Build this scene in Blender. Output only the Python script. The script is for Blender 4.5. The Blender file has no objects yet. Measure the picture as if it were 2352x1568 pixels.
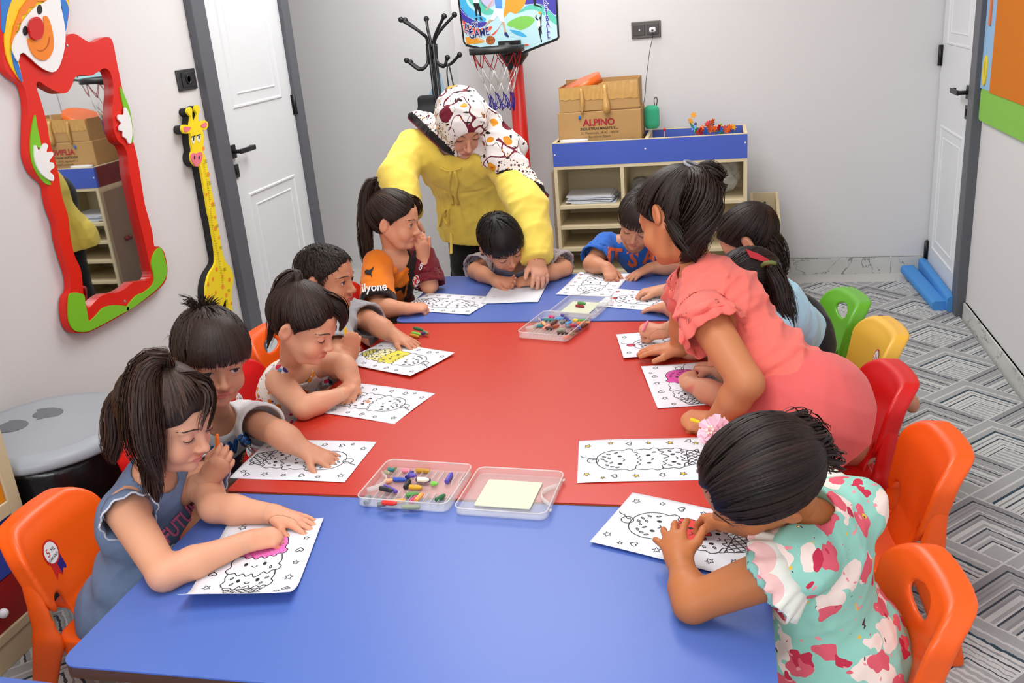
import bpy, bmesh, math, random
import numpy as np
from mathutils import Vector, Matrix
from mathutils.bvhtree import BVHTree
C = bpy.context.scene.collection
S = bpy.context.scene
rnd = random.Random(7)
nrs = np.random.RandomState(11)
# ------------------------------------------------------------------ camera, light, exposure
CAM_R = np.array([[0.97512397, 0.20666756, -0.08013583], [0.00361606, 0.34664578, 0.93798914], [0.22163068, -0.91494547, 0.33727529]])
CAM_F, CAM_H = 2116.8, 1.53
cd = bpy.data.cameras.new('camera'); cam = bpy.data.objects.new('camera', cd); C.objects.link(cam)
cd.sensor_width = 36.0; cd.lens = CAM_F / 2352 * 36.0; cd.clip_start = 0.02
M4 = Matrix.Identity(4)
for i in range(3):
    for j in range(3): M4[i][j] = CAM_R[j][i]
M4[2][3] = CAM_H
cam.matrix_world = M4
S.camera = cam
world = bpy.data.worlds.new('world'); S.world = world; world.use_nodes = True
world.node_tree.nodes['Background'].inputs[0].default_value = (0.8, 0.88, 1, 1)
world.node_tree.nodes['Background'].inputs[1].default_value = 0.25
def area(name, loc, size, power, target=None, col=(1, 1, 1), sy=None):
    d = bpy.data.lights.new(name, 'AREA'); o = bpy.data.objects.new(name, d); C.objects.link(o)
    d.shape = 'RECTANGLE'; d.size = size; d.size_y = sy or size; d.energy = power; d.color = col
    o.location = loc
    if target is not None:
        o.rotation_euler = (Vector(target) - Vector(loc)).to_track_quat('-Z', 'Y').to_euler()
    return o
area('ceiling_lamp_near', (-0.55, 1.2, 2.66), 1.3, 29, None, (1.0, 0.985, 0.96))
area('ceiling_lamp_far', (-0.85, 3.9, 2.66), 1.2, 40, None, (1.0, 0.985, 0.96))
area('corner_fill', (-1.75, 4.75, 2.66), 0.5, 9, None, (1.0, 0.985, 0.96))  # added fill light, no fitting of the room: brightens the back-left corner wall
area('window_daylight', (-0.4, -1.25, 1.75), 1.9, 46, (-0.5, 3.0, 0.7), (0.93, 0.97, 1.0), 1.3)
S.view_settings.view_transform = 'Standard'; S.view_settings.look = 'None'
S.view_settings.gamma = 1.0; S.view_settings.use_curve_mapping = False
S.view_settings.exposure = 0.12
S.cycles.max_bounces = 6; S.cycles.diffuse_bounces = 4; S.cycles.glossy_bounces = 3; S.cycles.transmission_bounces = 5
S.cycles.transparent_max_bounces = 8
S.cycles.caustics_reflective = False; S.cycles.caustics_refractive = False
# ------------------------------------------------------------------ measuring: rays through the lens onto real planes
def ray(px, py):
    return CAM_R.T @ np.array([(px - 1176) / CAM_F, -(py - 784) / CAM_F, -1.0])
ORIG = np.array([0, 0, CAM_H])
def PZ(px, py, z): d = ray(px, py); return ORIG + d * ((z - CAM_H) / d[2])
def PY(px, py, y): d = ray(px, py); return ORIG + d * (y / d[1])
def PX(px, py, x): d = ray(px, py); return ORIG + d * (x / d[0])
def PL(px, py, p, L, far=True):                 # point on the ray at distance L from p
    d = ray(px, py); d = d / np.linalg.norm(d); q = np.asarray(p, float) - ORIG
    t = q @ d; h2 = q @ q - t * t
    s = math.sqrt(max(0.0, L * L - h2))
    return ORIG + d * (t + s if far else t - s)
def proj(P):
    c = CAM_R @ (np.asarray(P, float) - ORIG); return np.array([1176 + CAM_F * c[0] / -c[2], 784 - CAM_F * c[1] / -c[2]])
# ------------------------------------------------------------------ materials
def lin(c):
    return tuple((x / 255 / 12.92) if x / 255 <= 0.04045 else ((x / 255 + 0.055) / 1.055) ** 2.4 for x in c[:3])
MATS = {}
class NT:
    def __init__(s, m): s.t = m.node_tree; s.n = s.t.nodes; s.l = s.t.links
    def node(s, typ, **kw):
        n = s.n.new(typ)
        for k, v in kw.items():
            if k.startswith('i_'):
                key = k[2:]
                key = int(key) if key.isdigit() else key.replace('_', ' ')
                if hasattr(v, 'links') or isinstance(v, bpy.types.NodeSocket): s.l.new(v, n.inputs[key])
                else: n.inputs[key].default_value = v
            else: setattr(n, k, v)
        return n
    def math(s, op, a, b=None, c=None, clamp=False):
        n = s.n.new('ShaderNodeMath'); n.operation = op; n.use_clamp = clamp
        for i, v in enumerate((a, b, c)):
            if v is None: continue
            if isinstance(v, bpy.types.NodeSocket): s.l.new(v, n.inputs[i])
            else: n.inputs[i].default_value = v
        return n.outputs[0]
    def mix(s, fac, a, b):
        n = s.n.new('ShaderNodeMix'); n.data_type = 'RGBA'
        for i, v in ((0, fac), (6, a), (7, b)):
            if isinstance(v, bpy.types.NodeSocket): s.l.new(v, n.inputs[i])
            else: n.inputs[i].default_value = v if i == 0 else (*v[:3], 1)
        return n.outputs[2]
    def ramp(s, fac, stops, interp='LINEAR'):
        n = s.n.new('ShaderNodeValToRGB'); n.color_ramp.interpolation = interp
        e = n.color_ramp.elements
        while len(e) < len(stops): e.new(0.5)
        for k, (p, c) in enumerate(stops):
            e[k].position = p; e[k].color = (*c[:3], 1) if len(c) > 2 else (c[0],) * 3 + (1,)
        s.l.new(fac, n.inputs[0]); return n.outputs[0]
    def coord(s, which='Object', scale=(1, 1, 1), rot=(0, 0, 0), loc=(0, 0, 0)):
        c = s.n.new('ShaderNodeTexCoord'); m = s.n.new('ShaderNodeMapping')
        s.l.new(c.outputs[which], m.inputs[0]); m.inputs[3].default_value = scale; m.inputs[2].default_value = rot; m.inputs[1].default_value = loc
        return m.outputs[0]
    def noise(s, vec, scale=5, detail=3, rough=0.5, dist=0.0):
        n = s.n.new('ShaderNodeTexNoise'); n.inputs['Scale'].default_value = scale; n.inputs['Detail'].default_value = detail
        n.inputs['Roughness'].default_value = rough; n.inputs['Distortion'].default_value = dist
        if vec is not None: s.l.new(vec, n.inputs[0])
        return n.outputs[0]
    def voro(s, vec, scale=5, feature='F1', rand=1.0):
        n = s.n.new('ShaderNodeTexVoronoi'); n.feature = feature; n.inputs['Scale'].default_value = scale
        n.inputs['Randomness'].default_value = rand
        if vec is not None: s.l.new(vec, n.inputs[0])
        return n
    def bump(s, height, strength=0.3, dist=0.01):
        n = s.n.new('ShaderNodeBump'); n.inputs['Strength'].default_value = strength; n.inputs['Distance'].default_value = dist
        s.l.new(height, n.inputs['Height']); return n.outputs[0]
def mat(name, col=(128, 128, 128), rough=0.5, spec=0.5, metal=0.0, bump=None, var=0.0, vscale=20, trans=0.0, alpha=1.0, coat=0.0, sheen=0.0, attr=None, emit=None, ior=None, sss=0.0):
    """a principled material with optional fine grain (bump=(scale,strength)) and mottling (var)"""
    if name in MATS: return MATS[name]
    m = bpy.data.materials.new(name); m.use_nodes = True; t = NT(m)
    b = t.n['Principled BSDF']
    b.inputs['Base Color'].default_value = (*lin(col), 1); b.inputs['Roughness'].default_value = rough
    b.inputs['Specular IOR Level'].default_value = spec; b.inputs['Metallic'].default_value = metal
    b.inputs['Transmission Weight'].default_value = trans; b.inputs['Alpha'].default_value = alpha
    b.inputs['Coat Weight'].default_value = coat; b.inputs['Sheen Weight'].default_value = sheen
    if ior: b.inputs['IOR'].default_value = ior
    if sss:
        b.inputs['Subsurface Weight'].default_value = sss; b.inputs['Subsurface Radius'].default_value = (1.0, 0.35, 0.2); b.inputs['Subsurface Scale'].default_value = 0.012
    src = None
    if attr:
        a = t.node('ShaderNodeAttribute', attribute_name=attr); src = a.outputs['Color']
    vec = t.coord('Object')
    if var:
        nz = t.noise(vec, vscale, 4, 0.6)
        f = t.math('MULTIPLY_ADD', nz, 2 * var, 1 - var)
        hs = t.node('ShaderNodeHueSaturation'); hs.inputs['Saturation'].default_value = 1
        t.l.new(f, hs.inputs['Value'])
        if src is not None: t.l.new(src, hs.inputs['Color'])
        else: hs.inputs['Color'].default_value = (*lin(col), 1)
        src = hs.outputs[0]
    if src is not None: t.l.new(src, b.inputs['Base Color'])
    if bump:
        nz = t.noise(vec, bump[0], 2, 0.5)
        t.l.new(t.bump(nz, bump[1], 0.002), b.inputs['Normal'])
    if emit:
        b.inputs['Emission Color'].default_value = (*lin(col), 1); b.inputs['Emission Strength'].default_value = emit
    MATS[name] = m
    return m
# ------------------------------------------------------------------ mesh building
def mesh_np(name, v, quads=None, tris=None, smooth=True, cols=None, mi=None):
    me = bpy.data.meshes.new(name)
    v = np.asarray(v, np.float32)
    nq = 0 if quads is None else len(quads); nt = 0 if tris is None else len(tris)
    me.vertices.add(len(v)); me.vertices.foreach_set('co', v.ravel())
    loops = np.concatenate([np.asarray(a, np.int32).ravel() for a in (quads, tris) if a is not None and len(a)]) if nq + nt else np.zeros(0, np.int32)
    me.loops.add(len(loops)); me.loops.foreach_set('vertex_index', loops)
    me.polygons.add(nq + nt)
    st = np.concatenate([np.arange(nq) * 4, nq * 4 + np.arange(nt) * 3]).astype(np.int32)
    me.polygons.foreach_set('loop_start', st)
    me.polygons.foreach_set('use_smooth', np.full(nq + nt, smooth))
    if mi is not None: me.polygons.foreach_set('material_index', np.asarray(mi, np.int32))
    if cols is not None:
        a = me.attributes.new('Col', 'FLOAT_COLOR', 'POINT')
        c4 = np.ones((len(v), 4), np.float32); c4[:, :3] = cols
        a.data.foreach_set('color', c4.ravel())
    me.update(calc_edges=True); me.validate()
    return me
class MB:
    """collects shapes into one mesh"""
    def __init__(s): s.v = []; s.f = []; s.m = []; s.sm = []
    def add(s, v, f, mi=0, smooth=False):
        o = len(s.v); s.v += [tuple(map(float, p)) for p in v]
        for q in f: s.f.append([o + i for i in q]); s.m.append(mi); s.sm.append(smooth)
        return s
    def box(s, c, d, rot=None, mi=0):
        c = np.array(c, float); h = np.array(d, float) / 2
        p = np.array([(x, y, z) for x in (-1, 1) for y in (-1, 1) for z in (-1, 1)], float) * h
        if rot is not None: p = p @ np.array(rot).T
        return s.add(p + c, [(0, 1, 3, 2), (4, 6, 7, 5), (0, 4, 5, 1), (2, 3, 7, 6), (0, 2, 6, 4), (1, 5, 7, 3)], mi)
    def bx(s, a, b, mi=0):
        a = np.array(a, float); b = np.array(b, float); return s.box((a + b) / 2, np.abs(b - a), None, mi)
    def prism(s, poly, o, u, v, n, t, mi=0, mside=None, smooth=False):   # poly (x,y) in the frame u,v at o, extruded t along n
        o, u, v, n = (np.array(q, float) for q in (o, u, v, n)); k = len(poly)
        a = [o + u * x + v * y for x, y in poly]; b = [p + n * t for p in a]
        up = np.dot(np.cross(u, v), n) > 0
        area2 = sum(poly[i][0] * poly[(i + 1) % k][1] - poly[(i + 1) % k][0] * poly[i][1] for i in range(k))
        ccw = (area2 > 0) == up
        F = [list(range(k, 2 * k)), list(range(k))[::-1]]
        if not ccw: F = [f[::-1] for f in F]
        s.add(a + b, F, mi)
        sd = [(i, (i + 1) % k, k + (i + 1) % k, k + i) for i in range(k)]
        if not ccw: sd = [f[::-1] for f in sd]
        return s.add(a + b, sd, mi if mside is None else mside, smooth)
    def tube(s, pts, r, n=8, mi=0, cap=True, smooth=True, flat=None):
        pts = np.array(pts, float); k = len(pts); r = np.atleast_1d(np.array(r, float)); r = np.interp(np.linspace(0, 1, k), np.linspace(0, 1, len(r)), r) if len(r) > 1 else np.full(k, r[0])
        t = np.gradient(pts, axis=0); t /= np.linalg.norm(t, axis=1)[:, None] + 1e-12
        up = np.array([0, 0, 1.0]) if abs(t[0][2]) < 0.9 else np.array([1.0, 0, 0])
        V = []; u = np.cross(t[0], up)
        for i in range(k):
            u = u - t[i] * (u @ t[i]); u /= np.linalg.norm(u) + 1e-12; w = np.cross(t[i], u)
            for j in range(n):
                a = 2 * math.pi * j / n; V.append(pts[i] + r[i] * (u * math.cos(a) + w * math.sin(a) * (flat or 1)))
        F = [(i * n + j, i * n + (j + 1) % n, (i + 1) * n + (j + 1) % n, (i + 1) * n + j) for i in range(k - 1) for j in range(n)]
        if cap: F += [tuple(range(n))[::-1], tuple((k - 1) * n + j for j in range(n))]
        return s.add(V, F, mi, smooth)
    def lathe(s, prof, c=(0, 0, 0), n=24, mi=0, ax=None, smooth=True):   # prof (r,z)
        V = []; k = len(prof)
        A = np.eye(3) if ax is None else np.array(Vector((0, 0, 1)).rotation_difference(Vector(ax)).to_matrix())
        for r, z in prof:
            for j in range(n): V.append(A @ np.array([r * math.cos(2 * math.pi * j / n), r * math.sin(2 * math.pi * j / n), z]) + np.array(c))
        F = [(i * n + j, i * n + (j + 1) % n, (i + 1) * n + (j + 1) % n, (i + 1) * n + j) for i in range(k - 1) for j in range(n)]
        F += [tuple(range(n))[::-1], tuple((k - 1) * n + j for j in range(n))]
        return s.add(V, F, mi, smooth)
    def ball(s, c, r, n=10, mi=0):
        r = np.broadcast_to(np.array(r, float), (3,)); k = max(4, n // 2)
        V = [np.array(c) + r * (math.sin(math.pi * i / k) * math.cos(2 * math.pi * j / n), math.sin(math.pi * i / k) * math.sin(2 * math.pi * j / n), -math.cos(math.pi * i / k)) for i in range(k + 1) for j in range(n)]
        F = [(i * n + j, i * n + (j + 1) % n, (i + 1) * n + (j + 1) % n, (i + 1) * n + j) for i in range(k) for j in range(n)]
        return s.add(V, F, mi, True)
    def mesh(s, name, org=(0, 0, 0)):
        me = bpy.data.meshes.new(name); o = np.array(org)
        me.from_pydata([tuple(np.array(p) - o) for p in s.v], [], s.f)
        me.polygons.foreach_set('material_index', s.m); me.polygons.foreach_set('use_smooth', s.sm)
        me.update(); return me
def tag(o, label=None, cat=None, group=None, kind=None):
    if label: o['label'] = label
    if cat: o['category'] = cat
    if group: o['group'] = group
    if kind: o['kind'] = kind
    return o
def put(name, me, mats, parent=None, label=None, bevel=0, loc=None, kind=None, seg=2):
    if isinstance(me, MB): me = me.mesh(name, ORG.get(parent.name, (0, 0, 0)) if parent else (0, 0, 0))
    o = bpy.data.objects.new(name, me); C.objects.link(o)
    for m in (mats if isinstance(mats, (list, tuple)) else [mats]):
        me.materials.append(m)
    if parent: o.parent = parent
    if parent is not None: ORG[o.name] = ORG.get(parent.name, (0, 0, 0))
    if loc is not None: o.location = loc
    if label: o['label'] = label
    if kind: o['kind'] = kind
    if bevel:
        b = o.modifiers.new('bevel', 'BEVEL'); b.width = bevel; b.segments = seg; b.limit_method = 'ANGLE'; b.angle_limit = 0.6; b.harden_normals = False
    return o
ORG = {}
def thing(name, label, cat, loc=(0, 0, 0), group=None, rz=0, world=True):
    """Empty at a thing's base; with world=True its parts may be built in room coordinates"""
    o = bpy.data.objects.new(name, None); C.objects.link(o); o.location = loc; o.rotation_euler = (0, 0, rz); o.empty_display_size = 0.05
    tag(o, label, cat, group)
    if world: ORG[o.name] = tuple(loc)
    return o
def copy_tree(o, parent=None):
    c = o.copy(); C.objects.link(c)
    if parent: c.parent = parent
    for ch in list(o.children): copy_tree(ch, c)
    return c
def smooth_path(pts, n=24):                    # Catmull-Rom
    p = np.array(pts, float); p = np.vstack([2 * p[0] - p[1], p, 2 * p[-1] - p[-2]]); out = []
    segs = len(p) - 3
    for k in range(n):
        t = k / (n - 1) * segs; i = min(int(t), segs - 1); t -= i
        a, b, c, d = p[i:i + 4]
        out.append(0.5 * (2 * b + (c - a) * t + (2 * a - 5 * b + 4 * c - d) * t * t + (3 * b - 3 * c + d - a) * t ** 3))
    return np.array(out)
def closed_path(pts, n=80):
    p = np.array(pts, float); k = len(p); out = []
    for j in range(n):
        t = j / n * k; i = int(t); t -= i
        a, b, c, d = p[(i - 1) % k], p[i % k], p[(i + 1) % k], p[(i + 2) % k]
        out.append(0.5 * (2 * b + (c - a) * t + (2 * a - 5 * b + 4 * c - d) * t * t + (3 * b - 3 * c + d - a) * t ** 3))
    return np.array(out)
def rrect(x0, y0, x1, y1, r, n=5):
    out = []
    for cx, cy, a0 in ((x1 - r, y0 + r, -90), (x1 - r, y1 - r, 0), (x0 + r, y1 - r, 90), (x0 + r, y0 + r, 180)):
        for k in range(n + 1):
            a = math.radians(a0 + 90 * k / n); out.append((cx + r * math.cos(a), cy + r * math.sin(a)))
    return out
def text_mesh(s, size=0.1, bold=0.0, depth=0.0, align='CENTER', shear=0.0, sub=0, spacing=1.0):
    """letters as flat polygons: (verts Nx2, faces)"""
    c = bpy.data.curves.new('t', 'FONT'); c.body = s; c.size = size; c.offset = bold; c.align_x = align; c.align_y = 'CENTER'; c.shear = shear; c.space_character = spacing
    c.resolution_u = 3
    o = bpy.data.objects.new('t', c); C.objects.link(o)
    dg = bpy.context.evaluated_depsgraph_get(); me = bpy.data.meshes.new_from_object(o.evaluated_get(dg))
    if sub:
        bm = bmesh.new(); bm.from_mesh(me); bmesh.ops.triangulate(bm, faces=bm.faces)
        for _ in range(sub):
            bmesh.ops.subdivide_edges(bm, edges=[e for e in bm.edges if e.calc_length() > size * 0.12], cuts=1); bmesh.ops.triangulate(bm, faces=bm.faces)
        bm.to_mesh(me); bm.free()
    v = [tuple(q.co[:2]) for q in me.vertices]; f = [tuple(p.vertices) for p in me.polygons]
    C.objects.unlink(o); bpy.data.objects.remove(o); bpy.data.curves.remove(c); bpy.data.meshes.remove(me)
    return v, f
def flat_print(mb, v2, f, o, u, v, n, off=0.0008, mi=0):
    o, u, v, n = (np.array(q, float) for q in (o, u, v, n))
    mb.add([o + u * x + v * y + n * off for x, y in v2], f, mi)
def strip(pts, w, closed=False):               # a flat ribbon along 2-D points: (verts, faces)
    p = np.array(pts, float)
    if closed: p = np.vstack([p, p[:1]])
    d = np.gradient(p, axis=0)
    if closed: d[0] = d[-1] = p[1] - p[-2]
    d /= np.linalg.norm(d, axis=1)[:, None] + 1e-12
    nn = np.stack([-d[:, 1], d[:, 0]], 1) * (w / 2)
    V = np.vstack([p + nn, p - nn]); k = len(p)
    return V, [(i, k + i, k + i + 1, i + 1) for i in range(k - 1)]
# ------------------------------------------------------------------ smooth solid shapes: signed distances on a grid, then a quad surface
def V3(*a): return np.array(a, float)
def unit(v): v = np.asarray(v, float); return v / (np.linalg.norm(v) + 1e-12)
def frame(fwd, up):
    """columns: right, forward, up"""
    f = unit(fwd); u = np.asarray(up, float); u = unit(u - f * (u @ f)); return np.stack([np.cross(f, u), f, u], 1)
class P_:
    pass
def cone(a, b, ra, rb, flat=None, ax=None, cut=None, cuta=None):
    """tapered limb; flat<1 squeezes it along ax; cut: flat end at b"""
    p = P_(); p.k = 'c'; p.a, p.b = np.asarray(a, float), np.asarray(b, float); p.ra, p.rb = ra, rb
    p.flat, p.ax, p.cut, p.cuta = flat, (None if ax is None else unit(ax)), cut, cuta
    r = max(ra, rb) * (1.02 if flat is None or flat <= 1 else flat)
    p.lo = np.minimum(p.a - r, p.b - r); p.hi = np.maximum(p.a + r, p.b + r); return p
def ell(c, r, R=None):
    p = P_(); p.k = 'e'; p.c = np.asarray(c, float); p.r = np.asarray(r, float) * np.ones(3); p.R = None if R is None else np.asarray(R, float)
    m = p.r.max() if R is not None else p.r
    p.lo = p.c - m; p.hi = p.c + m; return p
def rbox(c, h, r, R=None):
    p = P_(); p.k = 'b'; p.c = np.asarray(c, float); p.h = np.asarray(h, float); p.r = r; p.R = None if R is None else np.asarray(R, float)
    m = np.linalg.norm(p.h) if R is not None else p.h
    p.lo = p.c - m; p.hi = p.c + m; return p
def tor(c, R, r, ax):
    p = P_(); p.k = 't'; p.c = np.asarray(c, float); p.R_, p.r = R, r; p.ax = unit(ax); p.lo = p.c - R - r; p.hi = p.c + R + r; return p
def fn(f, lo, hi):
    p = P_(); p.k = 'f'; p.f = f; p.lo = np.asarray(lo, float); p.hi = np.asarray(hi, float); return p
def dist(p, X, Y, Z):
    if p.k == 'c':
        ab = p.b - p.a; L2 = ab @ ab + 1e-12
        dx, dy, dz = X - p.a[0], Y - p.a[1], Z - p.a[2]
        t0 = (dx * ab[0] + dy * ab[1] + dz * ab[2]) / L2; t = np.clip(t0, 0, 1)
        dx = dx - t * ab[0]; dy = dy - t * ab[1]; dz = dz - t * ab[2]
        q = dx * dx + dy * dy + dz * dz
        if p.flat is not None:
            e = dx * p.ax[0] + dy * p.ax[1] + dz * p.ax[2]; q = q + e * e * (1 / p.flat ** 2 - 1)
            d = np.sqrt(q) - (p.ra + t * (p.rb - p.ra)); d = d * (0.5 + 0.5 * min(1, p.flat))
        else: d = np.sqrt(q) - (p.ra + t * (p.rb - p.ra))
        if p.cut is not None: d = np.maximum(d, (t0 - 1) * math.sqrt(L2) - p.cut)
        if p.cuta is not None: d = np.maximum(d, -t0 * math.sqrt(L2) - p.cuta)
        return d
    if p.k == 'f': return p.f(X, Y, Z)
    dx, dy, dz = X - p.c[0], Y - p.c[1], Z - p.c[2]
    if p.k == 't':
        h = dx * p.ax[0] + dy * p.ax[1] + dz * p.ax[2]; q = np.sqrt(np.maximum(dx * dx + dy * dy + dz * dz - h * h, 0)) - p.R_
        return np.sqrt(q * q + h * h) - p.r
    if p.R is not None:
        R = p.R; dx, dy, dz = dx * R[0, 0] + dy * R[1, 0] + dz * R[2, 0], dx * R[0, 1] + dy * R[1, 1] + dz * R[2, 1], dx * R[0, 2] + dy * R[1, 2] + dz * R[2, 2]
    if p.k == 'e':
        a = (dx / p.r[0]) ** 2 + (dy / p.r[1]) ** 2 + (dz / p.r[2]) ** 2
        b = (dx / p.r[0] ** 2) ** 2 + (dy / p.r[1] ** 2) ** 2 + (dz / p.r[2] ** 2) ** 2
        k0 = np.sqrt(a); return k0 * (k0 - 1) / np.sqrt(b + 1e-9)
    qx, qy, qz = np.abs(dx) - p.h[0] + p.r, np.abs(dy) - p.h[1] + p.r, np.abs(dz) - p.h[2] + p.r
    return np.sqrt(np.maximum(qx, 0) ** 2 + np.maximum(qy, 0) ** 2 + np.maximum(qz, 0) ** 2) + np.minimum(np.maximum(np.maximum(qx, qy), qz), 0) - p.r
class Grid:
    def __init__(s, lo, hi, h):
        s.h = h; s.o = np.floor(np.asarray(lo) / h) * h - 2 * h; s.n = np.ceil((np.asarray(hi) - s.o) / h).astype(int) + 3
        s.D = np.full(tuple(s.n), 0.2, np.float32)
    def sub(s, lo, hi, m):
        i0 = np.clip(np.floor((lo - m - s.o) / s.h).astype(int), 0, s.n); i1 = np.clip(np.ceil((hi + m - s.o) / s.h).astype(int) + 1, 0, s.n)
        if np.any(i1 - i0 < 1): return None
        ax = [(s.o[k] + s.h * np.arange(i0[k], i1[k])).astype(np.float32) for k in range(3)]
        return (slice(i0[0], i1[0]), slice(i0[1], i1[1]), slice(i0[2], i1[2])), ax[0][:, None, None], ax[1][None, :, None], ax[2][None, None, :]
    def add(s, p, k=0.01, grow=0.0):
        q = s.sub(p.lo - grow, p.hi + grow, max(k, 2.5 * s.h))
        if q is None: return s
        sl, X, Y, Z = q; d = dist(p, X, Y, Z) - grow; D = s.D[sl]
        if k > 0:
            h = np.maximum(k - np.abs(D - d), 0) / k; s.D[sl] = np.minimum(D, d) - h * h * (k * 0.25)
        else: s.D[sl] = np.minimum(D, d)
        return s
    def cut(s, p, k=0.004, grow=0.0):
        q = s.sub(p.lo - grow, p.hi + grow, max(k, 2.5 * s.h))
        if q is None: return s
        sl, X, Y, Z = q; d = -(dist(p, X, Y, Z) - grow); D = s.D[sl]
        if k > 0:
            h = np.maximum(k - np.abs(D - d), 0) / k; s.D[sl] = np.maximum(D, d) + h * h * (k * 0.25)
        else: s.D[sl] = np.maximum(D, d)
        return s
    def half(s, o, n, k=0.003):                 # keep the side n points away from
        n = unit(n); X, Y, Z = [(s.o[i] + s.h * np.arange(s.n[i])).astype(np.float32) for i in range(3)]
        d = ((X - o[0]) * n[0])[:, None, None] + ((Y - o[1]) * n[1])[None, :, None] + ((Z - o[2]) * n[2])[None, None, :]
        s.D = np.maximum(s.D, d); return s
    def near(s, w):
        i = np.nonzero(np.abs(s.D) < w); return i, s.o[0] + s.h * i[0], s.o[1] + s.h * i[1], s.o[2] + s.h * i[2]
    def shell(s, t): s.D = np.maximum(s.D, -(s.D + t)); return s
    def surface(s):
        D = s.D; neg = D < 0
        c = [neg[i:neg.shape[0] - 1 + i, j:neg.shape[1] - 1 + j, k:neg.shape[2] - 1 + k] for i in (0, 1) for j in (0, 1) for k in (0, 1)]
        cnt = np.zeros(c[0].shape, np.uint8)
        for q in c: cnt += q
        ii, jj, kk = np.nonzero((cnt > 0) & (cnt < 8))
        N = len(ii)
        if N == 0: return np.zeros((0, 3)), np.zeros((0, 4), int)
        idx = np.full(cnt.shape, -1, np.int32); idx[ii, jj, kk] = np.arange(N)
        val = np.stack([D[ii + i, jj + j, kk + k] for i in (0, 1) for j in (0, 1) for k in (0, 1)], 1)
        off = np.array([(i, j, k) for i in (0, 1) for j in (0, 1) for k in (0, 1)], np.float32)
        acc = np.zeros((N, 3), np.float32); w = np.zeros(N, np.float32)
        for a in range(8):
            for b in range(a + 1, 8):
                if np.abs(off[a] - off[b]).sum() != 1: continue
                m = (val[:, a] < 0) != (val[:, b] < 0)
                t = val[m, a] / (val[m, a] - val[m, b]); acc[m] += off[a] + (off[b] - off[a]) * t[:, None]; w[m] += 1
        V = s.o + s.h * (np.stack([ii, jj, kk], 1) + acc / w[:, None])
        Q = []
        for ax in range(3):
            n0 = [slice(1, -1)] * 3; n0[ax] = slice(0, -1); n1 = [slice(1, -1)] * 3; n1[ax] = slice(1, None)
            A, B = neg[tuple(n0)], neg[tuple(n1)]
            e = np.nonzero(A != B)
            if len(e[0]) == 0: continue
            p = [q.copy() for q in e]; u, v = [q for q in range(3) if q != ax]
            p[u] = p[u] + 1; p[v] = p[v] + 1
            def cell(du, dv):
                q = list(p); q[u] = p[u] - du; q[v] = p[v] - dv; return idx[q[0], q[1], q[2]]
            quad = np.stack([cell(1, 1), cell(0, 1), cell(0, 0), cell(1, 0)], 1)
            flip = ~A[e] if ax != 1 else A[e]
            quad[flip] = quad[flip][:, ::-1]; Q.append(quad)
        Q = np.concatenate(Q); Q = Q[(Q >= 0).all(1)]
        return V, Q
def bounds(prims, m=0.02):
    return np.min([p.lo for p in prims], 0) - m, np.max([p.hi for p in prims], 0) + m
def solid(prims, h, k=0.01, cuts=(), shell=0, grow=0.0, halves=()):
    lo, hi = bounds(prims); g = Grid(lo - grow, hi + grow, h)
    for p in prims: g.add(p, getattr(p, 'sk', k), grow)
    for p in cuts: g.cut(p, getattr(p, 'sk', 0.003))
    for o, n in halves: g.half(o, n)
    return g
def relax(V, Q, it=1, lam=0.5):
    n = len(V); e = np.concatenate([Q[:, [0, 1]], Q[:, [1, 2]], Q[:, [2, 3]], Q[:, [3, 0]]]); e = np.concatenate([e, e[:, ::-1]])
    for _ in range(it):
        s = np.stack([np.bincount(e[:, 0], V[e[:, 1], k], n) for k in range(3)], 1); c = np.bincount(e[:, 0], minlength=n)[:, None]
        V = V + lam * (s / np.maximum(c, 1) - V)
    return V
def sdf_part(name, g, m, parent=None, label=None, rel=1, cols=None, kind=None):
    V, Q = g.surface(); V = relax(V, Q, rel)
    org = np.array(ORG.get(parent.name, (0, 0, 0))) if parent else np.zeros(3)
    me = mesh_np(name, V - org, Q, cols=None if cols is None else cols(V))
    return put(name, me, m, parent, label, kind=kind)
# ------------------------------------------------------------------ the room shell
XL, XR, YB, ZC, YF = -2.2, 1.112, 5.23, 2.75, -1.6
M_wall = mat('wall_paint', (222, 221, 222), 0.7, 0.25, bump=(220, 0.10))
M_ceil = mat('ceiling_paint', (236, 236, 236), 0.8)
def struct(name, mb, m, bevel=0, parent=None):
    o = put(name, mb, m, parent, bevel=bevel)
    if parent is None: o['kind'] = 'structure'
    return o
M_tile = mat('floor_tile', (206, 204, 200), 0.25, 0.5, var=0.05, vscale=3)
struct('floor', MB().bx((-3.2, YF, -0.06), (XR + 0.1, 6.1, 0)), M_tile)
struct('ceiling', MB().bx((-3.2, YF, ZC), (XR + 0.1, 6.1, ZC + 0.05)), M_ceil)
struct('wall_back', MB().bx((-1.45, YB, 0), (XR + 0.1, YB + 0.9, ZC)), M_wall)
p0, p1 = np.array([-1.43, 5.375, 0]), np.array([-3.1, 5.92, 0])
dd = (p1 - p0) / np.linalg.norm(p1 - p0)
struct('wall_corner', MB().prism([(0, 0), (np.linalg.norm(p1 - p0) + .1, 0), (np.linalg.norm(p1 - p0) + .1, ZC), (0, ZC)], p0, dd, (0, 0, 1), np.cross(dd, (0, 0, 1)), -0.1), M_wall)
struct('wall_right', MB().bx((XR, YF, 0), (XR + 0.1, YB + 0.1, ZC)), M_wall)
struct('wall_left', MB().bx((XL - 0.1, YF, 0), (XL, 4.66, ZC)).bx((-3.2, 4.62, 0), (XL, 4.66, ZC)).bx((-3.2, 4.6, 0), (-3.1, 6.1, ZC)), M_wall)
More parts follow.
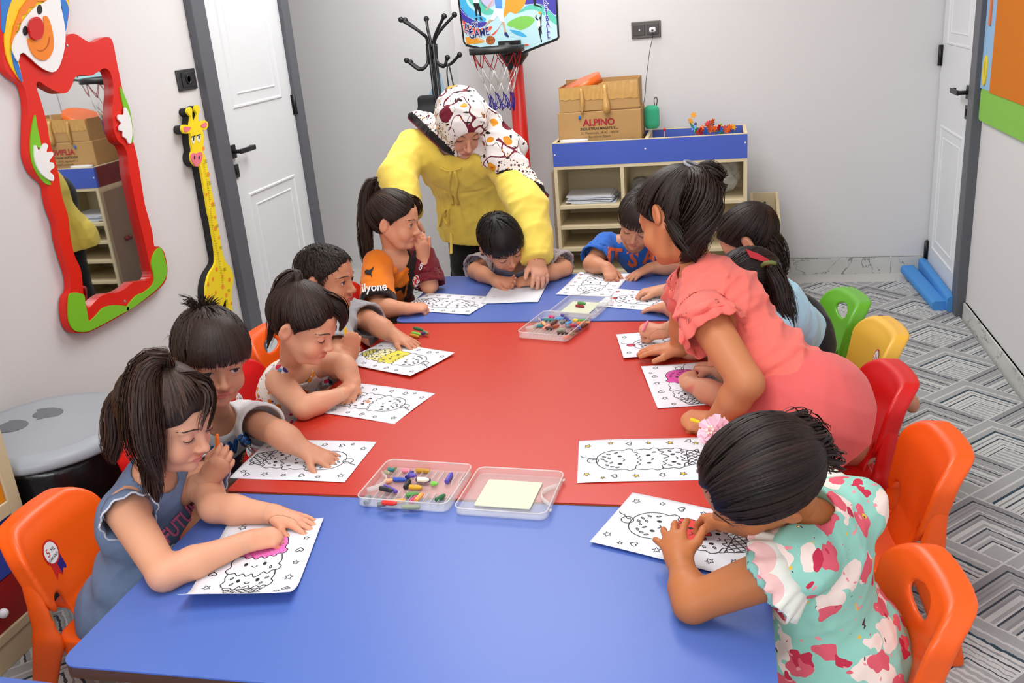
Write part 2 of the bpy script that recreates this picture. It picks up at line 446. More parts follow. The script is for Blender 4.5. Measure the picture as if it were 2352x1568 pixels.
# the wall behind the camera, with the opening that lets the daylight in
struct('wall_front', MB().bx((-3.2, YF - 0.1, 0), (XR + 0.1, YF, 0.9)).bx((-3.2, YF - 0.1, 2.4), (XR + 0.1, YF, ZC)).bx((-3.2, YF - 0.1, 0.9), (-1.6, YF, 2.4)).bx((0.8, YF - 0.1, 0.9), (XR + 0.1, YF, 2.4)), M_wall)
wf = MB()
for a, b in (((-1.6, 0.9), (0.8, 0.96)), ((-1.6, 2.34), (0.8, 2.4)), ((-1.6, 0.9), (-1.54, 2.4)), ((0.74, 0.9), (0.8, 2.4)), ((-0.43, 0.9), (-0.37, 2.4))):
    wf.bx((a[0], YF - 0.08, a[1]), (b[0], YF - 0.02, b[1]))
struct('window_1', wf, mat('window_frame_white', (235, 235, 235), 0.4))
# marble skirting, tile by tile
def marble(name, col, vein, sc=2.6):
    if name in MATS: return MATS[name]
    m = mat(name, col, 0.22, 0.5); t = NT(m); b = t.n['Principled BSDF']
    vec = t.coord('Object'); n1 = t.noise(vec, sc, 5, 0.6, 1.5)
    v1 = t.math('ABSOLUTE', t.math('SUBTRACT', n1, 0.5)); f = t.math('LESS_THAN', v1, 0.005)
    n2 = t.noise(vec, sc * 0.6, 4, 0.6); f2 = t.ramp(n2, [(0.35, (0,)), (0.7, (1,))])
    c = t.mix(t.math('MULTIPLY', f2, 0.35), lin(col), lin(vein)); c = t.mix(t.math('MULTIPLY', f, 0.7), c, lin([q * .7 for q in vein]))
    t.l.new(c, b.inputs['Base Color']); return m
M_mar = marble('white_marble', (214, 215, 211), (150, 152, 150))
M_dmar = marble('dark_red_marble', (118, 84, 84), (176, 150, 146), 14)
def skirting(name, a, b, n, hgt, m, tl=0.59, th=0.014):
    a, b, n = np.array(a, float), np.array(b, float), np.array(n, float); L = np.linalg.norm(b - a); d = (b - a) / L
    root = put(name, MB().prism([(0, 0), (L, 0), (L, hgt), (0, hgt)], a, d, (0, 0, 1), n, th * 0.5), M_mar if m is M_mar else M_dmar); root['kind'] = 'structure'
    x = 0
    while x < L - 0.01:
        e = min(L, x + tl)
        put('tile', MB().prism([(x + .001, 0), (e - .001, 0), (e - .001, hgt), (x + .001, hgt)], a, d, (0, 0, 1), n, th), m, root, bevel=0.0015)
        x = e
skirting('baseboard_back', (-1.45, YB, 0), (1.07, YB, 0), (0, -1, 0), 0.092, M_mar)
skirting('baseboard_right', (XR, 4.42, 0), (XR, -1.5, 0), (-1, 0, 0), 0.085, M_mar)
skirting('baseboard_corner', p0, p1, (dd[1], -dd[0], 0) if dd[1] < 0 else (-dd[1], dd[0], 0) if False else (np.cross(dd, (0, 0, 1)) * (1 if np.cross(dd, (0, 0, 1))[1] < 0 else -1)), 0.095, M_dmar)
skirting('baseboard_left', (XL, -1.5, 0), (XL, 3.75, 0), (1, 0, 0), 0.085, M_mar)
# carpet: nested chevron diamonds
def carpet_mat():
    m = mat('carpet_weave', (160, 160, 160), 0.95, 0.1); t = NT(m); b = t.n['Principled BSDF']
    P = 0.3715  # cell size
    c = t.node('ShaderNodeTexCoord'); nz = t.node('ShaderNodeTexNoise', i_Scale=60.0, i_Detail=1.0); t.l.new(c.outputs['Object'], nz.inputs[0])
    sep = t.node('ShaderNodeSeparateXYZ'); t.l.new(c.outputs['Object'], sep.inputs[0])
    wob = t.math('MULTIPLY_ADD', nz.outputs[0], 0.008, -0.004)
    X = t.math('ADD', t.math('SUBTRACT', sep.outputs[0], 0.932), wob); Y = t.math('ADD', t.math('SUBTRACT', sep.outputs[1], 4.036), wob)
    s_ = t.math('DIVIDE', t.math('SUBTRACT', t.math('MULTIPLY', Y, -1), X), P); t_ = t.math('DIVIDE', t.math('SUBTRACT', X, Y), P)
    fs, ft = t.math('FRACT', s_), t.math('FRACT', t_)
    par = t.math('GREATER_THAN', t.math('ABSOLUTE', t.math('FRACT', t.math('MULTIPLY', t.math('SUBTRACT', t.math('FLOOR', s_), t.math('FLOOR', t_)), 0.5))), 0.25)
    d = t.math('MINIMUM', fs, ft)
    L, G, g2, D, B = lin((206, 208, 207)), lin((170, 171, 172)), lin((152, 151, 154)), lin((72, 78, 88)), lin((60, 78, 90))
    def stops(seq):
        out = []; 
        for p, q in seq: out.append((p, q))
        return out
    ra = t.ramp(d, stops([(0, L), (0.02, G), (0.155, L), (0.185, G), (0.265, B), (0.30, L), (0.345, g2), (0.37, L), (0.415, D), (0.44, L), (0.485, g2), (0.5, L), (0.54, g2), (0.555, L), (0.6, D), (0.615, L)]), 'CONSTANT')
    rb = t.ramp(d, stops([(0, L), (0.02, g2), (0.10, D), (0.125, G), (0.15, g2), (0.165, G), (0.20, g2), (0.22, G), (0.255, L), (0.275, g2), (0.29, G), (0.32, D), (0.34, G), (0.37, g2), (0.40, L), (0.46, G), (0.50, L), (0.52, D), (0.545, G), (0.60, g2), (0.63, L), (0.66, G), (0.7, D), (0.72, L), (0.76, G)]), 'CONSTANT')
    stp = t.math('GREATER_THAN', t.math('FRACT', t.math('MULTIPLY', fs, 13.0)), 0.42)
    inn = t.mix(stp, L, G)
    ca = t.mix(t.math('GREATER_THAN', d, 0.63), ra, inn)
    col = t.mix(par, ca, rb)
    n2 = t.noise(c.outputs['Object'], 320, 2, 0.6); n3 = t.noise(c.outputs['Object'], 1.6, 3, 0.5)
    hs = t.node('ShaderNodeHueSaturation'); t.l.new(col, hs.inputs['Color'])
    t.l.new(t.math('ADD', t.math('MULTIPLY_ADD', n2, 0.28, 0.74), t.math('MULTIPLY', n3, 0.16)), hs.inputs['Value'])
    t.l.new(hs.outputs[0], b.inputs['Base Color'])
    bw = t.node('ShaderNodeRGBToBW'); t.l.new(col, bw.inputs[0])
    t.l.new(t.bump(t.math('ADD', bw.outputs[0], t.math('MULTIPLY', n2, 0.5)), 0.55, 0.004), b.inputs['Normal'])
    return m
ru = put('carpet', MB().bx((-2.12, -1.3, 0.0), (1.09, 5.02, 0.012)), carpet_mat())
tag(ru, 'grey carpet woven with nested chevron diamonds covering the floor', 'carpet')
# ------------------------------------------------------------------ doors
M_door = mat('door_white', (226, 229, 233), 0.35, 0.4)
M_jamb = mat('door_frame_grey', (92, 94, 101), 0.45, 0.4)
M_black = mat('black_metal', (24, 24, 26), 0.4, 0.5)
M_dark = mat('black_plastic', (38, 38, 40), 0.45, 0.4)
def moulding(mb, u0, z0, u1, z1, o, u, n, w=0.016, t=0.006):
    o, u, n = np.array(o, float), np.array(u, float), np.array(n, float); V = []
    for d, h in ((0, 0), (w * .3, t), (w * .7, t), (w, 0)):
        V += [o + u * a + np.array([0, 0, b]) + n * h for a, b in ((u0 + d, z0 + d), (u1 - d, z0 + d), (u1 - d, z1 - d), (u0 + d, z1 - d))]
    F = [(4 * k + i, 4 * k + (i + 1) % 4, 4 * k + 4 + (i + 1) % 4, 4 * k + 4 + i) for k in range(3) for i in range(4)]
    if np.cross(u, (0, 0, 1.0)) @ n < 0: F = [f[::-1] for f in F]
    mb.add(V, F)
def door(name, xf, y0, y1, sgn, jamb, hy, hz, lz, top=2.05, hinge_y=None, hinges=(), lever=1):
    """leaf on plane x=xf between y0 and y1, facing sgn*x"""
    leaf = put(name, MB().bx((xf - 0.03 * sgn, y0, 0.008), (xf, y1, top)), M_door, bevel=0.002); leaf['kind'] = 'structure'
    n = (sgn, 0, 0); w = y1 - y0; mb = MB()
    for z0, z1 in ((0.16, lz - 0.12), (hz + 0.18, top - 0.14)):
        moulding(mb, y0 + w * 0.16, z0, y1 - w * 0.16, z1, (xf, 0, 0), (0, 1, 0), n)
        moulding(mb, y0 + w * 0.24, z0 + w * .08, y1 - w * 0.24, z1 - w * .08, (xf, 0, 0), (0, 1, 0), n, 0.010, 0.004)
    put('moulding', mb, M_door, leaf)
    for a, b in jamb:
        put('door_frame', MB().bx((xf - 0.06 * sgn, a, 0), (xf + 0.022 * sgn, b, top + 0.05)), M_jamb, leaf, bevel=0.003)
    put('door_frame', MB().bx((xf - 0.06 * sgn, min(q for p in jamb for q in p), top), (xf + 0.022 * sgn, max(q for p in jamb for q in p), top + 0.07)), M_jamb, leaf, bevel=0.003)
    h = put('handle_plate', MB().bx((xf, hy - 0.026, hz - 0.03), (xf + 0.012 * sgn, hy + 0.026, hz + 0.03)), M_black, leaf, bevel=0.002)
    put('lever', MB().tube([(xf + .01 * sgn, hy, hz), (xf + .05 * sgn, hy, hz)], 0.010, 10).box((xf + .052 * sgn, hy + lever * 0.055, hz), (0.012, 0.13, 0.022)).box((xf + .044 * sgn, hy + lever * 0.125, hz), (0.026, 0.02, 0.022)), M_black, h, bevel=0.003)
    k = put('lock_plate', MB().bx((xf, hy - 0.026, lz - 0.03), (xf + 0.010 * sgn, hy + 0.026, lz + 0.03)), M_black, leaf, bevel=0.002)
    put('keyhole', MB().box((xf + 0.011 * sgn, hy, lz), (0.004, 0.008, 0.03)), M_dark, k)
    for hz_ in hinges:
        put('hinge', MB().tube([(xf + 0.008 * sgn, hinge_y, hz_ - 0.05), (xf + 0.008 * sgn, hinge_y, hz_ + 0.05)], 0.011, 10).bx((xf, hinge_y - .02, hz_ - .05), (xf + .004 * sgn, hinge_y + .02, hz_ + .05)), M_black, leaf)
    return leaf
xd = XL + 0.015
ya, yb_ = PX(427, 0, xd)[1], PX(458, 0, xd)[1]; yc, yd = PX(636, 0, xd)[1], PX(655, 0, xd)[1]
hp = PX(530, 349, xd); lp = PX(538, 394, xd); hg = PX(672, 240, xd)
door('door_1', xd, yb_, yc, 1, [(ya, yb_), (yc, yc + 0.085)], hp[1] + .005, hp[2], lp[2], hinge_y=yc, hinges=(hg[2], 0.22, 1.85))
xd2 = XR - 0.02
yr0, yr1 = PX(2255, 0, xd2)[1], PX(2157, 0, xd2)[1]
yj = PX(2268, 0, xd2)[1]
hp2 = PX(2228, 212, xd2); lp2 = PX(2224, 258, xd2)
door('door_2', xd2, yr0, YB - 0.012, -1, [(yj - .005, yr0)], hp2[1], hp2[2], lp2[2], hinge_y=YB - 0.02, hinges=(PX(2144, 121, xd2)[2], PX(2118, 557, xd2)[2]))
# blue foam draught strips on the floor by the right-hand door
M_foam = mat('blue_foam', (78, 150, 222), 0.7, 0.3, bump=(90, 0.25))
def foam(label, a, b, w, h_):
    a, b = np.array(a, float), np.array(b, float); L = np.linalg.norm(b - a); d = (b - a) / L; n = np.cross((0, 0, 1.0), d)
    o = put('foam_strip', MB().prism(rrect(-w / 2, 0, w / 2, h_, min(w, h_) * .35), a, n, (0, 0, 1), d, L, smooth=True), M_foam); tag(o, label, 'foam strip')
foam('loose blue foam strip lying on the carpet near the white door', PZ(2085, 616, 0.04) * [1, 1, 0] + [0, 0, .0125], PZ(2160, 700, 0.04) * [1, 1, 0] + [0, 0, .0125], 0.075, 0.045)
foam('blue foam draught strip along the foot of the white door', (XR - 0.045, YB - 0.03, 0.0125), (XR - 0.045, 4.50, 0.0125), 0.04, 0.075)
# ------------------------------------------------------------------ tables
TZ = 0.53
M_blue = mat('blue_laminate', (80, 108, 184), 0.38, 0.45, bump=(700, 0.05))
M_red = mat('red_laminate', (192, 48, 32), 0.38, 0.45, bump=(700, 0.05))
M_edge = mat('brown_table_edge', (84, 54, 36), 0.5, 0.4)
M_edge2 = mat('tan_table_edge', (152, 92, 50), 0.5, 0.4)
M_leg = mat('table_leg_grey', (150, 152, 156), 0.4, 0.5, 0.6)
def table(label, x0, y0, x1, y1, m, me, r=0.035, dz=0.0, rz=0.0):
    cx, cy = (x0 + x1) / 2, (y0 + y1) / 2; w, d = (x1 - x0) / 2, (y1 - y0) / 2; z = TZ + dz
    t = thing('table', label, 'table', (cx, cy, 0), 'classroom tables pushed together', rz, world=False)
    put('tabletop', MB().prism(rrect(-w, -d, w, d, r), (0, 0, z - 0.003), (1, 0, 0), (0, 1, 0), (0, 0, 1), 0.003), m, t)
    put('table_edge', MB().prism(rrect(-w, -d, w, d, r), (0, 0, z - 0.025), (1, 0, 0), (0, 1, 0), (0, 0, 1), 0.0219, smooth=True), me, t)
    put('apron', MB().bx((-w + .08, -d + .06, z - .075), (w - .08, -d + .08, z - .025)).bx((-w + .08, d - .08, z - .075), (w - .08, d - .06, z - .025)), M_leg, t)
    for sx in (-1, 1):
        for sy in (-1, 1):
            put('leg', MB().tube([(sx * (w - .08), sy * (d - .07), z - .026), (sx * (w - .07), sy * (d - .06), 0.013)], [0.018, 0.016], 12), M_leg, t)
    return t
table('blue-topped table nearest the camera with dark brown edge', -1.125, 1.103, 0.083, 1.702, M_blue, M_edge)
table('red-topped table next to the near blue table', -1.125, 1.7055, 0.080, 2.2985, M_red, M_edge2, 0.008, 0.004)
table('red-topped table bordering the far blue table', -1.125, 2.3015, 0.080, 2.901, M_red, M_edge2, 0.008, -0.001)
table('blue-topped table at the far end of the row', -1.125, 2.905, 0.080, 3.475, M_blue, M_edge, 0.04, 0.003)
q = PZ(0, 1541, TZ - .03); table('blue table corner below the brown table edge at the bottom left', q[0] - 0.52, q[1] - 0.615, q[0] + 0.45, q[1] - 0.012, M_blue, M_edge, 0.035, -0.03, -0.03)
# ------------------------------------------------------------------ plastic nursery chairs
def plastic(n, c): return mat('plastic_' + n, c, 0.36, 0.5, bump=(40, 0.04))
PLA = dict(orange=plastic('orange', (246, 92, 14)), red=plastic('red', (216, 18, 18)), yellow=plastic('yellow', (240, 186, 66)), green=plastic('green', (98, 176, 42)))
M_white = mat('white_print', (238, 238, 240), 0.5); M_redp = mat('red_print', (205, 34, 38), 0.5); M_navyp = mat('navy_print', (40, 30, 120), 0.5); M_blackp = mat('black_print', (22, 22, 26), 0.6)
def back_f(X, Z): return -0.155 - (Z - 0.29) * 0.24 - np.maximum(Z - 0.50, 0) ** 2 * 4 + 1.1 * X * X
SC = np.array([.87, .90, .88])
def chair_meshes(hole):
    def outl(X, Z, sh=0.0):
        hw = 0.168 - 0.02 * np.clip((0.50 - Z) / 0.2, 0, 1); qx = np.abs(X) - hw + 0.075; qz = np.abs(Z - 0.448) - 0.128 + 0.075
        return np.sqrt(np.maximum(qx, 0) ** 2 + np.maximum(qz, 0) ** 2) + np.minimum(np.maximum(qx, qz), 0) - 0.075
    def smx(a, b, k=.014): h = np.maximum(k - np.abs(a - b), 0) / k; return np.maximum(a, b) + h * h * k / 4
    def slab(X, Y, Z): return smx(np.abs(Y - back_f(X, Z)) - 0.0065, outl(X, Z) - .001)
    def rim(X, Y, Z):
        f = back_f(X, Z); o = np.abs(outl(X, Z) + 0.006) - 0.0075
        return smx(o, np.maximum(Y - f - 0.0065, f - 0.052 - Y) + 0 * Z)
    g = Grid((-0.2, -0.36, 0.26), (0.2, -0.02, 0.6), 0.0042)
    lo, hi = (-0.19, -0.34, 0.28), (0.19, -0.05, 0.585)
    g.add(fn(slab, lo, hi), 0.0); g.add(fn(rim, lo, hi), 0.012)
    g.add(cone((0, -0.165, 0.34), (0, -0.135, 0.285), 0.088, 0.105, 0.10, (0, 1, 0.25)), 0.012)   # neck down to the seat
    if hole:
        g.cut(fn(lambda X, Y, Z: np.sqrt((X / 0.058) ** 2 + ((Z - 0.515) / 0.024) ** 2) * 0.024 - 0.024 + 0 * Y, (-.08, -.36, .47), (.08, -.05, .56)), 0.006)
    for s_ in (-1, 1):
        g.cut(ell((s_ * 0.112, -0.17, 0.335), (0.026, 0.2, 0.05)), 0.01)
    def quick(name, gg):
        V, Q = gg.surface(); return mesh_np(name, relax(V, Q, 5) * SC, Q)
    back = quick('backrest', g)
    def seatf(X, Y, Z):
        qx = np.abs(X) - 0.172 + 0.06; qy = np.abs(Y + 0.0) - 0.165 + 0.06
        o = np.sqrt(np.maximum(qx, 0) ** 2 + np.maximum(qy, 0) ** 2) + np.minimum(np.maximum(qx, qy), 0) - 0.06
        top = 0.285 - 0.014 * np.exp(-(X * X + (Y + .02) ** 2) / 0.012) - np.maximum(Y - 0.10, 0) ** 2 * 4
        sl = np.maximum(o, np.abs(Z - top + 0.005) - 0.005); rm = np.maximum(np.abs(o + 0.005) - 0.005, np.maximum(Z - top, top - 0.062 - Z))
        return np.minimum(sl, rm)
    gs = Grid((-0.19, -0.19, 0.19), (0.19, 0.19, 0.31), 0.005); gs.add(fn(seatf, (-.18, -.18, .20), (.18, .18, .295)), 0)
    seat = quick('seat', gs)
    legs = []
    for sx in (-1, 1):
        for sy in (-1, 1):
            gl = Grid((-0.27, -0.36, -0.01), (0.27, 0.3, 0.46), 0.006)
            if sy < 0:
                gl.add(cone((sx * 0.156, -0.190, 0.45), (sx * 0.168, -0.172, 0.27), 0.026, 0.040, 0.3, (1, 0, 0)), 0.01); gl.add(cone((sx * 0.168, -0.175, 0.275), (sx * 0.19, -0.250, 0.012), 0.044, 0.026, 0.42, (1, 0, 0)), 0.01)
            else: gl.add(cone((sx * 0.150, 0.105, 0.262), (sx * 0.19, 0.18, 0.012), 0.050, 0.024, 0.4, (1, 0, 0)), 0.01)
            gl.half((0, 0, 0.0), (0, 0, -1)); legs.append(quick('leg', gl))
    return seat, back, legs
CHM = {}
CH = {h: chair_meshes(h) for h in (True, False)}
def chair(label, x, y, rz, colour, hole=False, sticker=True, side=1, tilt=0):
    t = thing('nursery_chair', label, 'chair', (x, y, 0.012), 'plastic chairs around the table', rz, world=False)
    m = PLA[colour]; se, ba, le = CH[hole]
    def cp(n, me):
        if (me.name, colour) not in CHM: CHM[me.name, colour] = me.copy(); CHM[me.name, colour].materials.append(m)
        o = bpy.data.objects.new(n, CHM[me.name, colour]); C.objects.link(o); o.parent = t; return o
    cp('seat', se); b = cp('backrest', ba)
    for l in le: cp('leg', l)
    if sticker:
        mb = MB(); cx, cz = side * 0.055, 0.475
        def P2(x, z, o): return tuple(np.array([cx + x, float(back_f(np.float64(cx + x), np.float64(cz + z))) + 0.0066 + o, cz + z]) * SC)
        def disc(r, o, mi, rx=1.0):
            k = 20; mb.add([P2(0, 0, o)] + [P2(r * rx * math.cos(-a), r * math.sin(-a), o) for a in np.linspace(0, 2 * math.pi, k, endpoint=False)], [(0, 1 + (i + 1) % k, 1 + i) for i in range(k)][::-1], mi)
        for sx, mi in ((0.010, 1), (-0.016, 2)):
            mb.add([P2(sx - .012, -.02, .0004), P2(sx + .012, -.02, .0004), P2(sx + .016, -.068, .0004), P2(sx, -.056, .0004), P2(sx - .014, -.068, .0004)], [(0, 4, 3, 2, 1)], mi)
        disc(0.034, 0.0010, 1); disc(0.0285, 0.0016, 0)
        for s, sz, dx, dz, mi in (('5', 0.030, -.012, .004, 1), ('YIL', 0.015, .011, .004, 3), ('GARANTi', 0.011, 0, -.014, 3)):
            v, f = TXT(s, sz); mb.add([P2(-(dx + a), dz + b2, 0.0022) for a, b2 in v], [q for q in f], mi)
        put('sticker', mb, [M_white, M_redp, M_navyp, M_blackp], b, 'round white warranty sticker with ribbons')
    return t
_tx = {}
def TXT(s, size, bold=0.0, shear=0.0, sub=0, align='CENTER', spacing=1.0):
    k = (s, size, bold, shear, sub, align, spacing)
    if k not in _tx: _tx[k] = text_mesh(s, size, bold, shear=shear, sub=sub, align=align, spacing=spacing)
    return _tx[k]
R90 = math.pi / 2
chair('orange chair with a white warranty sticker under the girl in denim', -1.36, 1.63, -R90 + .05, 'orange', side=1)
chair('plain red chair under the boy in the white printed shirt', -1.40, 2.10, -R90, 'red', sticker=False)
chair('red chair with sticker behind the toddler in the floral sundress', -1.335, 2.505, -R90 + .05, 'red', side=1)
chair('orange chair with grip hole behind the boy in the grey shirt', -1.40, 2.86, -R90, 'orange', hole=True, sticker=False)
chair('red chair with sticker under the girl in the orange jersey', -1.32, 3.42, -R90 + .1, 'red', side=-1)
chair('green chair with oval grip hole in its backrest', 0.225, 3.15, R90 + 0.2, 'green', hole=True, sticker=False)
chair('yellow chair with sticker between green and red chairs', 0.29, 2.84, R90 + 0.15, 'yellow', side=-1)
chair('red chair beside the girl in coral', 0.25, 2.47, R90 + 0.12, 'red', sticker=False)
chair('empty orange chair between the red chair and the nearest one', 0.29, 2.065, R90 + 0.08, 'orange', sticker=False)
chair('orange chair with grip hole behind the girl in mint', 0.165, 1.505, R90 + 0.1, 'orange', hole=True, sticker=False)
# ------------------------------------------------------------------ clown mirror on the left wall
def wp(pts, k, x, ox=0, oy=0): return [tuple(PX(ox + a / k, oy + b / k, x)[1:]) for a, b in pts]
U, Wz, NX = (0, 1, 0), (0, 0, 1), (1, 0, 0)
def plate(name, pts, x0, t, m, parent, k=2.01, ox=0, oy=0, n=90, mside=None, closed=True, hole=None, label=None, bevel=0.0, flat=False):
    xs = x0 + t
    a = wp(pts, k, xs, ox, oy); a = [tuple(p) for p in closed_path(a, n)] if closed else a
    mb = MB()
    ms = [m] if mside is None else [m, mside]
    if hole is None: mb.prism(a, (x0, 0, 0), U, Wz, NX, t, 0, None if mside is None else 1, smooth=closed)
    else:
        b = [tuple(p) for p in closed_path(wp(hole, k, xs, ox, oy), n)]
        bm = bmesh.new(); vs = []
        for loop in (a, b):
            vv = [bm.verts.new((xs, p[0], p[1])) for p in loop]; vs.append(vv)
        ed = [bm.edges.new((vv[i], vv[(i + 1) % n])) for vv in vs for i in range(n)]
        bmesh.ops.triangle_fill(bm, edges=ed, use_beauty=True)
        bm.verts.index_update()
        co = [v.co[:] for v in bm.verts]; fc = [[v.index for v in f.verts] for f in bm.faces]
        fx = []
        for f in fc:
            p = [np.array(co[i]) for i in f]; fx.append(f if np.cross(p[1] - p[0], p[2] - p[0])[0] > 0 else f[::-1])
        mb.add(co, fx, 0); bm.free()
        for loop, s_ in ((a, 1), (b, -1)):
            ar = sum(loop[i][0] * loop[(i + 1) % n][1] - loop[(i + 1) % n][0] * loop[i][1] for i in range(n))
            V = [(xs, *p) for p in loop] + [(x0, *p) for p in loop]
            F = [(i, n + i, n + (i + 1) % n, (i + 1) % n) for i in range(n)]
            if (ar > 0) != (s_ > 0): F = [f[::-1] for f in F]
            mb.add(V, F, 0 if mside is None else 1, True)
    return put(name, mb, ms, parent, label, bevel=bevel)
M_mred = mat('mirror_red_lacquer', (222, 30, 16), 0.3, 0.5); M_mgreen = mat('mirror_green', (122, 196, 40), 0.35); M_mwhite = mat('mirror_white', (240, 240, 240), 0.4)
M_mblue = mat('mirror_blue', (40, 120, 205), 0.4); M_myel = mat('mirror_yellow', (246, 204, 30), 0.4); M_mor = mat('mirror_orange', (238, 132, 32), 0.4)
mir = thing('clown_mirror', 'red clown-shaped wall mirror with green shoes and white gloves', 'mirror', (XL, 2.4, 1.0))
outer = [(8, 20), (8, 120), (15, 230), (20, 300), (48, 350), (104, 388), (122, 440), (130, 500), (128, 580), (125, 680), (135, 745), (165, 805), (214, 850), (223, 900), (240, 970), (263, 1030), (275, 1110), (300, 1200), (322, 1270), (326, 1338), (306, 1370), (303, 1440), (315, 1500), (340, 1533), (380, 1537), (430, 1525), (560, 1455), (640, 1405), (720, 1345), (760, 1305), (773, 1260), (770, 1210), (756, 1160), (735, 1138), (712, 1135), (705, 1080), (690, 1020), (668, 940), (655, 860), (640, 760), (625, 690), (612, 640), (610, 580), (590, 500), (567, 420), (555, 360), (540, 290), (526, 215), (512, 177), (480, 172), (440, 192), (415, 195), (385, 180), (355, 160), (330, 156), (303, 168), (302, 140), (318, 70), (318, 0), (300, -70), (230, -130), (100, -140), (30, -80)]
inner = [(180, 375), (205, 392), (240, 412), (280, 430), (310, 426), (330, 398), (345, 360), (375, 345), (420, 349), (455, 330), (482, 315), (505, 328), (520, 370), (525, 430), (519, 500), (524, 590), (545, 650), (572, 672), (590, 720), (595, 780), (610, 860), (640, 1000), (665, 1100), (690, 1220), (697, 1268), (680, 1293), (620, 1300), (580, 1330), (540, 1350), (490, 1356), (450, 1380), (412, 1420), (398, 1405), (386, 1370), (375, 1250), (345, 1180), (325, 1090), (315, 1000), (285, 900), (270, 800), (250, 720), (230, 650), (215, 560), (190, 470), (167, 395)]
plate('frame', outer, XL + 0.006, 0.026, M_mred, mir, hole=inner, n=150)
big = [(160, 340), (540, 290), (720, 1290), (400, 1450), (300, 1200)]
put('mirror_glass', MB().prism(wp(big, 2.01, XL + 0.012), (XL + 0.002, 0, 0), U, Wz, NX, 0.010), mat('mirror_silver', (225, 228, 228), 0.02, 0.5, 1.0), mir)
xo = XL + 0.032
plate('hat', [(104, 378), (75, 345), (45, 295), (27, 235), (22, 160), (30, 80), (55, 0), (80, -60), (180, -80), (290, -60), (317, 10), (316, 50), (300, 15), (230, 10), (190, 30), (130, 70), (85, 150), (62, 215), (80, 260), (100, 350)], xo, 0.004, M_myel, mir)
plate('hat_patch', [(10, 130), (8, 60), (6, 0), (5, -60), (55, -90), (90, -70), (60, -10), (40, 40), (28, 100), (22, 150)], xo, 0.004, M_mblue, mir)
plate('hat_patch', [(104, 378), (85, 350), (66, 300), (56, 235), (75, 265), (95, 330)], xo + .0042, 0.003, M_mblue, mir)
plate('hat_patch', [(268, -30), (290, -20), (316, 30), (314, 80), (302, 145), (290, 90), (285, 60), (288, 40)], xo + .0042, 0.003, M_mblue, mir)
plate('hair', [(58, 215), (75, 170), (70, 150), (85, 140), (78, 110), (100, 105), (100, 70), (125, 62), (135, 35), (160, 30), (175, 5), (230, 8), (200, -30), (140, -20), (95, 40), (65, 120), (52, 190)], xo + .0042, 0.004, M_mor, mir, closed=False)
plate('face', [(58, 218), (70, 172), (92, 140), (104, 104), (136, 62), (168, 30), (210, 8), (268, -30), (284, 40), (302, 140), (298, 225), (275, 305), (248, 332), (215, 325), (180, 303), (150, 276), (115, 246), (100, 246), (92, 255), (84, 284), (66, 250)], xo + .0083, 0.004, M_mwhite, mir)
plate('mouth', [(130, 180), (150, 182), (180, 186), (200, 160), (205, 110), (204, 75), (222, 80), (240, 130), (248, 190), (243, 240), (215, 276), (175, 270), (145, 235)], xo + .0125, 0.004, M_mor, mir)
plate('smile_line', [(170, 228), (185, 233), (205, 225), (220, 205), (228, 170), (232, 172), (225, 208), (208, 230), (186, 238)], xo + .0167, 0.0008, mat('smile_brown', (190, 90, 20), .5), mir, n=40)
plate('nose', [(170 + 33 * math.cos(a), 131 + 54 * math.sin(a)) for a in np.linspace(0, 6.28, 12, endpoint=False)], xo + .0167, 0.008, mat('clown_nose_red', (205, 20, 18), .3), mir, n=40)
for ex, ey in ((118, 142), (184, 44)):
    plate('eye', [(ex + 11 * math.cos(a), ey + 22 * math.sin(a)) for a in np.linspace(0, 6.28, 10, endpoint=False)], xo + .0125, 0.002, M_blackp, mir, n=24)
for pts in ([(163, 530), (172, 580), (185, 640), (195, 700), (180, 680), (165, 690), (165, 740), (190, 800), (225, 830), (236, 852), (210, 845), (170, 795), (148, 740), (141, 660), (150, 580)], [(556, 400), (575, 440), (598, 500), (611, 575), (616, 640), (606, 660), (606, 600), (595, 530), (575, 500), (562, 450)]):
    plate('sleeve', pts, xo, 0.004, M_mgreen, mir)
plate('glove', [(160, 680), (168, 672), (182, 695), (205, 662), (222, 672), (216, 700), (240, 700), (246, 716), (228, 745), (246, 752), (251, 772), (232, 790), (248, 810), (247, 834), (225, 828), (190, 798), (165, 745)], xo + .0042, 0.005, M_mwhite, mir)
plate('glove', [(574, 498), (588, 505), (604, 550), (612, 610), (606, 655), (596, 662), (585, 640), (570, 630), (568, 606), (550, 600), (553, 580), (562, 568), (546, 550), (548, 530), (572, 528)], xo + .0042, 0.005, M_mwhite, mir)
plate('shoe', [(330, 1352), (385, 1358), (395, 1400), (405, 1450), (412, 1482), (440, 1462), (480, 1420), (530, 1408), (590, 1415), (592, 1432), (560, 1450), (430, 1520), (380, 1532), (340, 1520), (318, 1470), (318, 1390)], xo, 0.005, M_mgreen, mir)
plate('shoe', [(592, 1432), (590, 1414), (630, 1365), (670, 1345), (708, 1310), (712, 1270), (700, 1215), (715, 1165), (740, 1142), (757, 1175), (772, 1250), (755, 1300), (720, 1338), (640, 1402)], xo, 0.005, M_mgreen, mir)
for sx, sy in ((311, 211), (577, 1391)):
    put('screw', MB().lathe([(0.006, 0), (0.004, 0.002)], PX(sx / 2.01, sy / 2.01, xo), 12, ax=(1, 0, 0)), mat('screw_steel', (190, 190, 190), .3, .5, .8), mir)
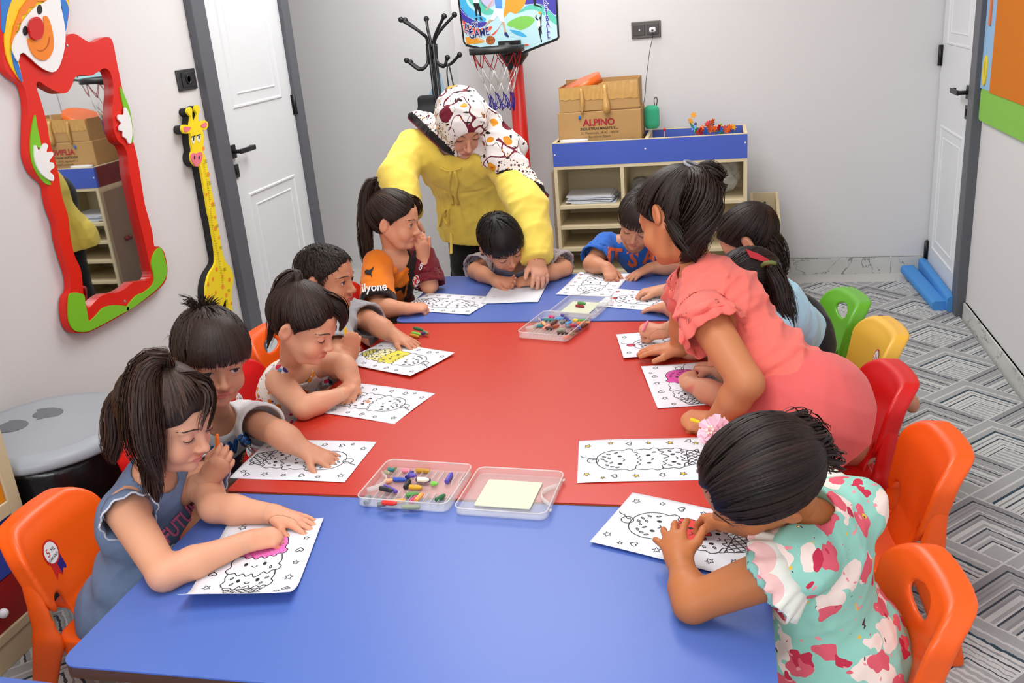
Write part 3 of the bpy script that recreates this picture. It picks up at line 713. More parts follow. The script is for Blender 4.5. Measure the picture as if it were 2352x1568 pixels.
# ------------------------------------------------------------------ giraffe height chart
gi = thing('giraffe_height_chart', 'yellow giraffe height chart with black edge beside white door', 'height chart', (XL, 3.4, 0.6))
M_gy = mat('giraffe_yellow', (250, 222, 20), .45); M_gp = mat('giraffe_pink', (238, 122, 140), .5); M_gs = mat('giraffe_spot', (242, 150, 40), .5); M_gb = mat('giraffe_black', (20, 20, 22), .6)
GK = 3.1375
def gpl(name, pts, z, t, m, n=60, closed=True): return plate(name, pts, XL + 0.002 + z, t, m, gi, GK, 400, 220, n, closed=closed)
body = [(118, 190), (122, 150), (112, 140), (97, 118), (100, 92), (118, 82), (132, 100), (130, 130), (134, 165), (145, 190), (158, 165), (166, 130), (152, 105), (155, 75), (172, 66), (186, 90), (182, 118), (172, 140), (176, 170), (184, 200), (200, 180), (225, 178), (244, 195), (243, 225), (222, 248), (205, 246), (216, 290), (214, 340), (207, 390), (225, 440), (245, 540), (270, 680), (292, 780), (305, 880), (325, 980), (340, 1080), (358, 1160), (375, 1200), (408, 1240), (425, 1290), (425, 1340), (416, 1400), (415, 1450), (420, 1530), (425, 1700), (395, 1700), (388, 1540), (384, 1470), (355, 1500), (330, 1700), (265, 1700), (245, 1560), (232, 1440), (234, 1360), (255, 1280), (290, 1225), (300, 1180), (295, 1100), (280, 1010), (262, 900), (245, 830), (235, 760), (222, 690), (205, 590), (186, 505), (160, 508), (128, 470), (124, 420), (133, 390), (122, 330), (118, 270), (100, 272), (72, 268), (58, 240), (64, 212), (88, 208), (110, 218)]
gpl('backing', [(a - 16 if a < 300 else a - 6, b + 4) for a, b in body], 0, 0.030, M_gb, 170)
gpl('body', body, 0.0302, 0.010, M_gy, 200)
for pts in ([(72, 225), (95, 224), (122, 228), (108, 250), (86, 262), (72, 250)], [(194, 214), (215, 196), (234, 194), (236, 215), (222, 228), (205, 226)]): gpl('ear_lining', pts, .0404, .002, M_gp, 30)
gpl('muzzle', [(126, 425), (140, 412), (162, 416), (185, 404), (203, 415), (203, 455), (185, 490), (164, 510), (142, 485), (126, 455)], .0404, .005, M_gp, 40)
for x_ in (148, 180): gpl('nostril', [(x_, 430), (x_ + 5, 440), (x_ + 2, 460), (x_ - 3, 455), (x_ - 4, 440)], .0456, .001, M_blackp, 16)
for x_, y_ in ((140, 318), (179, 308)):
    gpl('eye', [(x_ - 9, y_ - 22), (x_ + 9, y_ - 24), (x_ + 11, y_), (x_, y_ + 28), (x_ - 11, y_ + 5)], .0404, .002, M_white, 24); gpl('pupil', [(x_ - 2, y_ - 18), (x_ + 5, y_ - 18), (x_ + 4, y_ + 2), (x_ - 1, y_ + 2)], .0425, .001, M_blackp, 16)
    gpl('eyelid', [(x_ - 16, y_ - 24), (x_ + 14, y_ - 34), (x_ + 14, y_ - 27), (x_ - 14, y_ - 18)], .0425, .0015, M_blackp, closed=False)
for x_, y_, r in ((211, 380, 11), (246, 565, 13), (232, 712, 9), (276, 780, 13), (295, 875, 8), (298, 955, 13), (324, 1020, 9), (306, 1250, 12), (280, 1320, 11), (245, 1358, 10), (350, 1298, 8), (398, 1325, 12), (350, 1375, 13), (300, 1415, 9), (376, 1435, 11), (248, 1445, 9), (412, 1495, 9)):
    a_ = wp([(x_ + r * .8 * math.cos(t), y_ + r * 1.4 * math.sin(t)) for t in np.linspace(0, 6.28, 10, endpoint=False)], GK, XL + .0425, 400, 220); put('spot', MB().prism(a_, (XL + .0424, 0, 0), U, Wz, NX, .0008), M_gs, gi)
sc = MB()
for i in range(70):
    f_ = i / 69; x_ = 208 + (345 - 208) * f_ + 6 * math.sin(f_ * 9); y_ = 490 + 880 * f_; L_ = 16 if i % 5 == 0 else 9
    a_ = wp([(x_, y_), (x_ + L_, y_ - 2), (x_ + L_, y_ + 1.2), (x_, y_ + 3)], GK, XL + .0435, 400, 220); sc.prism(a_, (XL + .0424, 0, 0), U, Wz, NX, .0005)
for i, s in enumerate(('130', '120', '110', '100', '90', '80', '70')):
    v, f = TXT(s, 0.022); p = PX(400 + (226 + i * 28) / GK, 220 + (475 + i * 155) / GK, XL + .0435); flat_print(sc, [(a, b) for a, b in v], f, p, (0, 1, 0), (0, 0, 1), (1, 0, 0), 0)
put('scale', sc, mat('scale_olive', (150, 140, 20), .6), gi, 'printed centimetre scale', kind='stuff')
# ------------------------------------------------------------------ sockets
M_sock = mat('socket_anthracite', (52, 52, 54), .35, .5, .2)
so = thing('wall_socket', 'dark single wall socket left of the white door', 'socket', tuple(PX(426, 183, XL)))
c0 = PX(426, 183, XL); put('plate', MB().box(c0 + [.005, 0, 0], (.010, .142, .085)), M_sock, so, bevel=.003)
put('insert', MB().box(c0 + [.012, 0.004, 0], (.006, .098, .060)), mat('socket_black', (30, 30, 32), .3), so, bevel=.002)
put('well', MB().lathe([(.019, 0), (.019, .004), (.014, .004), (.014, .0005)], c0 + [.0145, .0, 0], 20, ax=(1, 0, 0)), M_black, so)
c1 = PY(1484, 68, YB)
so2 = thing('wall_socket', 'brown double wall socket with white charger above the cardboard boxes', 'socket', tuple(c1))
put('plate', MB().box(c1 + [0, -.005, 0], (.155, .010, .086)), mat('socket_brown', (84, 78, 74), .35, .5, .3), so2, bevel=.003)
for s_ in (-1, 1):
    put('insert', MB().box(c1 + [s_ * .036, -.012, 0], (.062, .006, .055)), mat('insert_brown', (58, 52, 50), .35), so2, bevel=.002)
put('screw', MB().lathe([(.004, 0), (.003, .002)], c1 + [-.034, -.0155, 0], 10, ax=(0, -1, 0)), M_white, so2)
ch_ = thing('phone_charger', 'white charger plug with thin black cable hanging to the boxes', 'charger', tuple(c1 + [.036, -.02, 0]))
put('plug', MB().box(c1 + [.036, -.0305, -.002], (.034, .030, .026)), M_white, ch_, bevel=.008, seg=3)
put('port', MB().box(c1 + [.036, -.046, -.004], (.012, .002, .006)), M_black, ch_)
q0 = c1 + [.036, -.047, -.012]
put('cable', MB().tube(smooth_path([q0, q0 + [0, -.004, -.03], PY(1492, 120, 5.17), PY(1484, 185, 5.15), PY(1482, 215, 5.14), PY(1478, 240, 5.12)], 24), .0017, 6), M_black, ch_)
# ------------------------------------------------------------------ number board on the right wall
bd = thing('number_board', 'felt number board with orange field and green base on right wall', 'board', (XR, 4.0, 1.2))
xb = XR - 0.02
g0 = PX(2247, 275, xb); gz1 = PX(2249, 201, xb)[2]; ye = 2.9
put('base_panel', MB().prism(rrect(ye, g0[2], g0[1], gz1, .02), (XR - .001, 0, 0), U, Wz, (-1, 0, 0), .019), mat('board_green', (138, 196, 84), .8, .2, bump=(300, .2)), bd)
b0 = PX(2249, 200, xb)[1]; b1 = PX(2275, 203, xb)[1]
put('number_strip', MB().bx((XR - .001, b1 - .03, gz1 + .0005), (xb, b0 - .004, gz1 + 1.0)), mat('board_blue', (150, 190, 226), .8, .2, bump=(300, .2)), bd)
put('felt_field', MB().bx((XR - .001, ye, gz1 - .004), (xb - .004, b1, gz1 + 1.0)), mat('board_orange', (212, 122, 34), .9, .2, bump=(160, .4)), bd)
for s, px, py, m, sz in (('0', 2264, 162, mat('digit_yellow', (232, 206, 50), .6), .135), ('1', 2279, 14, mat('digit_orange', (226, 124, 74), .6), .17)):
    c = PX(px, py, xb); mb = MB()
    if s == '0':
        k = 28; A = [(.030 * math.cos(a), .062 * math.sin(a)) for a in np.linspace(0, 2 * math.pi, k, endpoint=False)]; B = [(.011 * math.cos(a), .036 * math.sin(a)) for a in np.linspace(0, 2 * math.pi, k, endpoint=False)]
        V = [(xb - .006, c[1] - a, c[2] + b) for a, b in A + B] + [(xb, c[1] - a, c[2] + b) for a, b in A + B]
        F = [(i, k + i, k + (i + 1) % k, (i + 1) % k) for i in range(k)] + [(i, (i + 1) % k, 2 * k + (i + 1) % k, 2 * k + i) for i in range(k)] + [(k + i, 3 * k + i, 3 * k + (i + 1) % k, k + (i + 1) % k) for i in range(k)]
        mb.add(V, F)
    else:
        mb.prism([(-.012, -.075), (.012, -.075), (.012, .09), (-.004, .09), (-.035, .05), (-.030, .03), (-.012, .045)], (xb, c[1], c[2]), (0, -1, 0), Wz, (-1, 0, 0), .007)
    put('digit', mb, m, bd, bevel=.002)
# ------------------------------------------------------------------ toy cabinet at the back wall
M_birch = mat('birch_laminate', (222, 206, 170), .5, .4, var=.05, vscale=9, bump=(90, .05))
M_cblue = mat('cabinet_blue', (72, 98, 196), .38, .45, bump=(500, .04)); M_maroon = mat('cabinet_maroon', (120, 34, 34), .45)
CX0, CX1, CY0, CY1 = -.843, .128, 4.715, 5.06
zt = .872; zb = .752; zs = .735; th = .018
cab = thing('shelf_unit', 'birch toy shelf unit with blue tray top at the back wall', 'shelf unit', (-.36, 4.9, 0))
put('side_panel', MB().bx((CX0, CY0, .0125), (CX0 + th, CY1, zs)), M_birch, cab, bevel=.001)
put('side_panel', MB().bx((CX1 - th, CY0, .0125), (CX1, CY1, zs)), M_birch, cab, bevel=.001)
dx_ = -.5
put('divider', MB().bx((dx_, CY0 + .001, .06), (dx_ + th, CY1 - .01, zs - .0005)), M_birch, cab, bevel=.001)
put('top_panel', MB().bx((CX0, CY0, zs), (CX1, CY1, zs + th)), M_birch, cab, bevel=.001)
put('back_panel', MB().bx((CX0 + th, CY1 - .008, .0125), (CX1 - th, CY1 - .001, zs)), M_birch, cab)
put('plinth', MB().bx((CX0 + th, CY0 + .02, .0125), (CX1 - th, CY0 + .036, .06)), M_birch, cab)
for z in (.545, .436, .318, .19, .065):
    put('shelf', MB().bx((CX0 + th, CY0 + .002, z - th), (dx_, CY1 - .009, z)), M_birch, cab, bevel=.001)
for z in (.545, .30, .065):
    put('shelf', MB().bx((dx_ + th, CY0 + .002, z - th), (CX1 - th, CY1 - .009, z)), M_birch, cab, bevel=.001)
put('tray_front', MB().bx((CX0, CY0 - .001, zb), (CX1, CY0 + th, zt - .003)), M_cblue, cab)
put('tray_back', MB().bx((CX0, CY1 - th, zb), (CX1, CY1, zt - .003)), M_cblue, cab)
put('tray_side', MB().bx((CX0, CY0 + th, zb), (CX0 + th, CY1 - th, zt - .003)), M_maroon, cab)
put('tray_side', MB().bx((CX1 - th, CY0 + th, zb), (CX1, CY1 - th, zt - .003)), M_maroon, cab)
put('tray_divider', MB().bx((-.372, CY0 + th, zb + .002), (-.372 + th, CY1 - th, zt - .004)), M_birch, cab)
mb = MB()
for a, b in (((CX0, CY0 - .001), (CX1, CY0 + th)), ((CX0, CY1 - th), (CX1, CY1)), ((CX0, CY0 + th), (CX0 + th, CY1 - th)), ((CX1 - th, CY0 + th), (CX1, CY1 - th)), ((-.372, CY0 + th), (-.354, CY1 - th))):
    mb.bx((*a, zt - .003), (*b, zt))
put('edge_banding', mb, M_birch, cab)
for x_, z_ in ((CX0 + .01, .812), (-.37, .822), (CX1 - .01, .828)): put('screw_cap', MB().lathe([(.005, 0), (.004, .0015)], (x_, CY0 - .001, z_), 12, ax=(0, -1, 0)), M_white, cab)
kd = put('cabinet_door', MB().bx((CX0 - .016, CY0 + .012, .03), (CX0 - .0005, CY1 - .01, zs - .01)), mat('door_beech', (150, 128, 108), .5, var=.05), cab, bevel=.001)
put('knob', MB().ball((CX0 - .026, 4.84, .42), .014), M_maroon, kd); put('knob', MB().ball((CX0 - .026, 4.875, .42), .014), M_maroon, kd)
# birch bin right of the cabinet
bn = thing('toy_bin', 'small open birch toy bin standing right of the shelf unit', 'bin', (.2, 4.9, 0))
bx0, bx1, by0, by1, bz = .150, .297, 4.80, 5.06, .41
put('front_panel', MB().bx((bx0, by0, .0125), (bx1, by0 + .016, bz)), M_birch, bn, bevel=.001); put('back_panel', MB().bx((bx0, by1 - .016, .0125), (bx1, by1, bz + .10)), M_birch, bn, bevel=.001)
put('side_panel', MB().prism([(by0 + .016, .0125), (by1 - .016, .0125), (by1 - .016, bz + .10), (by0 + .016, bz)], (bx1 - .016, 0, 0), U, Wz, NX, .016), M_birch, bn)
put('side_panel', MB().prism([(by0 + .016, .0125), (by1 - .016, .0125), (by1 - .016, bz + .10), (by0 + .016, bz)], (bx0, 0, 0), U, Wz, NX, .016), M_birch, bn)
put('floor_panel', MB().bx((bx0 + .016, by0 + .016, .02), (bx1 - .016, by1 - .016, .03)), M_birch, bn)
for x_ in (.185, .228): put('bolt_hole', MB().lathe([(.007, 0), (.006, .002)], (x_, by1 - .016, bz + .045), 12, ax=(0, -1, 0)), M_dark, bn)
# cardboard box on the tray
M_card = mat('cardboard', (190, 150, 98), .75, .25, var=.07, vscale=7, bump=(120, .12)); M_tape = mat('packing_tape', (206, 160, 92), .18, .6, var=.16, vscale=22, bump=(26, .55))
bb = thing('cardboard_box', 'taped brown cardboard box with red lettering on the blue tray', 'box', (-.6, 4.85, zb + .019))
X0, X1, Y0, Y1, Z0, Zm, Z1 = -.818, -.392, 4.79, 5.03, zb + .019, 1.012, 1.148
put('body', MB().bx((X0, Y0, Z0), (X1, Y1, Zm)), M_card, bb, bevel=.004)
w_ = .004
put('flap', MB().prism([(X0 + .012, Zm), (X1 - .004, Zm + .012), (X1 - .01, Z1 + .012), (-.60, Z1 + .0), (-.60, Z1 - .008), (X0 + .018, Z1 - .012)], (0, Y0 + .002, 0), (1, 0, 0), Wz, (0, 1, 0), w_), M_card, bb, bevel=.001)
put('flap', MB().bx((X0 + .015, Y1 - .008, Zm), (X1 - .01, Y1 - .004, Z1 + .01)), M_card, bb)
put('flap', MB().bx((X0 + .012, Y0 + .008, Zm), (X0 + .016, Y1 - .01, Z1 - .01)), M_card, bb); put('flap', MB().prism([(Y0 + .008, Zm), (Y1 - .01, Zm), (Y1 - .02, Z1 + .01), (Y0 + .02, Z1 + .015)], (X1 - .014, 0, 0), U, Wz, NX, .004), M_card, bb)
mb = MB()
for a, b, z0_, z1_ in ((X0 + .016, -.68, 1.075, Z1 - .013), (-.685, -.58, 1.07, Z1 - .006), (-.582, X1 - .012, 1.068, Z1 + .006)):
    g = 9
    for i in range(g):
        xa, xb_ = a + (b - a) * i / g, a + (b - a) * (i + 1) / g; mb.add([(xa, Y0 + .0012 - .002 * (i % 2), z0_ + .003 * math.sin(i * 2.1)), (xb_, Y0 + .0012 - .002 * ((i + 1) % 2), z0_ + .003 * math.sin((i + 1) * 2.1)), (xb_, Y0 + .0006, z1_), (xa, Y0 + .0006, z1_)], [(0, 1, 2, 3)])
mb.tube(smooth_path([(-.69, Y0 - .004, 1.13), (-.685, Y0 - .01, 1.06), (-.69, Y0 - .008, 1.0)], 8), [.008, .012, .004], 6).tube(smooth_path([(-.57, Y0 - .004, 1.14), (-.565, Y0 - .012, 1.07), (-.562, Y0 - .012, 1.02), (-.57, Y0 - .01, 1.0)], 8), [.012, .010, .012, .018, .02, .02, .016, .008], 7)
put('tape', mb, M_tape, bb)
put('blue_tag', MB().ball((-.703, Y0 - .006, .985), (.007, .003, .012)), mat('tag_blue', (30, 110, 200), .4), bb)
mb = MB()
for s, sz, bold, cx_, cz_, mi in (('ALPINO', .046, .0018, -.607, .955, 0), ('INDUSTRIAS MASATS S.L.', .0175, .0006, -.607, .925, 1), ('C/ Metalurgia, 38-42 - 08038', .0165, 0, -.605, .904, 1), ('Barcelona (Spain)', .0165, 0, -.605, .885, 1), ('408311070', .012, 0, -.475, .862, 1), ('Set: 10015', .012, 0, -.475, .848, 1), ('Ref: Azul100', .010, 0, -.56, .848, 2)):
    v, f = TXT(s, sz, bold); flat_print(mb, v, f, (cx_, Y0, cz_), (1, 0, 0), Wz, (0, -1, 0), .0006, mi)
put('lettering', mb, [mat('letter_red', (168, 30, 50), .6), mat('letter_black', (62, 48, 36), .6), mat('letter_green', (100, 110, 30), .6)], bb, 'red and black printed lettering')
tb = thing('hoop_tray', 'orange round plastic tub tipped inside the cardboard box', 'tub', (-.7, 4.9, 1.14))
ax_ = unit((-.36, -.10, 1)); 
put('rim_band', MB().lathe([(.103, -.024), (.107, -.024), (.106, .024), (.102, .024)], (-.70, 4.905, 1.135), 40, ax=ax_), mat('tub_orange', (240, 108, 26), .3), tb)
put('yellow_band', MB().lathe([(.102, -.036), (.106, -.036), (.107, -.0245), (.103, -.0245)], (-.70, 4.905, 1.135), 40, ax=ax_), mat('tub_yellow', (240, 196, 30), .3), tb)
o = put('tape_roll', MB().lathe([(.073, 0), (.073, .016), (.03, .017), (.03, .004), (.028, .0)], (0, 0, 0), 36), M_white); o.scale = (1, .36, 1)
o.location = (-.735, 4.7615, zt - .008); tag(o, 'white plastic disc lying in the tray before the box', 'disc')
gp = thing('green_pouch', 'soft mint green pouch with loop beside the cardboard box', 'pouch', (-.34, 5.0, zt))
sdf_part('body', solid([rbox((-.352, 4.985, .944), (.040, .028, .062), .026)], .005), mat('pouch_green', (46, 186, 138), .6, sheen=.4), gp)
put('loop', MB().tube(smooth_path([(-.335, 4.985, 1.0), (-.338, 4.985, 1.03), (-.328, 4.985, 1.045), (-.322, 4.985, 1.03), (-.326, 4.985, 1.0)], 14), .0025, 6), M_dark, gp)
# flower blocks and lollipop sticks in the tray
FC = dict(orange=(240, 110, 40), red=(196, 30, 26), yellow=(246, 170, 30), blue=(40, 120, 214), green=(60, 180, 80))
FM = {k: mat('toy_' + k, v, .35) for k, v in FC.items()}
def flower(r=.018, t=.004):
    out = []
    for i in range(48):
        a = 2 * math.pi * i / 48; out.append(((r * (.78 + .22 * math.cos(6 * a))) * math.cos(a), (r * (.78 + .22 * math.cos(6 * a))) * math.sin(a)))
    return MB().prism(out, (0, 0, -t / 2), (1, 0, 0), (0, 1, 0), (0, 0, 1), t, smooth=False)
fl = {}
for k in FC:
    me = flower().mesh('flower_block'); me.materials.append(FM[k]); fl[k] = me
def block(k, p, rot, lab):
    o = bpy.data.objects.new('flower_block', fl[k]); C.objects.link(o); o.location = p; o.rotation_euler = rot
    tag(o, lab, 'toy block', 'plastic flower blocks in the blue tray')
def tpx(zx, zy, y): return PY(1470 + zx / 9.046, 230 + zy / 9.046, y)
heap = [('yellow', 1113, 310), ('yellow', 1050, 430), ('green', 1070, 520), ('blue', 1120, 575), ('red', 1400, 480), ('orange', 1505, 445), ('blue', 1490, 500), ('orange', 1280, 580), ('red', 1250, 620), ('orange', 1440, 560), ('red', 1300, 660), ('orange', 1460, 620), ('orange', 1540, 590), ('blue', 1360, 660), ('red', 1640, 570), ('yellow', 1640, 570), ('red', 1740, 590), ('orange', 1860, 560), ('blue', 1680, 610), ('blue', 1590, 650), ('green', 1690, 665), ('orange', 1800, 625), ('yellow', 1940, 560), ('blue', 1910, 630), ('green', 1160, 620), ('red', 1210, 680), ('orange', 1590, 600), ('red', 1850, 600)]
nick = ['lone', 'upper', 'tilted', 'small', 'topmost', 'front', 'half-hidden', 'leaning', 'flat', 'crosswise']
ordn = ['first', 'second', 'third', 'fourth', 'fifth', 'sixth', 'seventh', 'eighth', 'ninth']
for i, (k, a, b) in enumerate(heap):
    r = random.Random(i); p = tpx(a, b, 4.86 + .09 * r.random() if i > 3 else 4.93)
    rank = sum(1 for j, (k2, a2, b2) in enumerate(heap) if j > 3 and k2 == k and (a2, j) < (a, i))
    block(k, p, (r.uniform(.7, 2.2), r.uniform(-.7, .7), r.uniform(-1, 1)) if i else (1.5, .3, 0), ('yellow flower block at the tip of the standing chain' if i == 0 else 'orange-yellow flower block second down the standing chain' if i == 1 else 'green flower block third down the standing chain' if i == 2 else 'blue flower block at the foot of the standing chain' if i == 3 else '%s flower block, %s from the left of the %s ones heaped in the blue tray' % (k, ordn[rank], k)))
def lolly(k, a, b, c, y):
    t = thing('ball_stick', k + ' wooden ball on a stick standing in the blue tray', 'toy', tuple(tpx(a, b, y)))
    p = tpx(a, b, y); put('ball', MB().ball(p, .0075, 14), mat('ball_' + k, c, .35), t); put('stick', MB().tube([(p[0], p[1], zb + .02), p], .0026, 8), mat('stick_wood', (200, 140, 100), .6), t)
lolly('red', 508, 610, (214, 26, 30), 4.80); lolly('purple', 1153, 492, (76, 44, 120), 4.95); lolly('lime green', 1672, 505, (150, 206, 40), 5.0)
# papers and plastic bags on the shelves
pp = thing('paper_stack', 'stack of loose drawings and sheets on the upper left shelf', 'papers', (-.67, 4.85, .546))
M_paper = mat('paper_white', (226, 228, 235), .75, .2); M_pshade = mat('paper_bluish', (205, 218, 236), .75, .2)
for i in range(9):
    r = random.Random(40 + i); a_ = r.uniform(-.12, .12); ca, sa = math.cos(a_), math.sin(a_)
    put('sheet', MB().box((-.665 + r.uniform(-.02, .02), 4.86 + r.uniform(-.01, .01), .5465 + .0042 * i + .0018), (.235, .20, .0034), [[ca, -sa, 0], [sa, ca, 0], [0, 0, 1]]), M_paper if i % 3 else M_pshade, pp)
ba_ = thing('plastic_bag', 'clear crumpled plastic bag stuffed in the upper right shelf', 'bag', (-.02, 4.86, .546))
M_clear = mat('clear_plastic', (235, 238, 240), .18, .6, alpha=.42, bump=(34, .9))
gb = solid([ell((.005, 4.90, .63), (.085, .10, .075)), ell((-.05, 4.87, .60), (.08, .09, .05)), ell((.05, 4.93, .66), (.04, .06, .07))], .008, .03); V_, Q_ = gb.surface(); V_ = V_ + .006 * np.sin(V_[:, [1, 2, 0]] * 90 + 3 * np.sin(V_[:, [2, 0, 1]] * 40)); V_[:, 2] = np.clip(V_[:, 2], .547, .731); V_[:, 0] = np.clip(V_[:, 0], -1, .107)
put('film', mesh_np('film', V_ - np.array(ORG[ba_.name]), Q_), M_clear, ba_)
ba2 = thing('plastic_bag', 'grey plastic bag at the left of the upper right shelf', 'bag', (-.42, 4.86, .546))
gb = solid([ell((-.41, 4.88, .60), (.06, .09, .05)), ell((-.37, 4.86, .585), (.05, .08, .036))], .008, .03); V_, Q_ = gb.surface(); V_ = V_ + .005 * np.sin(V_[:, [1, 2, 0]] * 80 + 3 * np.sin(V_[:, [2, 0, 1]] * 50)); V_[:, 2] = np.clip(V_[:, 2], .547, .73); V_[:, 0] = np.clip(V_[:, 0], -.479, 1)
put('film', mesh_np('film', V_ - np.array(ORG[ba2.name]), Q_), mat('grey_plastic', (150, 150, 150), .25, .6, alpha=.7, bump=(34, .9)), ba2)
# ------------------------------------------------------------------ coat stand in the corner
cs = thing('coat_stand', 'black metal coat stand with ball-tipped hooks in the corner', 'coat stand', (-1.52, 4.95, 0))
yc_ = 4.95
def cp_(zx, zy, dy=0): return PY(860 + zx / 3.267, zy / 3.267, yc_ + dy)
M_pole = mat('stand_black', (40, 41, 44), .28, .5, .5)
top = cp_(430, 330); base = np.array([top[0], yc_, 0.043])
for i in range(4):
    a = math.pi / 4 + i * math.pi / 2; d = np.array([.018 * math.cos(a), .018 * math.sin(a), 0])
    put('pole', MB().tube([base + d, top + d], .0085, 10), M_pole, cs)
    e = np.array([.22 * math.cos(a), .22 * math.sin(a), -.02]); put('foot', MB().tube(smooth_path([base + d + [0, 0, .12], base + d * 3, base + e], 12), .009, 8), M_pole, cs)
hooks = [((410, 480), (395, 300), (350, 245), (200, 148), -.05), ((405, 470), (395, 300), (360, 255), (231, 152), .06), ((430, 360), (415, 280), (400, 220), (390, 142), .10), ((445, 440), (445, 310), (470, 230), (523, 122), -.03), ((455, 450), (450, 320), (490, 235), (601, 110), .05)]
for a, b, c, d, dy in hooks:
    pts = smooth_path([cp_(*a), cp_(*b, dy * .2), cp_(*c, dy * .6), cp_(*d, dy)], 16); put('hook', MB().tube(pts, .0085, 8).ball(pts[-1], .0155, 12), M_pole, cs)
for a, b, c, d, dy in [((395, 330), (400, 470), (340, 522), (241, 453), -.06), ((400, 330), (405, 460), (350, 515), (272, 467), .05), ((460, 330), (470, 460), (520, 500), (548, 432), -.06), ((460, 330), (475, 470), (560, 485), (639, 411), .05)]:
    pts = smooth_path([cp_(*a), cp_(*b, dy * .3), cp_(*c, dy), cp_(*d, dy)], 16); put('hook', MB().tube(pts, .0085, 8).ball(pts[-1], .0150, 12), M_pole, cs)
hb = thing('black_bag', 'black bag with straps hanging from the coat stand hooks', 'bag', tuple(cp_(480, 800)))
put('strap', MB().tube(smooth_path([cp_(548, 490, -.06), cp_(545, 560, -.06), cp_(562, 700, -.07), cp_(570, 900, -.08)], 12), .008, 6, flat=.4), M_dark, hb); put('strap', MB().tube(smooth_path([cp_(560, 490, -.06), cp_(580, 580, -.06), cp_(602, 700, -.07), cp_(610, 900, -.08)], 12), .008, 6, flat=.4), M_dark, hb)
sdf_part('body', solid([rbox(cp_(470, 1010, -.10), (.10, .05, .15), .04), rbox(cp_(410, 900, -.09), (.05, .03, .13), .02)], .008, .02), mat('bag_black', (28, 28, 30), .8), hb)
sb = thing('blue_bag', 'pale blue translucent bag hanging behind the coat stand', 'bag', tuple(cp_(480, 650, .05)))
sdf_part('body', solid([cone(cp_(490, 560, .05), cp_(470, 800, .06), .012, .075, .35, (0, 1, 0))], .008), mat('bag_blue', (170, 205, 228), .5), sb)
# ------------------------------------------------------------------ basketball hoop
hp_ = thing('basketball_hoop', 'toy basketball stand with printed backboard on a red pole', 'basketball hoop', (-.75, 4.9, 0))
pole_t = PY(1181, 140, 4.88); pole_b = np.array([pole_t[0] + .005, 4.88, 0.0])
put('pole', MB().lathe([(.044, 0.02), (.042, .5), (.0385, pole_t[2])] , (pole_b[0], 4.88, 0), 24), mat('hoop_red', (222, 36, 24), .35), hp_)
put('ground_base', MB().lathe([(.16, 0.0125), (.16, .03), (.12, .06), (.05, .07)], (pole_b[0], 4.88, 0), 32), M_dark, hp_)
put('bracket_cap', MB().lathe([(.036, -.07), (.045, -.04), (.075, -.005), (.078, .012), (.04, .014)], tuple(pole_t + [0, 0, .028]), 28), M_black, hp_)
nb = unit((-.50, -.87, 0)); pb = np.array([pole_t[0] - .01, 4.84, 0])
ub = unit(np.cross((0, 0, 1), nb)); ub = ub if ub[0] > 0 else -ub
def PB(px, py, off=0):
    d = ray(px, py); p = pb + nb * off; t = ((p - ORIG) @ nb) / (d @ nb); return ORIG + d * t
def pb2(px, py, off=0): q = PB(px, py, off) - pb; return (q @ ub, q[2])
def z2(x, y): return (1040 + x / 5.808, y / 5.808)
out_ = [z2(*p) for p in ((60, -420), (62, -100), (80, 0), (118, 300), (150, 560), (185, 605), (620, 700), (930, 706), (1395, 520), (1412, 490), (1385, 0), (1370, -420))]
o2 = [pb2(*p) for p in out_]
put('backboard', MB().prism(o2, pb, ub, (0, 0, 1), nb, -.014), mat('board_pvc', (226, 236, 244), .35), hp_, bevel=.004)
mb = MB(); V, F = strip(np.array(closed_path(o2, 60)) if False else np.array(o2), .012, True); flat_print(mb, V, F, pb, ub, (0, 0, 1), nb, .0012)
put('border', mb, M_black, hp_)
def clip_to(P, K):                              # keep what lies on the board
    ar = sum(K[i - 1][0] * K[i][1] - K[i][0] * K[i - 1][1] for i in range(len(K)))
    for i in range(len(K)):
        a, b = K[i - 1], K[i]; out = []; sd = lambda p: ((b[0] - a[0]) * (p[1] - a[1]) - (b[1] - a[1]) * (p[0] - a[0])) * (1 if ar > 0 else -1)
        for j in range(len(P)):
            p, q = P[j - 1], P[j]; sp, sq = sd(p), sd(q)
            if (sp >= 0) != (sq >= 0): t = sp / (sp - sq); out.append((p[0] + (q[0] - p[0]) * t, p[1] + (q[1] - p[1]) * t))
            if sq >= 0: out.append(q)
        P = out
        if not P: break
    return P
def bz(pts, off, mb, mi, n=30, closed=True):
    q = [pb2(*z2(*p)) for p in pts]; q = [tuple(a) for a in closed_path(q, n)] if closed else q
    q = clip_to(q, o2)
    if len(q) < 3: return
    mb.prism(q, pb + nb * (off - .0004), ub, (0, 0, 1), nb, .0004, mi)
pr = MB(); PC = [('sky', (70, 176, 226)), ('teal', (96, 200, 176)), ('indigo', (70, 66, 168)), ('orange_paint', (240, 160, 50)), ('green_paint', (130, 204, 90)), ('red_paint', (226, 84, 56)), ('lilac', (200, 190, 226)), ('amber', (228, 154, 48)), ('jersey_blue', (90, 150, 224)), ('skin_print', (206, 170, 140)), ('ball_print', (180, 98, 40)), ('paper_white_print', (240, 242, 246)), ('near_black', (24, 24, 30)), ('navy_letters', (26, 40, 110)), ('blue_letters', (60, 60, 170)), ('mint_print', (190, 228, 236))]
PI_ = {n: i for i, (n, c) in enumerate(PC)}; PM = [mat('hoop_' + n, c, .35) for n, c in PC]
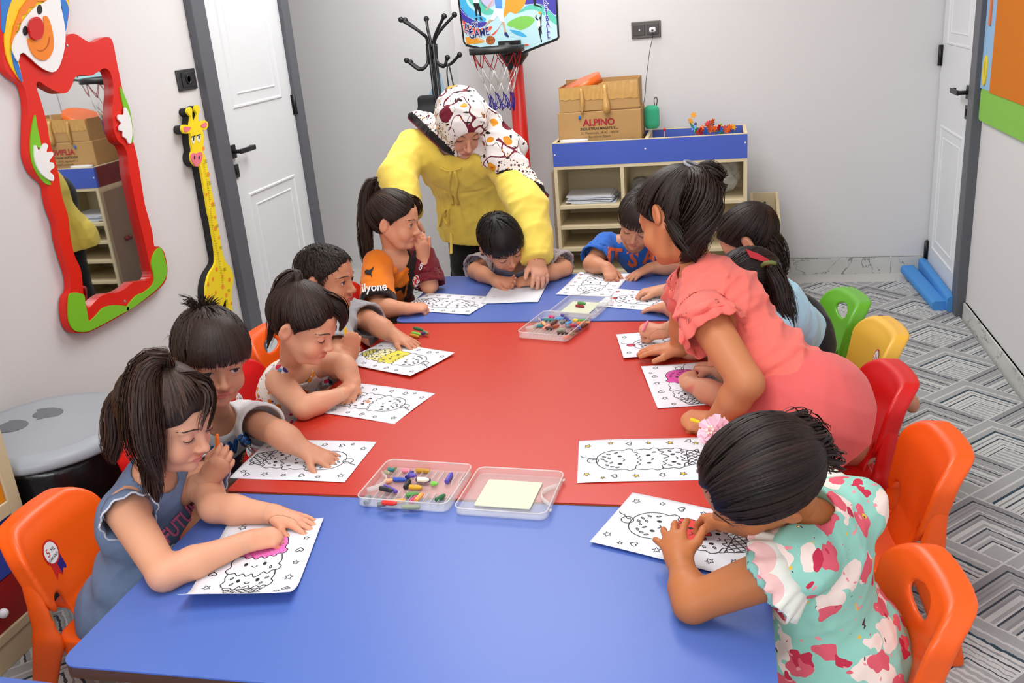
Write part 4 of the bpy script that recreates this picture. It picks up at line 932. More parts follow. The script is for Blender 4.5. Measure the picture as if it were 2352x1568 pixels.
for nm, off, pts in (('mint_print', .0006, [(40, -420), (200, 1200), (800, 1400), (1500, 900), (1500, -420)]), ('sky', .0009, [(85, -60), (95, 60), (180, 230), (330, 330), (450, 260), (330, 180), (200, 60), (160, -60)]), ('indigo', .0011, [(92, 90), (110, 240), (180, 300), (330, 370), (450, 330), (440, 290), (300, 280), (170, 180)]), ('teal', .0010, [(200, -60), (220, 20), (320, 120), (450, 200), (560, 160), (420, 60), (330, -60)]), ('red_paint', .0011, [(120, 262), (140, 420), (300, 470), (480, 420), (520, 350), (360, 380), (220, 340)]), ('amber', .0012, [(148, 490), (160, 560), (200, 590), (430, 560), (330, 500)]), ('lilac', .0010, [(360, -60), (380, 40), (450, 110), (560, 60), (580, -60)]), ('orange_paint', .0012, [(740, -60), (700, 60), (680, 230), (760, 160), (850, 180), (960, 60), (960, -60)]), ('green_paint', .0010, [(720, 330), (800, 260), (960, 210), (1090, 250), (1040, 340), (910, 400), (820, 370)]), ('teal', .0009, [(860, 180), (1100, 130), (1380, 330), (1380, 240), (1150, 60), (950, 110)]), ('sky', .0008, [(760, 400), (900, 420), (990, 490), (860, 470)]), ('indigo', .0008, [(970, -60), (970, 60), (1180, 70), (1375, 200), (1365, -60)]), ('sky', .00085, [(950, 100), (1150, 60), (1370, 210), (1372, 260), (1180, 130)]), ('red_paint', .0012, [(520, 460), (600, 390), (660, 300), (640, 340), (590, 420), (545, 470)])):
    bz(pts, off, pr, PI_[nm])
for nm, off, pts in (('paper_white_print', .0016, [(270, -80), (275, 40), (350, 40), (345, -80)]), ('near_black', .0017, [(275, 40), (300, 130), (310, 215), (325, 215), (335, 120), (362, 215), (380, 210), (372, 110), (350, 40)]), ('near_black', .0018, [(305, 235), (330, 235), (328, 285), (308, 270)]), ('near_black', .0018, [(358, 230), (382, 228), (402, 275), (370, 260)]),
                     ('jersey_blue', .0016, [(550, -80), (575, 110), (660, 118), (660, -80)]), ('skin_print', .0016, [(440, 130), (520, 10), (545, 0), (460, 145)]), ('paper_white_print', .0017, [(560, 110), (540, 180), (495, 255), (555, 270), (600, 200), (640, 285), (690, 290), (680, 200), (665, 118)]), ('skin_print', .0016, [(500, 258), (440, 320), (435, 370), (470, 320), (540, 270)]), ('skin_print', .0016, [(650, 285), (685, 380), (690, 430), (718, 430), (700, 360), (690, 288)]), ('navy_letters', .0018, [(690, 430), (720, 430), (755, 490), (735, 500), (692, 465)]),
                     ('near_black', .0016, [(1065, -60), (1085, 75), (1160, 90), (1190, 115), (1185, 85), (1110, 60), (1110, -60)]), ('near_black', .0016, [(1168, 230), (1178, 170), (1188, 180), (1185, 300), (1150, 380), (1160, 400), (1195, 460), (1185, 380), (1190, 340), (1180, 340)]), ('near_black', .0016, [(1140, 380), (1168, 500), (1180, 575), (1195, 545), (1180, 510), (1170, 380)]), ('paper_white_print', .0017, [(1130, 280), (1168, 270), (1172, 350), (1125, 365)]), ('near_black', .0016, [(1108, 195), (1100, 240), (1135, 275), (1145, 262), (1118, 235), (1120, 205)])):
    bz(pts, off, pr, PI_[nm], closed=False)
for c, r, nm in (((1162, 170), 18, 'orange_paint'), ((1168, 240), 15, 'near_black')): bz([(c[0] + r * math.cos(t), c[1] + r * math.sin(t)) for t in np.linspace(0, 6.28, 14, endpoint=False)], .0018, pr, PI_[nm])
bz([(505 + 62 * math.cos(t), 535 + 58 * math.sin(t)) for t in np.linspace(0, 6.28, 16, endpoint=False)], .0018, pr, PI_['ball_print'])
for pts in ([(445, 520), (500, 535), (565, 520)], [(500, 478), (490, 535), (510, 590)], [(460, 490), (490, 530), (470, 580)]):
    V, F = strip(smooth_path([pb2(*z2(*p)) for p in pts], 12), .0012); flat_print(pr, V, F, pb, ub, (0, 0, 1), nb, .0022, PI_['near_black'])
for pts in ([(95, 115), (200, 220), (380, 300)], [(940, 65), (1180, 60), (1370, 210)], [(120, 318), (150, 330)], [(860, 215), (1050, 205), (1220, 280), (1395, 425)], [(150, 490), (210, 488)], [(330, 505), (450, 540)], [(340, 525), (450, 560)]):
    V, F = strip(smooth_path([pb2(*z2(*p)) for p in pts], 14), .0018); flat_print(pr, V, F, pb, ub, (0, 0, 1), nb, .0015, PI_['paper_white_print'])
def letters(s, zx, zy, size, nm, rot=0.0, bold=.001, out=True):
    a = np.array(pb2(*z2(zx, zy))); c, sn = math.cos(rot), math.sin(rot)
    for (bo, col, off) in ((bold + .0022, 'paper_white_print', .0022), (bold, nm, .0027)) if out else ((bold, nm, .0027),):
        v, f = TXT(s, size, bo); flat_print(pr, [(a[0] + x * c - y * sn, a[1] + x * sn + y * c) for x, y in v], f, pb, ub, (0, 0, 1), nb, off, PI_[col])
letters('PLAY', 255, 352, .045, 'navy_letters', .12); letters('THE', 212, 428, .026, 'navy_letters', .08); letters('GAME', 355, 448, .055, 'navy_letters', .1)
for s, x_, y_ in (('B', 1222, -220), ('A', 1228, -150), ('S', 1234, -60), ('K', 1240, 18), ('E', 1245, 92), ('T', 1252, 172), ('B', 1262, 248), ('A', 1270, 325), ('L', 1276, 402), ('L', 1282, 480)): letters(s, x_, y_, .035, 'blue_letters', .05)
letters('pilsan', 990, 596, .013, 'red_paint', .05, .0006)
put('print', pr, PM, hp_, 'printed players and lettering')
rc = PB(*z2(760, 640)); br = PB(*z2(770, 620), 0)
rdir = nb; R_ = .125; ctr = PY(1131, 112, 4.62)
ctr = br + unit((ctr - br) * [1, 1, 0]) * (R_ + .045); ctr[2] = PY(1131, 114, ctr[1])[2]
put('ring_mount', MB().prism([pb2(*z2(*p)) for p in ((618, 550), (912, 530), (920, 700), (640, 730))], pb + nb * .003, ub, (0, 0, 1), nb, .006).tube([br + nb * .02, ctr + unit(br - ctr) * R_], .022, 10), M_black, hp_)
put('ring', MB().lathe([(R_ - .012, -.014), (R_ + .012, -.016), (R_ + .014, .012), (R_ - .010, .014), (R_ - .012, -.014)], tuple(ctr), 44), M_black, hp_)
NTc = [mat('net_red', (196, 34, 40), .7), mat('net_white', (236, 236, 236), .7), mat('net_blue', (52, 40, 150), .7)]
def npt(i, l, N=10):
    Rr = [R_, R_ * .84, R_ * .66, R_ * .52, R_ * .50][l]; zz = [-.01, -.085, -.155, -.21, -.30][l]; a = 2 * math.pi * (i + .5 * (l % 2)) / N; return ctr + [Rr * math.cos(a), Rr * math.sin(a), zz + .006 * math.sin(i * 3.3 + l)]
for l, mi in ((0, 0), (1, 1), (2, 1), (3, 2)):
    mb = MB()
    for i in range(10):
        for s_ in ((0, -1) if l % 2 == 0 else (0, 1)):
            a, b = npt(i, l), npt(i + s_, l + 1)
            if l < 3: mb.tube([a, (a + b) / 2 + [0, 0, -.006], b], .0022, 5)
            else: mb.tube(smooth_path([a, a * .6 + b * .4 + [.006, .004, 0], b + [0, 0, .01 * (i % 3)], npt(i, 3) * .5 + npt(i + 1, 3) * .5 + [0, 0, -.05]], 9), .0022, 5)
    put('net_cord', mb, NTc[mi], hp_)
# ------------------------------------------------------------------ waste bin and low cabinet on the left
wb = thing('waste_bin', 'grey-lidded round waste bin lined with a black bag', 'bin', (-1.925, 2.08, 0))
bc = (-1.925, 2.10)
M_lid = mat('lid_grey', (160, 166, 174), .4, .5, var=.06, vscale=5); M_bin = mat('bin_grey', (92, 92, 96), .5)
put('body', MB().lathe([(.17, 0.0125), (.185, .03), (.205, .30), (.235, .465)], (*bc, .0), 40), M_bin, wb)
hc = (-.11, .04); lid = MB().lathe([(.252, .462), (.256, .470), (.254, .492), (.238, .498), (.230, .506), (.214, .503), (.05, .506), (0.001, .507)], (*bc, 0), 48)
put('lid', lid, M_lid, wb)
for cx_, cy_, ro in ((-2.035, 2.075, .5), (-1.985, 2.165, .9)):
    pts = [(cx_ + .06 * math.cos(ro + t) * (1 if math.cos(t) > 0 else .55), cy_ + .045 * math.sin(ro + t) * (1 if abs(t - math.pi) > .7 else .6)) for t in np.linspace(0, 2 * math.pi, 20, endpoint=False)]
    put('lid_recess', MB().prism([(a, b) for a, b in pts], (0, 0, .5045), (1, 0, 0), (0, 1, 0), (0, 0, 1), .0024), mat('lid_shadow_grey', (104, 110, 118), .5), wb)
lb = MB().lathe([(.236, .462), (.243, .44), (.238, .38), (.228, .30), (.221, .265), (.2095, .262)], (*bc, 0), 60); lb.v = [(x + .004 * math.sin(z * 160 + 9 * math.atan2(y - bc[1], x - bc[0])), y + .004 * math.cos(z * 120 + 7 * math.atan2(y - bc[1], x - bc[0])), z) for x, y, z in lb.v]
put('bin_bag', lb, mat('bag_film', (18, 18, 20), .25, .6, bump=(40, .8)), wb)
lc = thing('low_cabinet', 'birch cabinet with orange, blue and red doors at the left edge', 'cabinet', (-2.0, 1.2, 0))
fx = -1.825; cy1 = 1.835; cy0 = .6
M_bd = mat('birch_dim', (206, 188, 152), .5, .4, var=.05)
put('carcass', MB().bx((XL + .005, cy0, .0125), (fx - .02, cy1 - .004, 1.25)), M_bd, lc)
for a, b in ((cy1 - .042, cy1), (1.20, 1.24), (cy0, cy0 + .04)): put('post', MB().bx((fx - .02, a, .10), (fx, b, 1.25)), M_bd, lc, bevel=.002)
zr = [.10, .40, .415, .70]
for z0_, z1_ in ((.085, .112), (.392, .430), (.74, .78), (1.22, 1.25)): put('rail', MB().bx((fx - .02, cy0, z0_), (fx + .0006, cy1 - .042, z1_)), M_bd, lc, bevel=.002)
put('plinth', MB().bx((fx - .03, cy0, 0.013), (fx - .004, cy1 - .005, .085)), M_bd, lc)
for z0_, z1_, n_, c in ((.114, .24, 'red', (150, 22, 24)), (.244, .390, 'blue', (52, 70, 160)), (.432, .738, 'orange', (232, 140, 22))):
    d = put('cabinet_door', MB().bx((fx - .018, 1.242, z0_), (fx - .006, cy1 - .044, z1_)), mat('cabinet_door_' + n_, c, .4), lc, n_ + ' door')
    if n_ == 'red':
        kp = PX(8, 1408, fx + .012); put('knob', MB().ball(kp, .013, 14), M_white, d)
    put('cabinet_door', MB().bx((fx - .018, .642, z0_), (fx - .006, 1.198, z1_)), mat('cabinet_door_' + n_, c, .4), lc)
# ------------------------------------------------------------------ people: anatomy, hair, clothes
def skin_mat():
    m = mat('skin', (220, 170, 140), 0.5, 0.35, attr='Col', bump=(350, 0.05), sss=0.12); return m
M_skin = skin_mat()
M_hair = mat('hair', (50, 36, 30), 0.46, 0.22, attr='Col'); M_cap = mat('hair_cap', (40, 28, 24), 0.55, 0.4, attr='Col', bump=(240, .5))
M_eye = mat('eye', (255, 255, 255), 0.12, 0.5, attr='Col'); M_lash = mat('eyelash', (22, 15, 13), 0.6); 
CRAN = [((0, -.012, .030), (.0715, .0885, .0765)), ((0, .028, .030), (.0605, .056, .060))]
def ell_sd(P, c, r):
    q = (P - np.array(c)) / np.array(r); k0 = np.linalg.norm(q, axis=-1); k1 = np.linalg.norm(q / np.array(r), axis=-1); return k0 * (k0 - 1) / (k1 + 1e-9)
def cran_sd(P):
    a = ell_sd(P, *CRAN[0]); b = ell_sd(P, *CRAN[1]); k = .02; h = np.maximum(k - np.abs(a - b), 0) / k; return np.minimum(a, b) - h * h * k / 4
def cran_grad(P):
    e = 1e-3; return np.stack([cran_sd(P + np.eye(3)[i] * e) - cran_sd(P - np.eye(3)[i] * e) for i in range(3)], -1) / (2 * e)
def cran_proj(P, off):
    for _ in range(2):
        g = cran_grad(P); g /= np.linalg.norm(g, axis=-1, keepdims=True) + 1e-9; P = P - g * (cran_sd(P) - off)[..., None]
    return P
class Head:
    def __init__(s, H, fwd, up, size=1.0, adult=0.0): s.H = np.asarray(H, float); s.R = frame(fwd, up); s.s = size; s.ad = adult
    def T(s, p): return s.H + (np.asarray(p, float) * s.s) @ s.R.T
    def L(s, P): return ((np.asarray(P, float) - s.H) @ s.R) / s.s
    def prims(s, eye_open=.5, smile=0.0, cheeks=1.0, mouth=0):
        o = []; S_ = s.s; a = s.ad
        def E(c, r, k, R=None): p = ell(s.T(c), np.array(r) * S_, s.R if R is None else s.R @ R); p.sk = k * S_; o.append(p)
        def K(p0, p1, r0, r1, k, flat=None, ax=None): p = cone(s.T(p0), s.T(p1), r0 * S_, r1 * S_, flat, None if ax is None else s.R @ np.array(ax, float)); p.sk = k * S_; o.append(p)
        dz = -.014 * a
        for c, r in CRAN: E(c, r, .02)
        E((0, .034, -.026 + dz * .4), (.0535, .0475, .060 + .006 * a), .02)                   # face mass
        E((0, .040, -.074 + dz), (.030, .032, .024), .022)                             # jaw
        E((0, .0665, -.080 + dz), (.0135, .0125, .0115), .014)                           # chin
        for q in (-1, 1):
            E((q * .032, .0545, -.038 + dz * .4), (.0235 * (1 - .15 * a), .022 * cheeks, .0235), .018)               # cheek
            K((q * .050, -.004, -.030), (q * .027, .036, -.076 + dz), .020, .016, .018)        # jaw line
            K((q * .010, .0815, .0175), (q * .044, .0685, .016), .0065, .0055, .012)        # brow ridge
            E((q * .0745, -.010, -.006), (.0075, .0165, .0275), .004, np.array(Matrix.Rotation(q * .38, 3, 'Z') @ Matrix.Rotation(-.15, 3, 'X')))   # ear
        cut = []
        def X(c, r, k, R=None): p = ell(s.T(c), np.array(r) * S_, s.R if R is None else s.R @ R); p.sk = k * S_; cut.append(p)
        for q in (-1, 1): X((q * .0305, .0975, .001), (.020, .020, .015), .012)                   # eye socket
        post = []
        def E2(c, r, k, R=None): p = ell(s.T(c), np.array(r) * S_, s.R if R is None else s.R @ R); p.sk = k * S_; post.append(p)
        def K2(p0, p1, r0, r1, k): p = cone(s.T(p0), s.T(p1), r0 * S_, r1 * S_); p.sk = k * S_; post.append(p)
        for q in (-1, 1): E2((q * .0305, .0675, .001), (.0148, .0140, .0138), .005)                   # lids
        nl = .006 * a
        K2((0, .079, .006), (0, .0935 + nl, -.027 - nl), .0052, .0082, .010); E2((0, .0955 + nl, -.0295 - nl), (.0088, .0085, .0080), .006)     # nose
        for q in (-1, 1): E2((q * .0100, .0865 + nl * .6, -.0330 - nl), (.0065, .0080, .0058), .005)
        mz = -.055 + dz * .8
        E2((0, .0815, mz + .0036), (.0155, .0080, .0042), .005); E2((0, .0800, mz - .0048), (.0125, .0078, .0046), .005)            # lips
        for q in (-1, 1): E2((q * .0180, .0755, mz), (.006, .006, .006), .006)
        cut2 = []
        def X2(c, r, k, R=None): p = ell(s.T(c), np.array(r) * S_, s.R if R is None else s.R @ R); p.sk = k * S_; cut2.append(p)
        X2((0, .0905, mz - .0006), (.0165, .0075, .0015 + mouth * .004), .002)
        for q in (-1, 1):
            X2((q * .0055, .0905 + nl, -.0395 - nl), (.0028, .0040, .0035), .002)
            X2((q * .0835, -.0055, -.003), (.0065, .0095, .0165), .003, np.array(Matrix.Rotation(q * .38, 3, 'Z')))
            if eye_open >= .3: X2((q * .0305, .0820, .0005 - .0035 * (1 - eye_open)), (.0132, .0098, .0022 + .0058 * eye_open), .0015)
        s.mz = mz; s.eo = eye_open
        return o, cut, post, cut2
HF = dict(flat=((6, 10, 8), (9, 2, -4, -11)), spread=((12, 16, 10), (20, 6, -8, -24)), pinch=((38, 42, 22), (5, 1, -2, -6)), fist=((74, 84, 50), (3, 1, -1, -4)), relaxed=((24, 30, 20), (7, 2, -3, -9)), point=((20, 24, 14), (5, 1, -2, -6)))
def hand_prims(W, X, N, side, pose, s, k=.0022):
    """wrist, finger direction, back-of-hand normal; side 'R'/'L'"""
    X = unit(X); N = np.asarray(N, float); N = unit(N - X * (N @ X)); Y = np.cross(N, X); ts = 1 if side == 'R' else -1
    W = np.asarray(W, float); o = []
    def c_(a, b, ra, rb, kk, flat=None, ax=None): p = cone(a, b, ra * s, rb * s, flat, ax); p.sk = kk * s; o.append(p)
    c_(W - X * .012 * s, W + X * .020 * s, .0185, .021, .012, .72, N)
    c_(W + X * .018 * s + Y * ts * .004 * s, W + X * .046 * s + Y * ts * .002 * s, .023, .0235, .012, .46, N)
    curl, spl = HF[pose]; tips = []
    for i, (off, L) in enumerate(((.0195, .046), (.0068, .051), (-.0060, .047), (-.0180, .037))):
        a = math.radians(spl[i]); d = X * math.cos(a) + Y * ts * math.sin(a); p = W + X * (.050 - .004 * (i == 3) - .001 * (i == 0)) * s + Y * ts * off * s
        r = [.0072, .0074, .0071, .0062][i]; ang = 0; ci = 1.0
        if pose == 'point': ci = 1 + .9 * (i > 0) + .6 * (i > 1)
        if pose == 'pinch': ci = 1 + .10 * i
        q0 = p - d * .014 * s
        c_(q0, p, r, r, .006)
        for j, f in enumerate((.46, .30, .24)):
            ang += math.radians(curl[j] * ci); e = d * math.cos(ang) - N * math.sin(ang); q = p + e * L * f * s
            c_(p, q, r * (1 - .07 * j), r * (1 - .07 * (j + 1)), k); p = q
        tips.append(p)
    b = W + X * .014 * s + Y * ts * .015 * s - N * .003 * s
    if pose in ('pinch', 'fist'): d1, d2 = X * .72 + Y * ts * .42 - N * .58, X * .80 - Y * ts * .16 - N * .58
    elif pose == 'spread': d1, d2 = X * .55 + Y * ts * .85 - N * .12, X * .78 + Y * ts * .6 - N * .15
    else: d1, d2 = X * .74 + Y * ts * .62 - N * .22, X * .92 + Y * ts * .32 - N * .28
    m = b + unit(d1) * .030 * s; t = m + unit(d2) * .025 * s
    c_(b, m, .0105, .0085, .008); c_(m, t, .0083, .0066, k)
    return o, tips, t, (X, Y, N)
def ribbons(paths, w, outn=None, taper=.25, hgt=.45):
    """paths (n,k,3): flat locks with a ridge; outn: outward direction per point"""
    P = np.asarray(paths, float); n, k, _ = P.shape
    T = np.gradient(P, axis=1); T /= np.linalg.norm(T, axis=2, keepdims=True) + 1e-9
    if outn is None: outn = P - P.mean(axis=(0,), keepdims=True)
    O = outn - T * (outn * T).sum(2, keepdims=True); O /= np.linalg.norm(O, axis=2, keepdims=True) + 1e-9
    B = np.cross(T, O); t = np.linspace(0, 1, k)
    prof = (np.minimum(1, .35 + t * 5) * (1 - (1 - taper) * np.clip((t - .55) / .45, 0, 1) ** 1.5))[None, :, None] * (np.asarray(w).reshape(-1, 1, 1) if np.ndim(w) else w)
    V = np.stack([P + B * prof, P + O * prof * hgt, P - B * prof], 2).reshape(-1, 3)
    i0 = np.arange(n)[:, None] * (k * 3) + np.arange(k - 1)[None, :] * 3
    Q = [np.stack([i0 + a, i0 + 3 + a, i0 + 3 + b, i0 + b], -1).reshape(-1, 4) for a, b in ((0, 1), (1, 2))]
    return V, np.concatenate(Q)[:, ::-1]
def hair_cols(n, k, base, seed, hi=.55):
    r = np.random.RandomState(seed); b = np.array(lin(base)) * .62; f = (.6 + r.rand(n) * .9)
    warm = 1 + hi * (r.rand(n) > .86)[:, None] * np.array([1.0, .8, .6])
    c = b[None] * f[:, None] * warm
    return np.repeat(c, k * 3, axis=0)
def bundle(ctr, rad, n, seed, k=16, w=.0032, wave=.004, spread_end=0, flat=1.0, flat_ax=(0, 0, 1), ragged=.25):
    """a tail of hair along a centre line, radii along it"""
    n = int(n * 1.7); k = 11; r = np.random.RandomState(seed); c = smooth_path(ctr, k); T = np.gradient(c, axis=0); T /= np.linalg.norm(T, axis=1)[:, None]
    u = np.cross(T, flat_ax); u /= np.linalg.norm(u, axis=1)[:, None] + 1e-9; v = np.cross(T, u)
    R = np.interp(np.linspace(0, 1, k), np.linspace(0, 1, len(rad)), rad)
    a = r.rand(n) * 2 * np.pi; q = np.sqrt(r.rand(n) * .85 + .15)
    ph = r.rand(n, 3) * 6.28; t = np.linspace(0, 1, k)
    A = (q * np.cos(a))[:, None] + wave / .02 * .5 * np.sin(ph[:, :1] + t * 5); B = ((q * np.sin(a)) * flat)[:, None] + wave / .02 * .5 * np.sin(ph[:, 1:2] + t * 4)
    P = c[None] + R[None, :, None] * (A[..., None] * u[None] + B[..., None] * v[None])
    if ragged:
        L = 1 - ragged * r.rand(n); idx = L[:, None] * np.linspace(0, k - 1, k)[None]; lo = np.floor(idx).astype(int); hi = np.minimum(lo + 1, k - 1); f = (idx - lo)[..., None]
        ar = np.arange(n)[:, None]; P = P[ar, lo] * (1 - f) + P[ar, hi] * f
    O = A[..., None] * u[None] + B[..., None] * v[None] + 1e-4
    V, Q = ribbons(P, min(w, .0016) * (.6 + .8 * r.rand(n)), O)
    return V, Q, n, k
class Mesh:
    """joins several numpy meshes"""
    def __init__(s): s.V = []; s.Q = []; s.C = []; s.n = 0
    def add(s, V, Q, c):
        s.V.append(V); s.Q.append(Q + s.n); s.C.append(np.broadcast_to(np.asarray(c, float), (len(V), 3))); s.n += len(V)
    def make(s, name, m, parent, label=None):
        V = np.concatenate(s.V) - np.array(ORG[parent.name]); me = mesh_np(name, V, np.concatenate(s.Q), cols=np.concatenate(s.C)); return put(name, me, m, parent, label)
def folds(g, amp, seed, wl=.05, aniso=None, band=.02):
    r = np.random.RandomState(seed); i, x, y, z = g.near(band); P = np.stack([x, y, z], 1); f = np.zeros(len(P))
    for k in range(5):
        d = unit(r.randn(3) if aniso is None else r.randn(3) * .35 + np.asarray(aniso) * (1 if k % 2 else -1)); L = wl * (.6 + r.rand()); w2 = unit(r.randn(3))
        f += (1 - np.abs(np.sin(P @ d * (math.pi / L) + 1.1 * np.sin(P @ w2 * (math.pi / (L * 2.2)) + r.rand() * 6) + r.rand() * 6))) ** 2 - .3
    g.D[i] -= (amp * f / 2.2).astype(np.float32); return g
class Person:
    def __init__(p, label, base, s=1.0, skin=(224, 172, 142), vox=1.0, name='person', cat='person'):
        p.root = thing(name, label, cat, tuple(base), 'children and teacher at the tables'); p.s = s; p.skin = np.array(lin(skin)) * np.array([.92, .84, .78]); p.vx = vox; p.prims = []; p.hands = []; p.label = label
    def setup(p, pel, neck, RS, LS, head, RE, LE, RW, LW, RK=None, LK=None, RA=None, LA=None, girth=1.0, arm=1.14):
        s = p.s; A = np.asarray
        p.pel, p.neck, p.RS, p.LS, p.head, p.RE, p.LE, p.RW, p.LW = A(pel), A(neck), A(RS), A(LS), head, A(RE), A(LE), A(RW), A(LW)
        p.lat = unit(p.RS - p.LS); p.up = unit(p.neck - p.pel); p.fw = unit(np.cross(p.up, p.lat)); p.lat2 = np.cross(p.fw, p.up); p.g = arm ** 2; p.arm = arm
        R = np.stack([p.lat2, p.fw, p.up], 1); p.TR = R
        p.chest = p.pel + (p.neck - p.pel) * .70; p.belly = p.pel + (p.neck - p.pel) * .30 + p.fw * .008 * s
        def add(q, k): q.sk = k; p.prims.append(q); return q
        g = girth
        p.torso = [add(ell(p.pel, A((.100, .078, .085)) * s * g, R), .03), add(ell(p.belly, A((.092, .078, .085)) * s * g, R), .04), add(ell(p.chest, A((.098, .072, .095)) * s * g, R), .05)]
        p.torso.append(add(cone(p.RS * .88 + p.LS * .12, p.LS * .88 + p.RS * .12, .036 * s, .036 * s), .04))
        nb = p.head.T((0, -.022, -.045)); p.nb = nb
        add(cone(p.neck - p.up * .01 * s, nb, .036 * s, .031 * s), .02); add(cone(p.neck - p.up * .02 * s, p.RS, .03 * s, .027 * s), .03); add(cone(p.neck - p.up * .02 * s, p.LS, .03 * s, .027 * s), .03)
        for S_, E, W in ((p.RS, p.RE, p.RW), (p.LS, p.LE, p.LW)):
            ar = p.arm; add(cone(S_, E, .037 * s * ar, .0285 * s * ar), .02); add(cone(E, E * .65 + W * .35, .0285 * s * ar, .0285 * s * ar), .012); add(cone(E * .65 + W * .35, W, .0285 * s * ar, .0190 * s * ar ** .6), .012)
        f = p.fw; hl = p.lat2 * .052 * s; p.RH, p.LH = p.pel + hl - p.up * .02 * s, p.pel - hl - p.up * .02 * s
        p.RK = A(RK) if RK is not None else p.RH + np.array([f[0], f[1], 0]) * .27 * s + hl * .3; p.LK = A(LK) if LK is not None else p.LH + np.array([f[0], f[1], 0]) * .27 * s - hl * .3
        p.RA = A(RA) if RA is not None else np.array([*(p.RK[:2] - f[:2] * .03), .075]); p.LA = A(LA) if LA is not None else np.array([*(p.LK[:2] - f[:2] * .03), .075])
        p.legs = []
        for H, K, An in ((p.RH, p.RK, p.RA), (p.LH, p.LK, p.LA)):
            p.legs += [add(cone(H, K, .066 * s, .046 * s), .03), add(cone(K, K * .6 + An * .4, .046 * s, .042 * s), .02), add(cone(K * .6 + An * .4, An, .042 * s, .027 * s), .02)]
        return p
    def feet(p, col=(70, 70, 80), bare=False, fd=None):
        s = p.s; f = unit([p.fw[0], p.fw[1], 0]) if fd is None else unit(fd)
        for An in (p.RA, p.LA):
            pr = [cone(An - f * .02 * s - [0, 0, .035 * s], An + f * .10 * s - [0, 0, .040 * s], .026 * s, .024 * s, 1.25, np.cross(f, (0, 0, 1))), cone(An, An + f * .05 * s - [0, 0, .03 * s], .027 * s, .026 * s)]
            if bare:
                for q in pr: q.sk = .02; p.prims.append(q)
            else:
                g = solid(pr, .006, .015, grow=.008); g.half((0, 0, .0135), (0, 0, -1)); sdf_part('shoe', g, mat('shoe_%d_%d_%d' % col, col, .5), p.root)
    def hand(p, side, X, N, pose, hs=1.0):
        W = p.RW if side == 'R' else p.LW
        o, tips, th, fr = hand_prims(W, X, N, side, pose, p.s * 1.02 * hs); p.prims += o; c = W + unit(X) * .05 * p.s * hs; p.hands.append((c, .070 * p.s * hs)); return tips, th, fr
    def body(p, eye_open=.4, gaze=(0, 1, -.4), mouth=0, lips=(196, 96, 92), brow=(44, 30, 26), cheeks=1.0, blush=.5, brow_w=.0016, face=True, smile=0):
        hd = p.head; a, c1, b, c2 = hd.prims(eye_open, smile, cheeks, mouth)
        def fill(g):
            for q in p.prims: g.add(q, q.sk)
            for q in a: g.add(q, q.sk)
            for q in c1: g.cut(q, q.sk)
            for q in b: g.add(q, q.sk)
            for q in c2: g.cut(q, q.sk)
            return g
        lo, hi = bounds(p.prims + a, .01)
        VV, QQ, n = [], [], 0
        reg = [(hd.T((0, .005, -.005)), .120 * hd.s, .0028 * p.vx * (1 if face else 1.4))] + [(c, r, .0023 * p.vx) for c, r in p.hands]
        V, Q = fill(Grid(lo, hi, .0078 * min(1.25, p.vx))).surface()
        ins = np.zeros(len(V), bool)
        for c, r, h in reg: ins |= np.linalg.norm(V - c, axis=1) < r - .008
        Q = Q[~ins[Q].all(1)]; V = relax(V, Q, 1, .4); VV.append(V); QQ.append(Q); n = len(V)
        hv = None
        for k, (c, r, h) in enumerate(reg):
            V, Q = fill(Grid(c - r - .004, c + r + .004, h)).surface()
            d = np.linalg.norm(V - c, axis=1) < r + .003; Q = Q[d[Q].all(1)]
            for ctr_, rad_, _ in reg[:k]:
                d = np.linalg.norm(V - ctr_, axis=1) > rad_ - .001; Q = Q[d[Q].any(1)]
            V = relax(V, Q, 1, .45); fn_ = np.cross(V[Q[:, 2]] - V[Q[:, 0]], V[Q[:, 3]] - V[Q[:, 1]]); vn = np.stack([sum(np.bincount(Q[:, j], fn_[:, i], len(V)) for j in range(4)) for i in range(3)], 1); vn /= np.linalg.norm(vn, axis=1)[:, None] + 1e-12
            V = V - vn * (np.clip((np.linalg.norm(V - c, axis=1) - (r - .005)) / .007, 0, 1) * .0016)[:, None]
            if k == 0: hv = (V, Q)
            VV.append(V); QQ.append(Q + n); n += len(V)
        V = np.concatenate(VV); Q = np.concatenate(QQ)
        used = np.zeros(len(V), bool); used[Q.ravel()] = True; mp = np.cumsum(used) - 1; V = V[used]; Q = mp[Q]
        col = np.repeat(p.skin[None], len(V), 0); L = hd.L(V)
        def blob(c, r, pw=2): return np.exp(-(((L - np.array(c)) / np.array(r)) ** 2).sum(1) * pw)
        mz = hd.mz
        for q in (-1, 1):
            f = blob((q * .036, .07, -.035), (.026, .04, .022), 1)[:, None] * blush * .5; col = col * (1 - f) + f * p.skin * np.array([1.04, .74, .70])
            f = blob((q * .0745, -.01, -.006), (.02, .025, .03), 1)[:, None] * .35; col = col * (1 - f) + f * p.skin * np.array([1.0, .74, .68])
        f = blob((0, .097, -.03), (.014, .012, .012), 1)[:, None] * .3 * blush; col = col * (1 - f) + f * p.skin * np.array([1.0, .76, .7])
        f = np.clip(1.6 * np.exp(-(((L[:, 0]) / .0160) ** 2) ** 2 - (((L[:, 2] - mz + .0008) / .0080) ** 2) ** 2) * (L[:, 1] > .06), 0, 1)[:, None] * .75; col = col * (1 - f) + f * np.array(lin(lips))
        for c, r in p.hands:
            f = (np.exp(-(np.linalg.norm(V - c, axis=1) / (r * .9)) ** 4) * .12)[:, None]; col = col * (1 - f) + f * p.skin * np.array([1.0, .7, .62])
        org = np.array(ORG[p.root.name]); put('body', mesh_np('body', V - org, Q, cols=col), M_skin, p.root)
        p.hv = hv
        if not face: return p
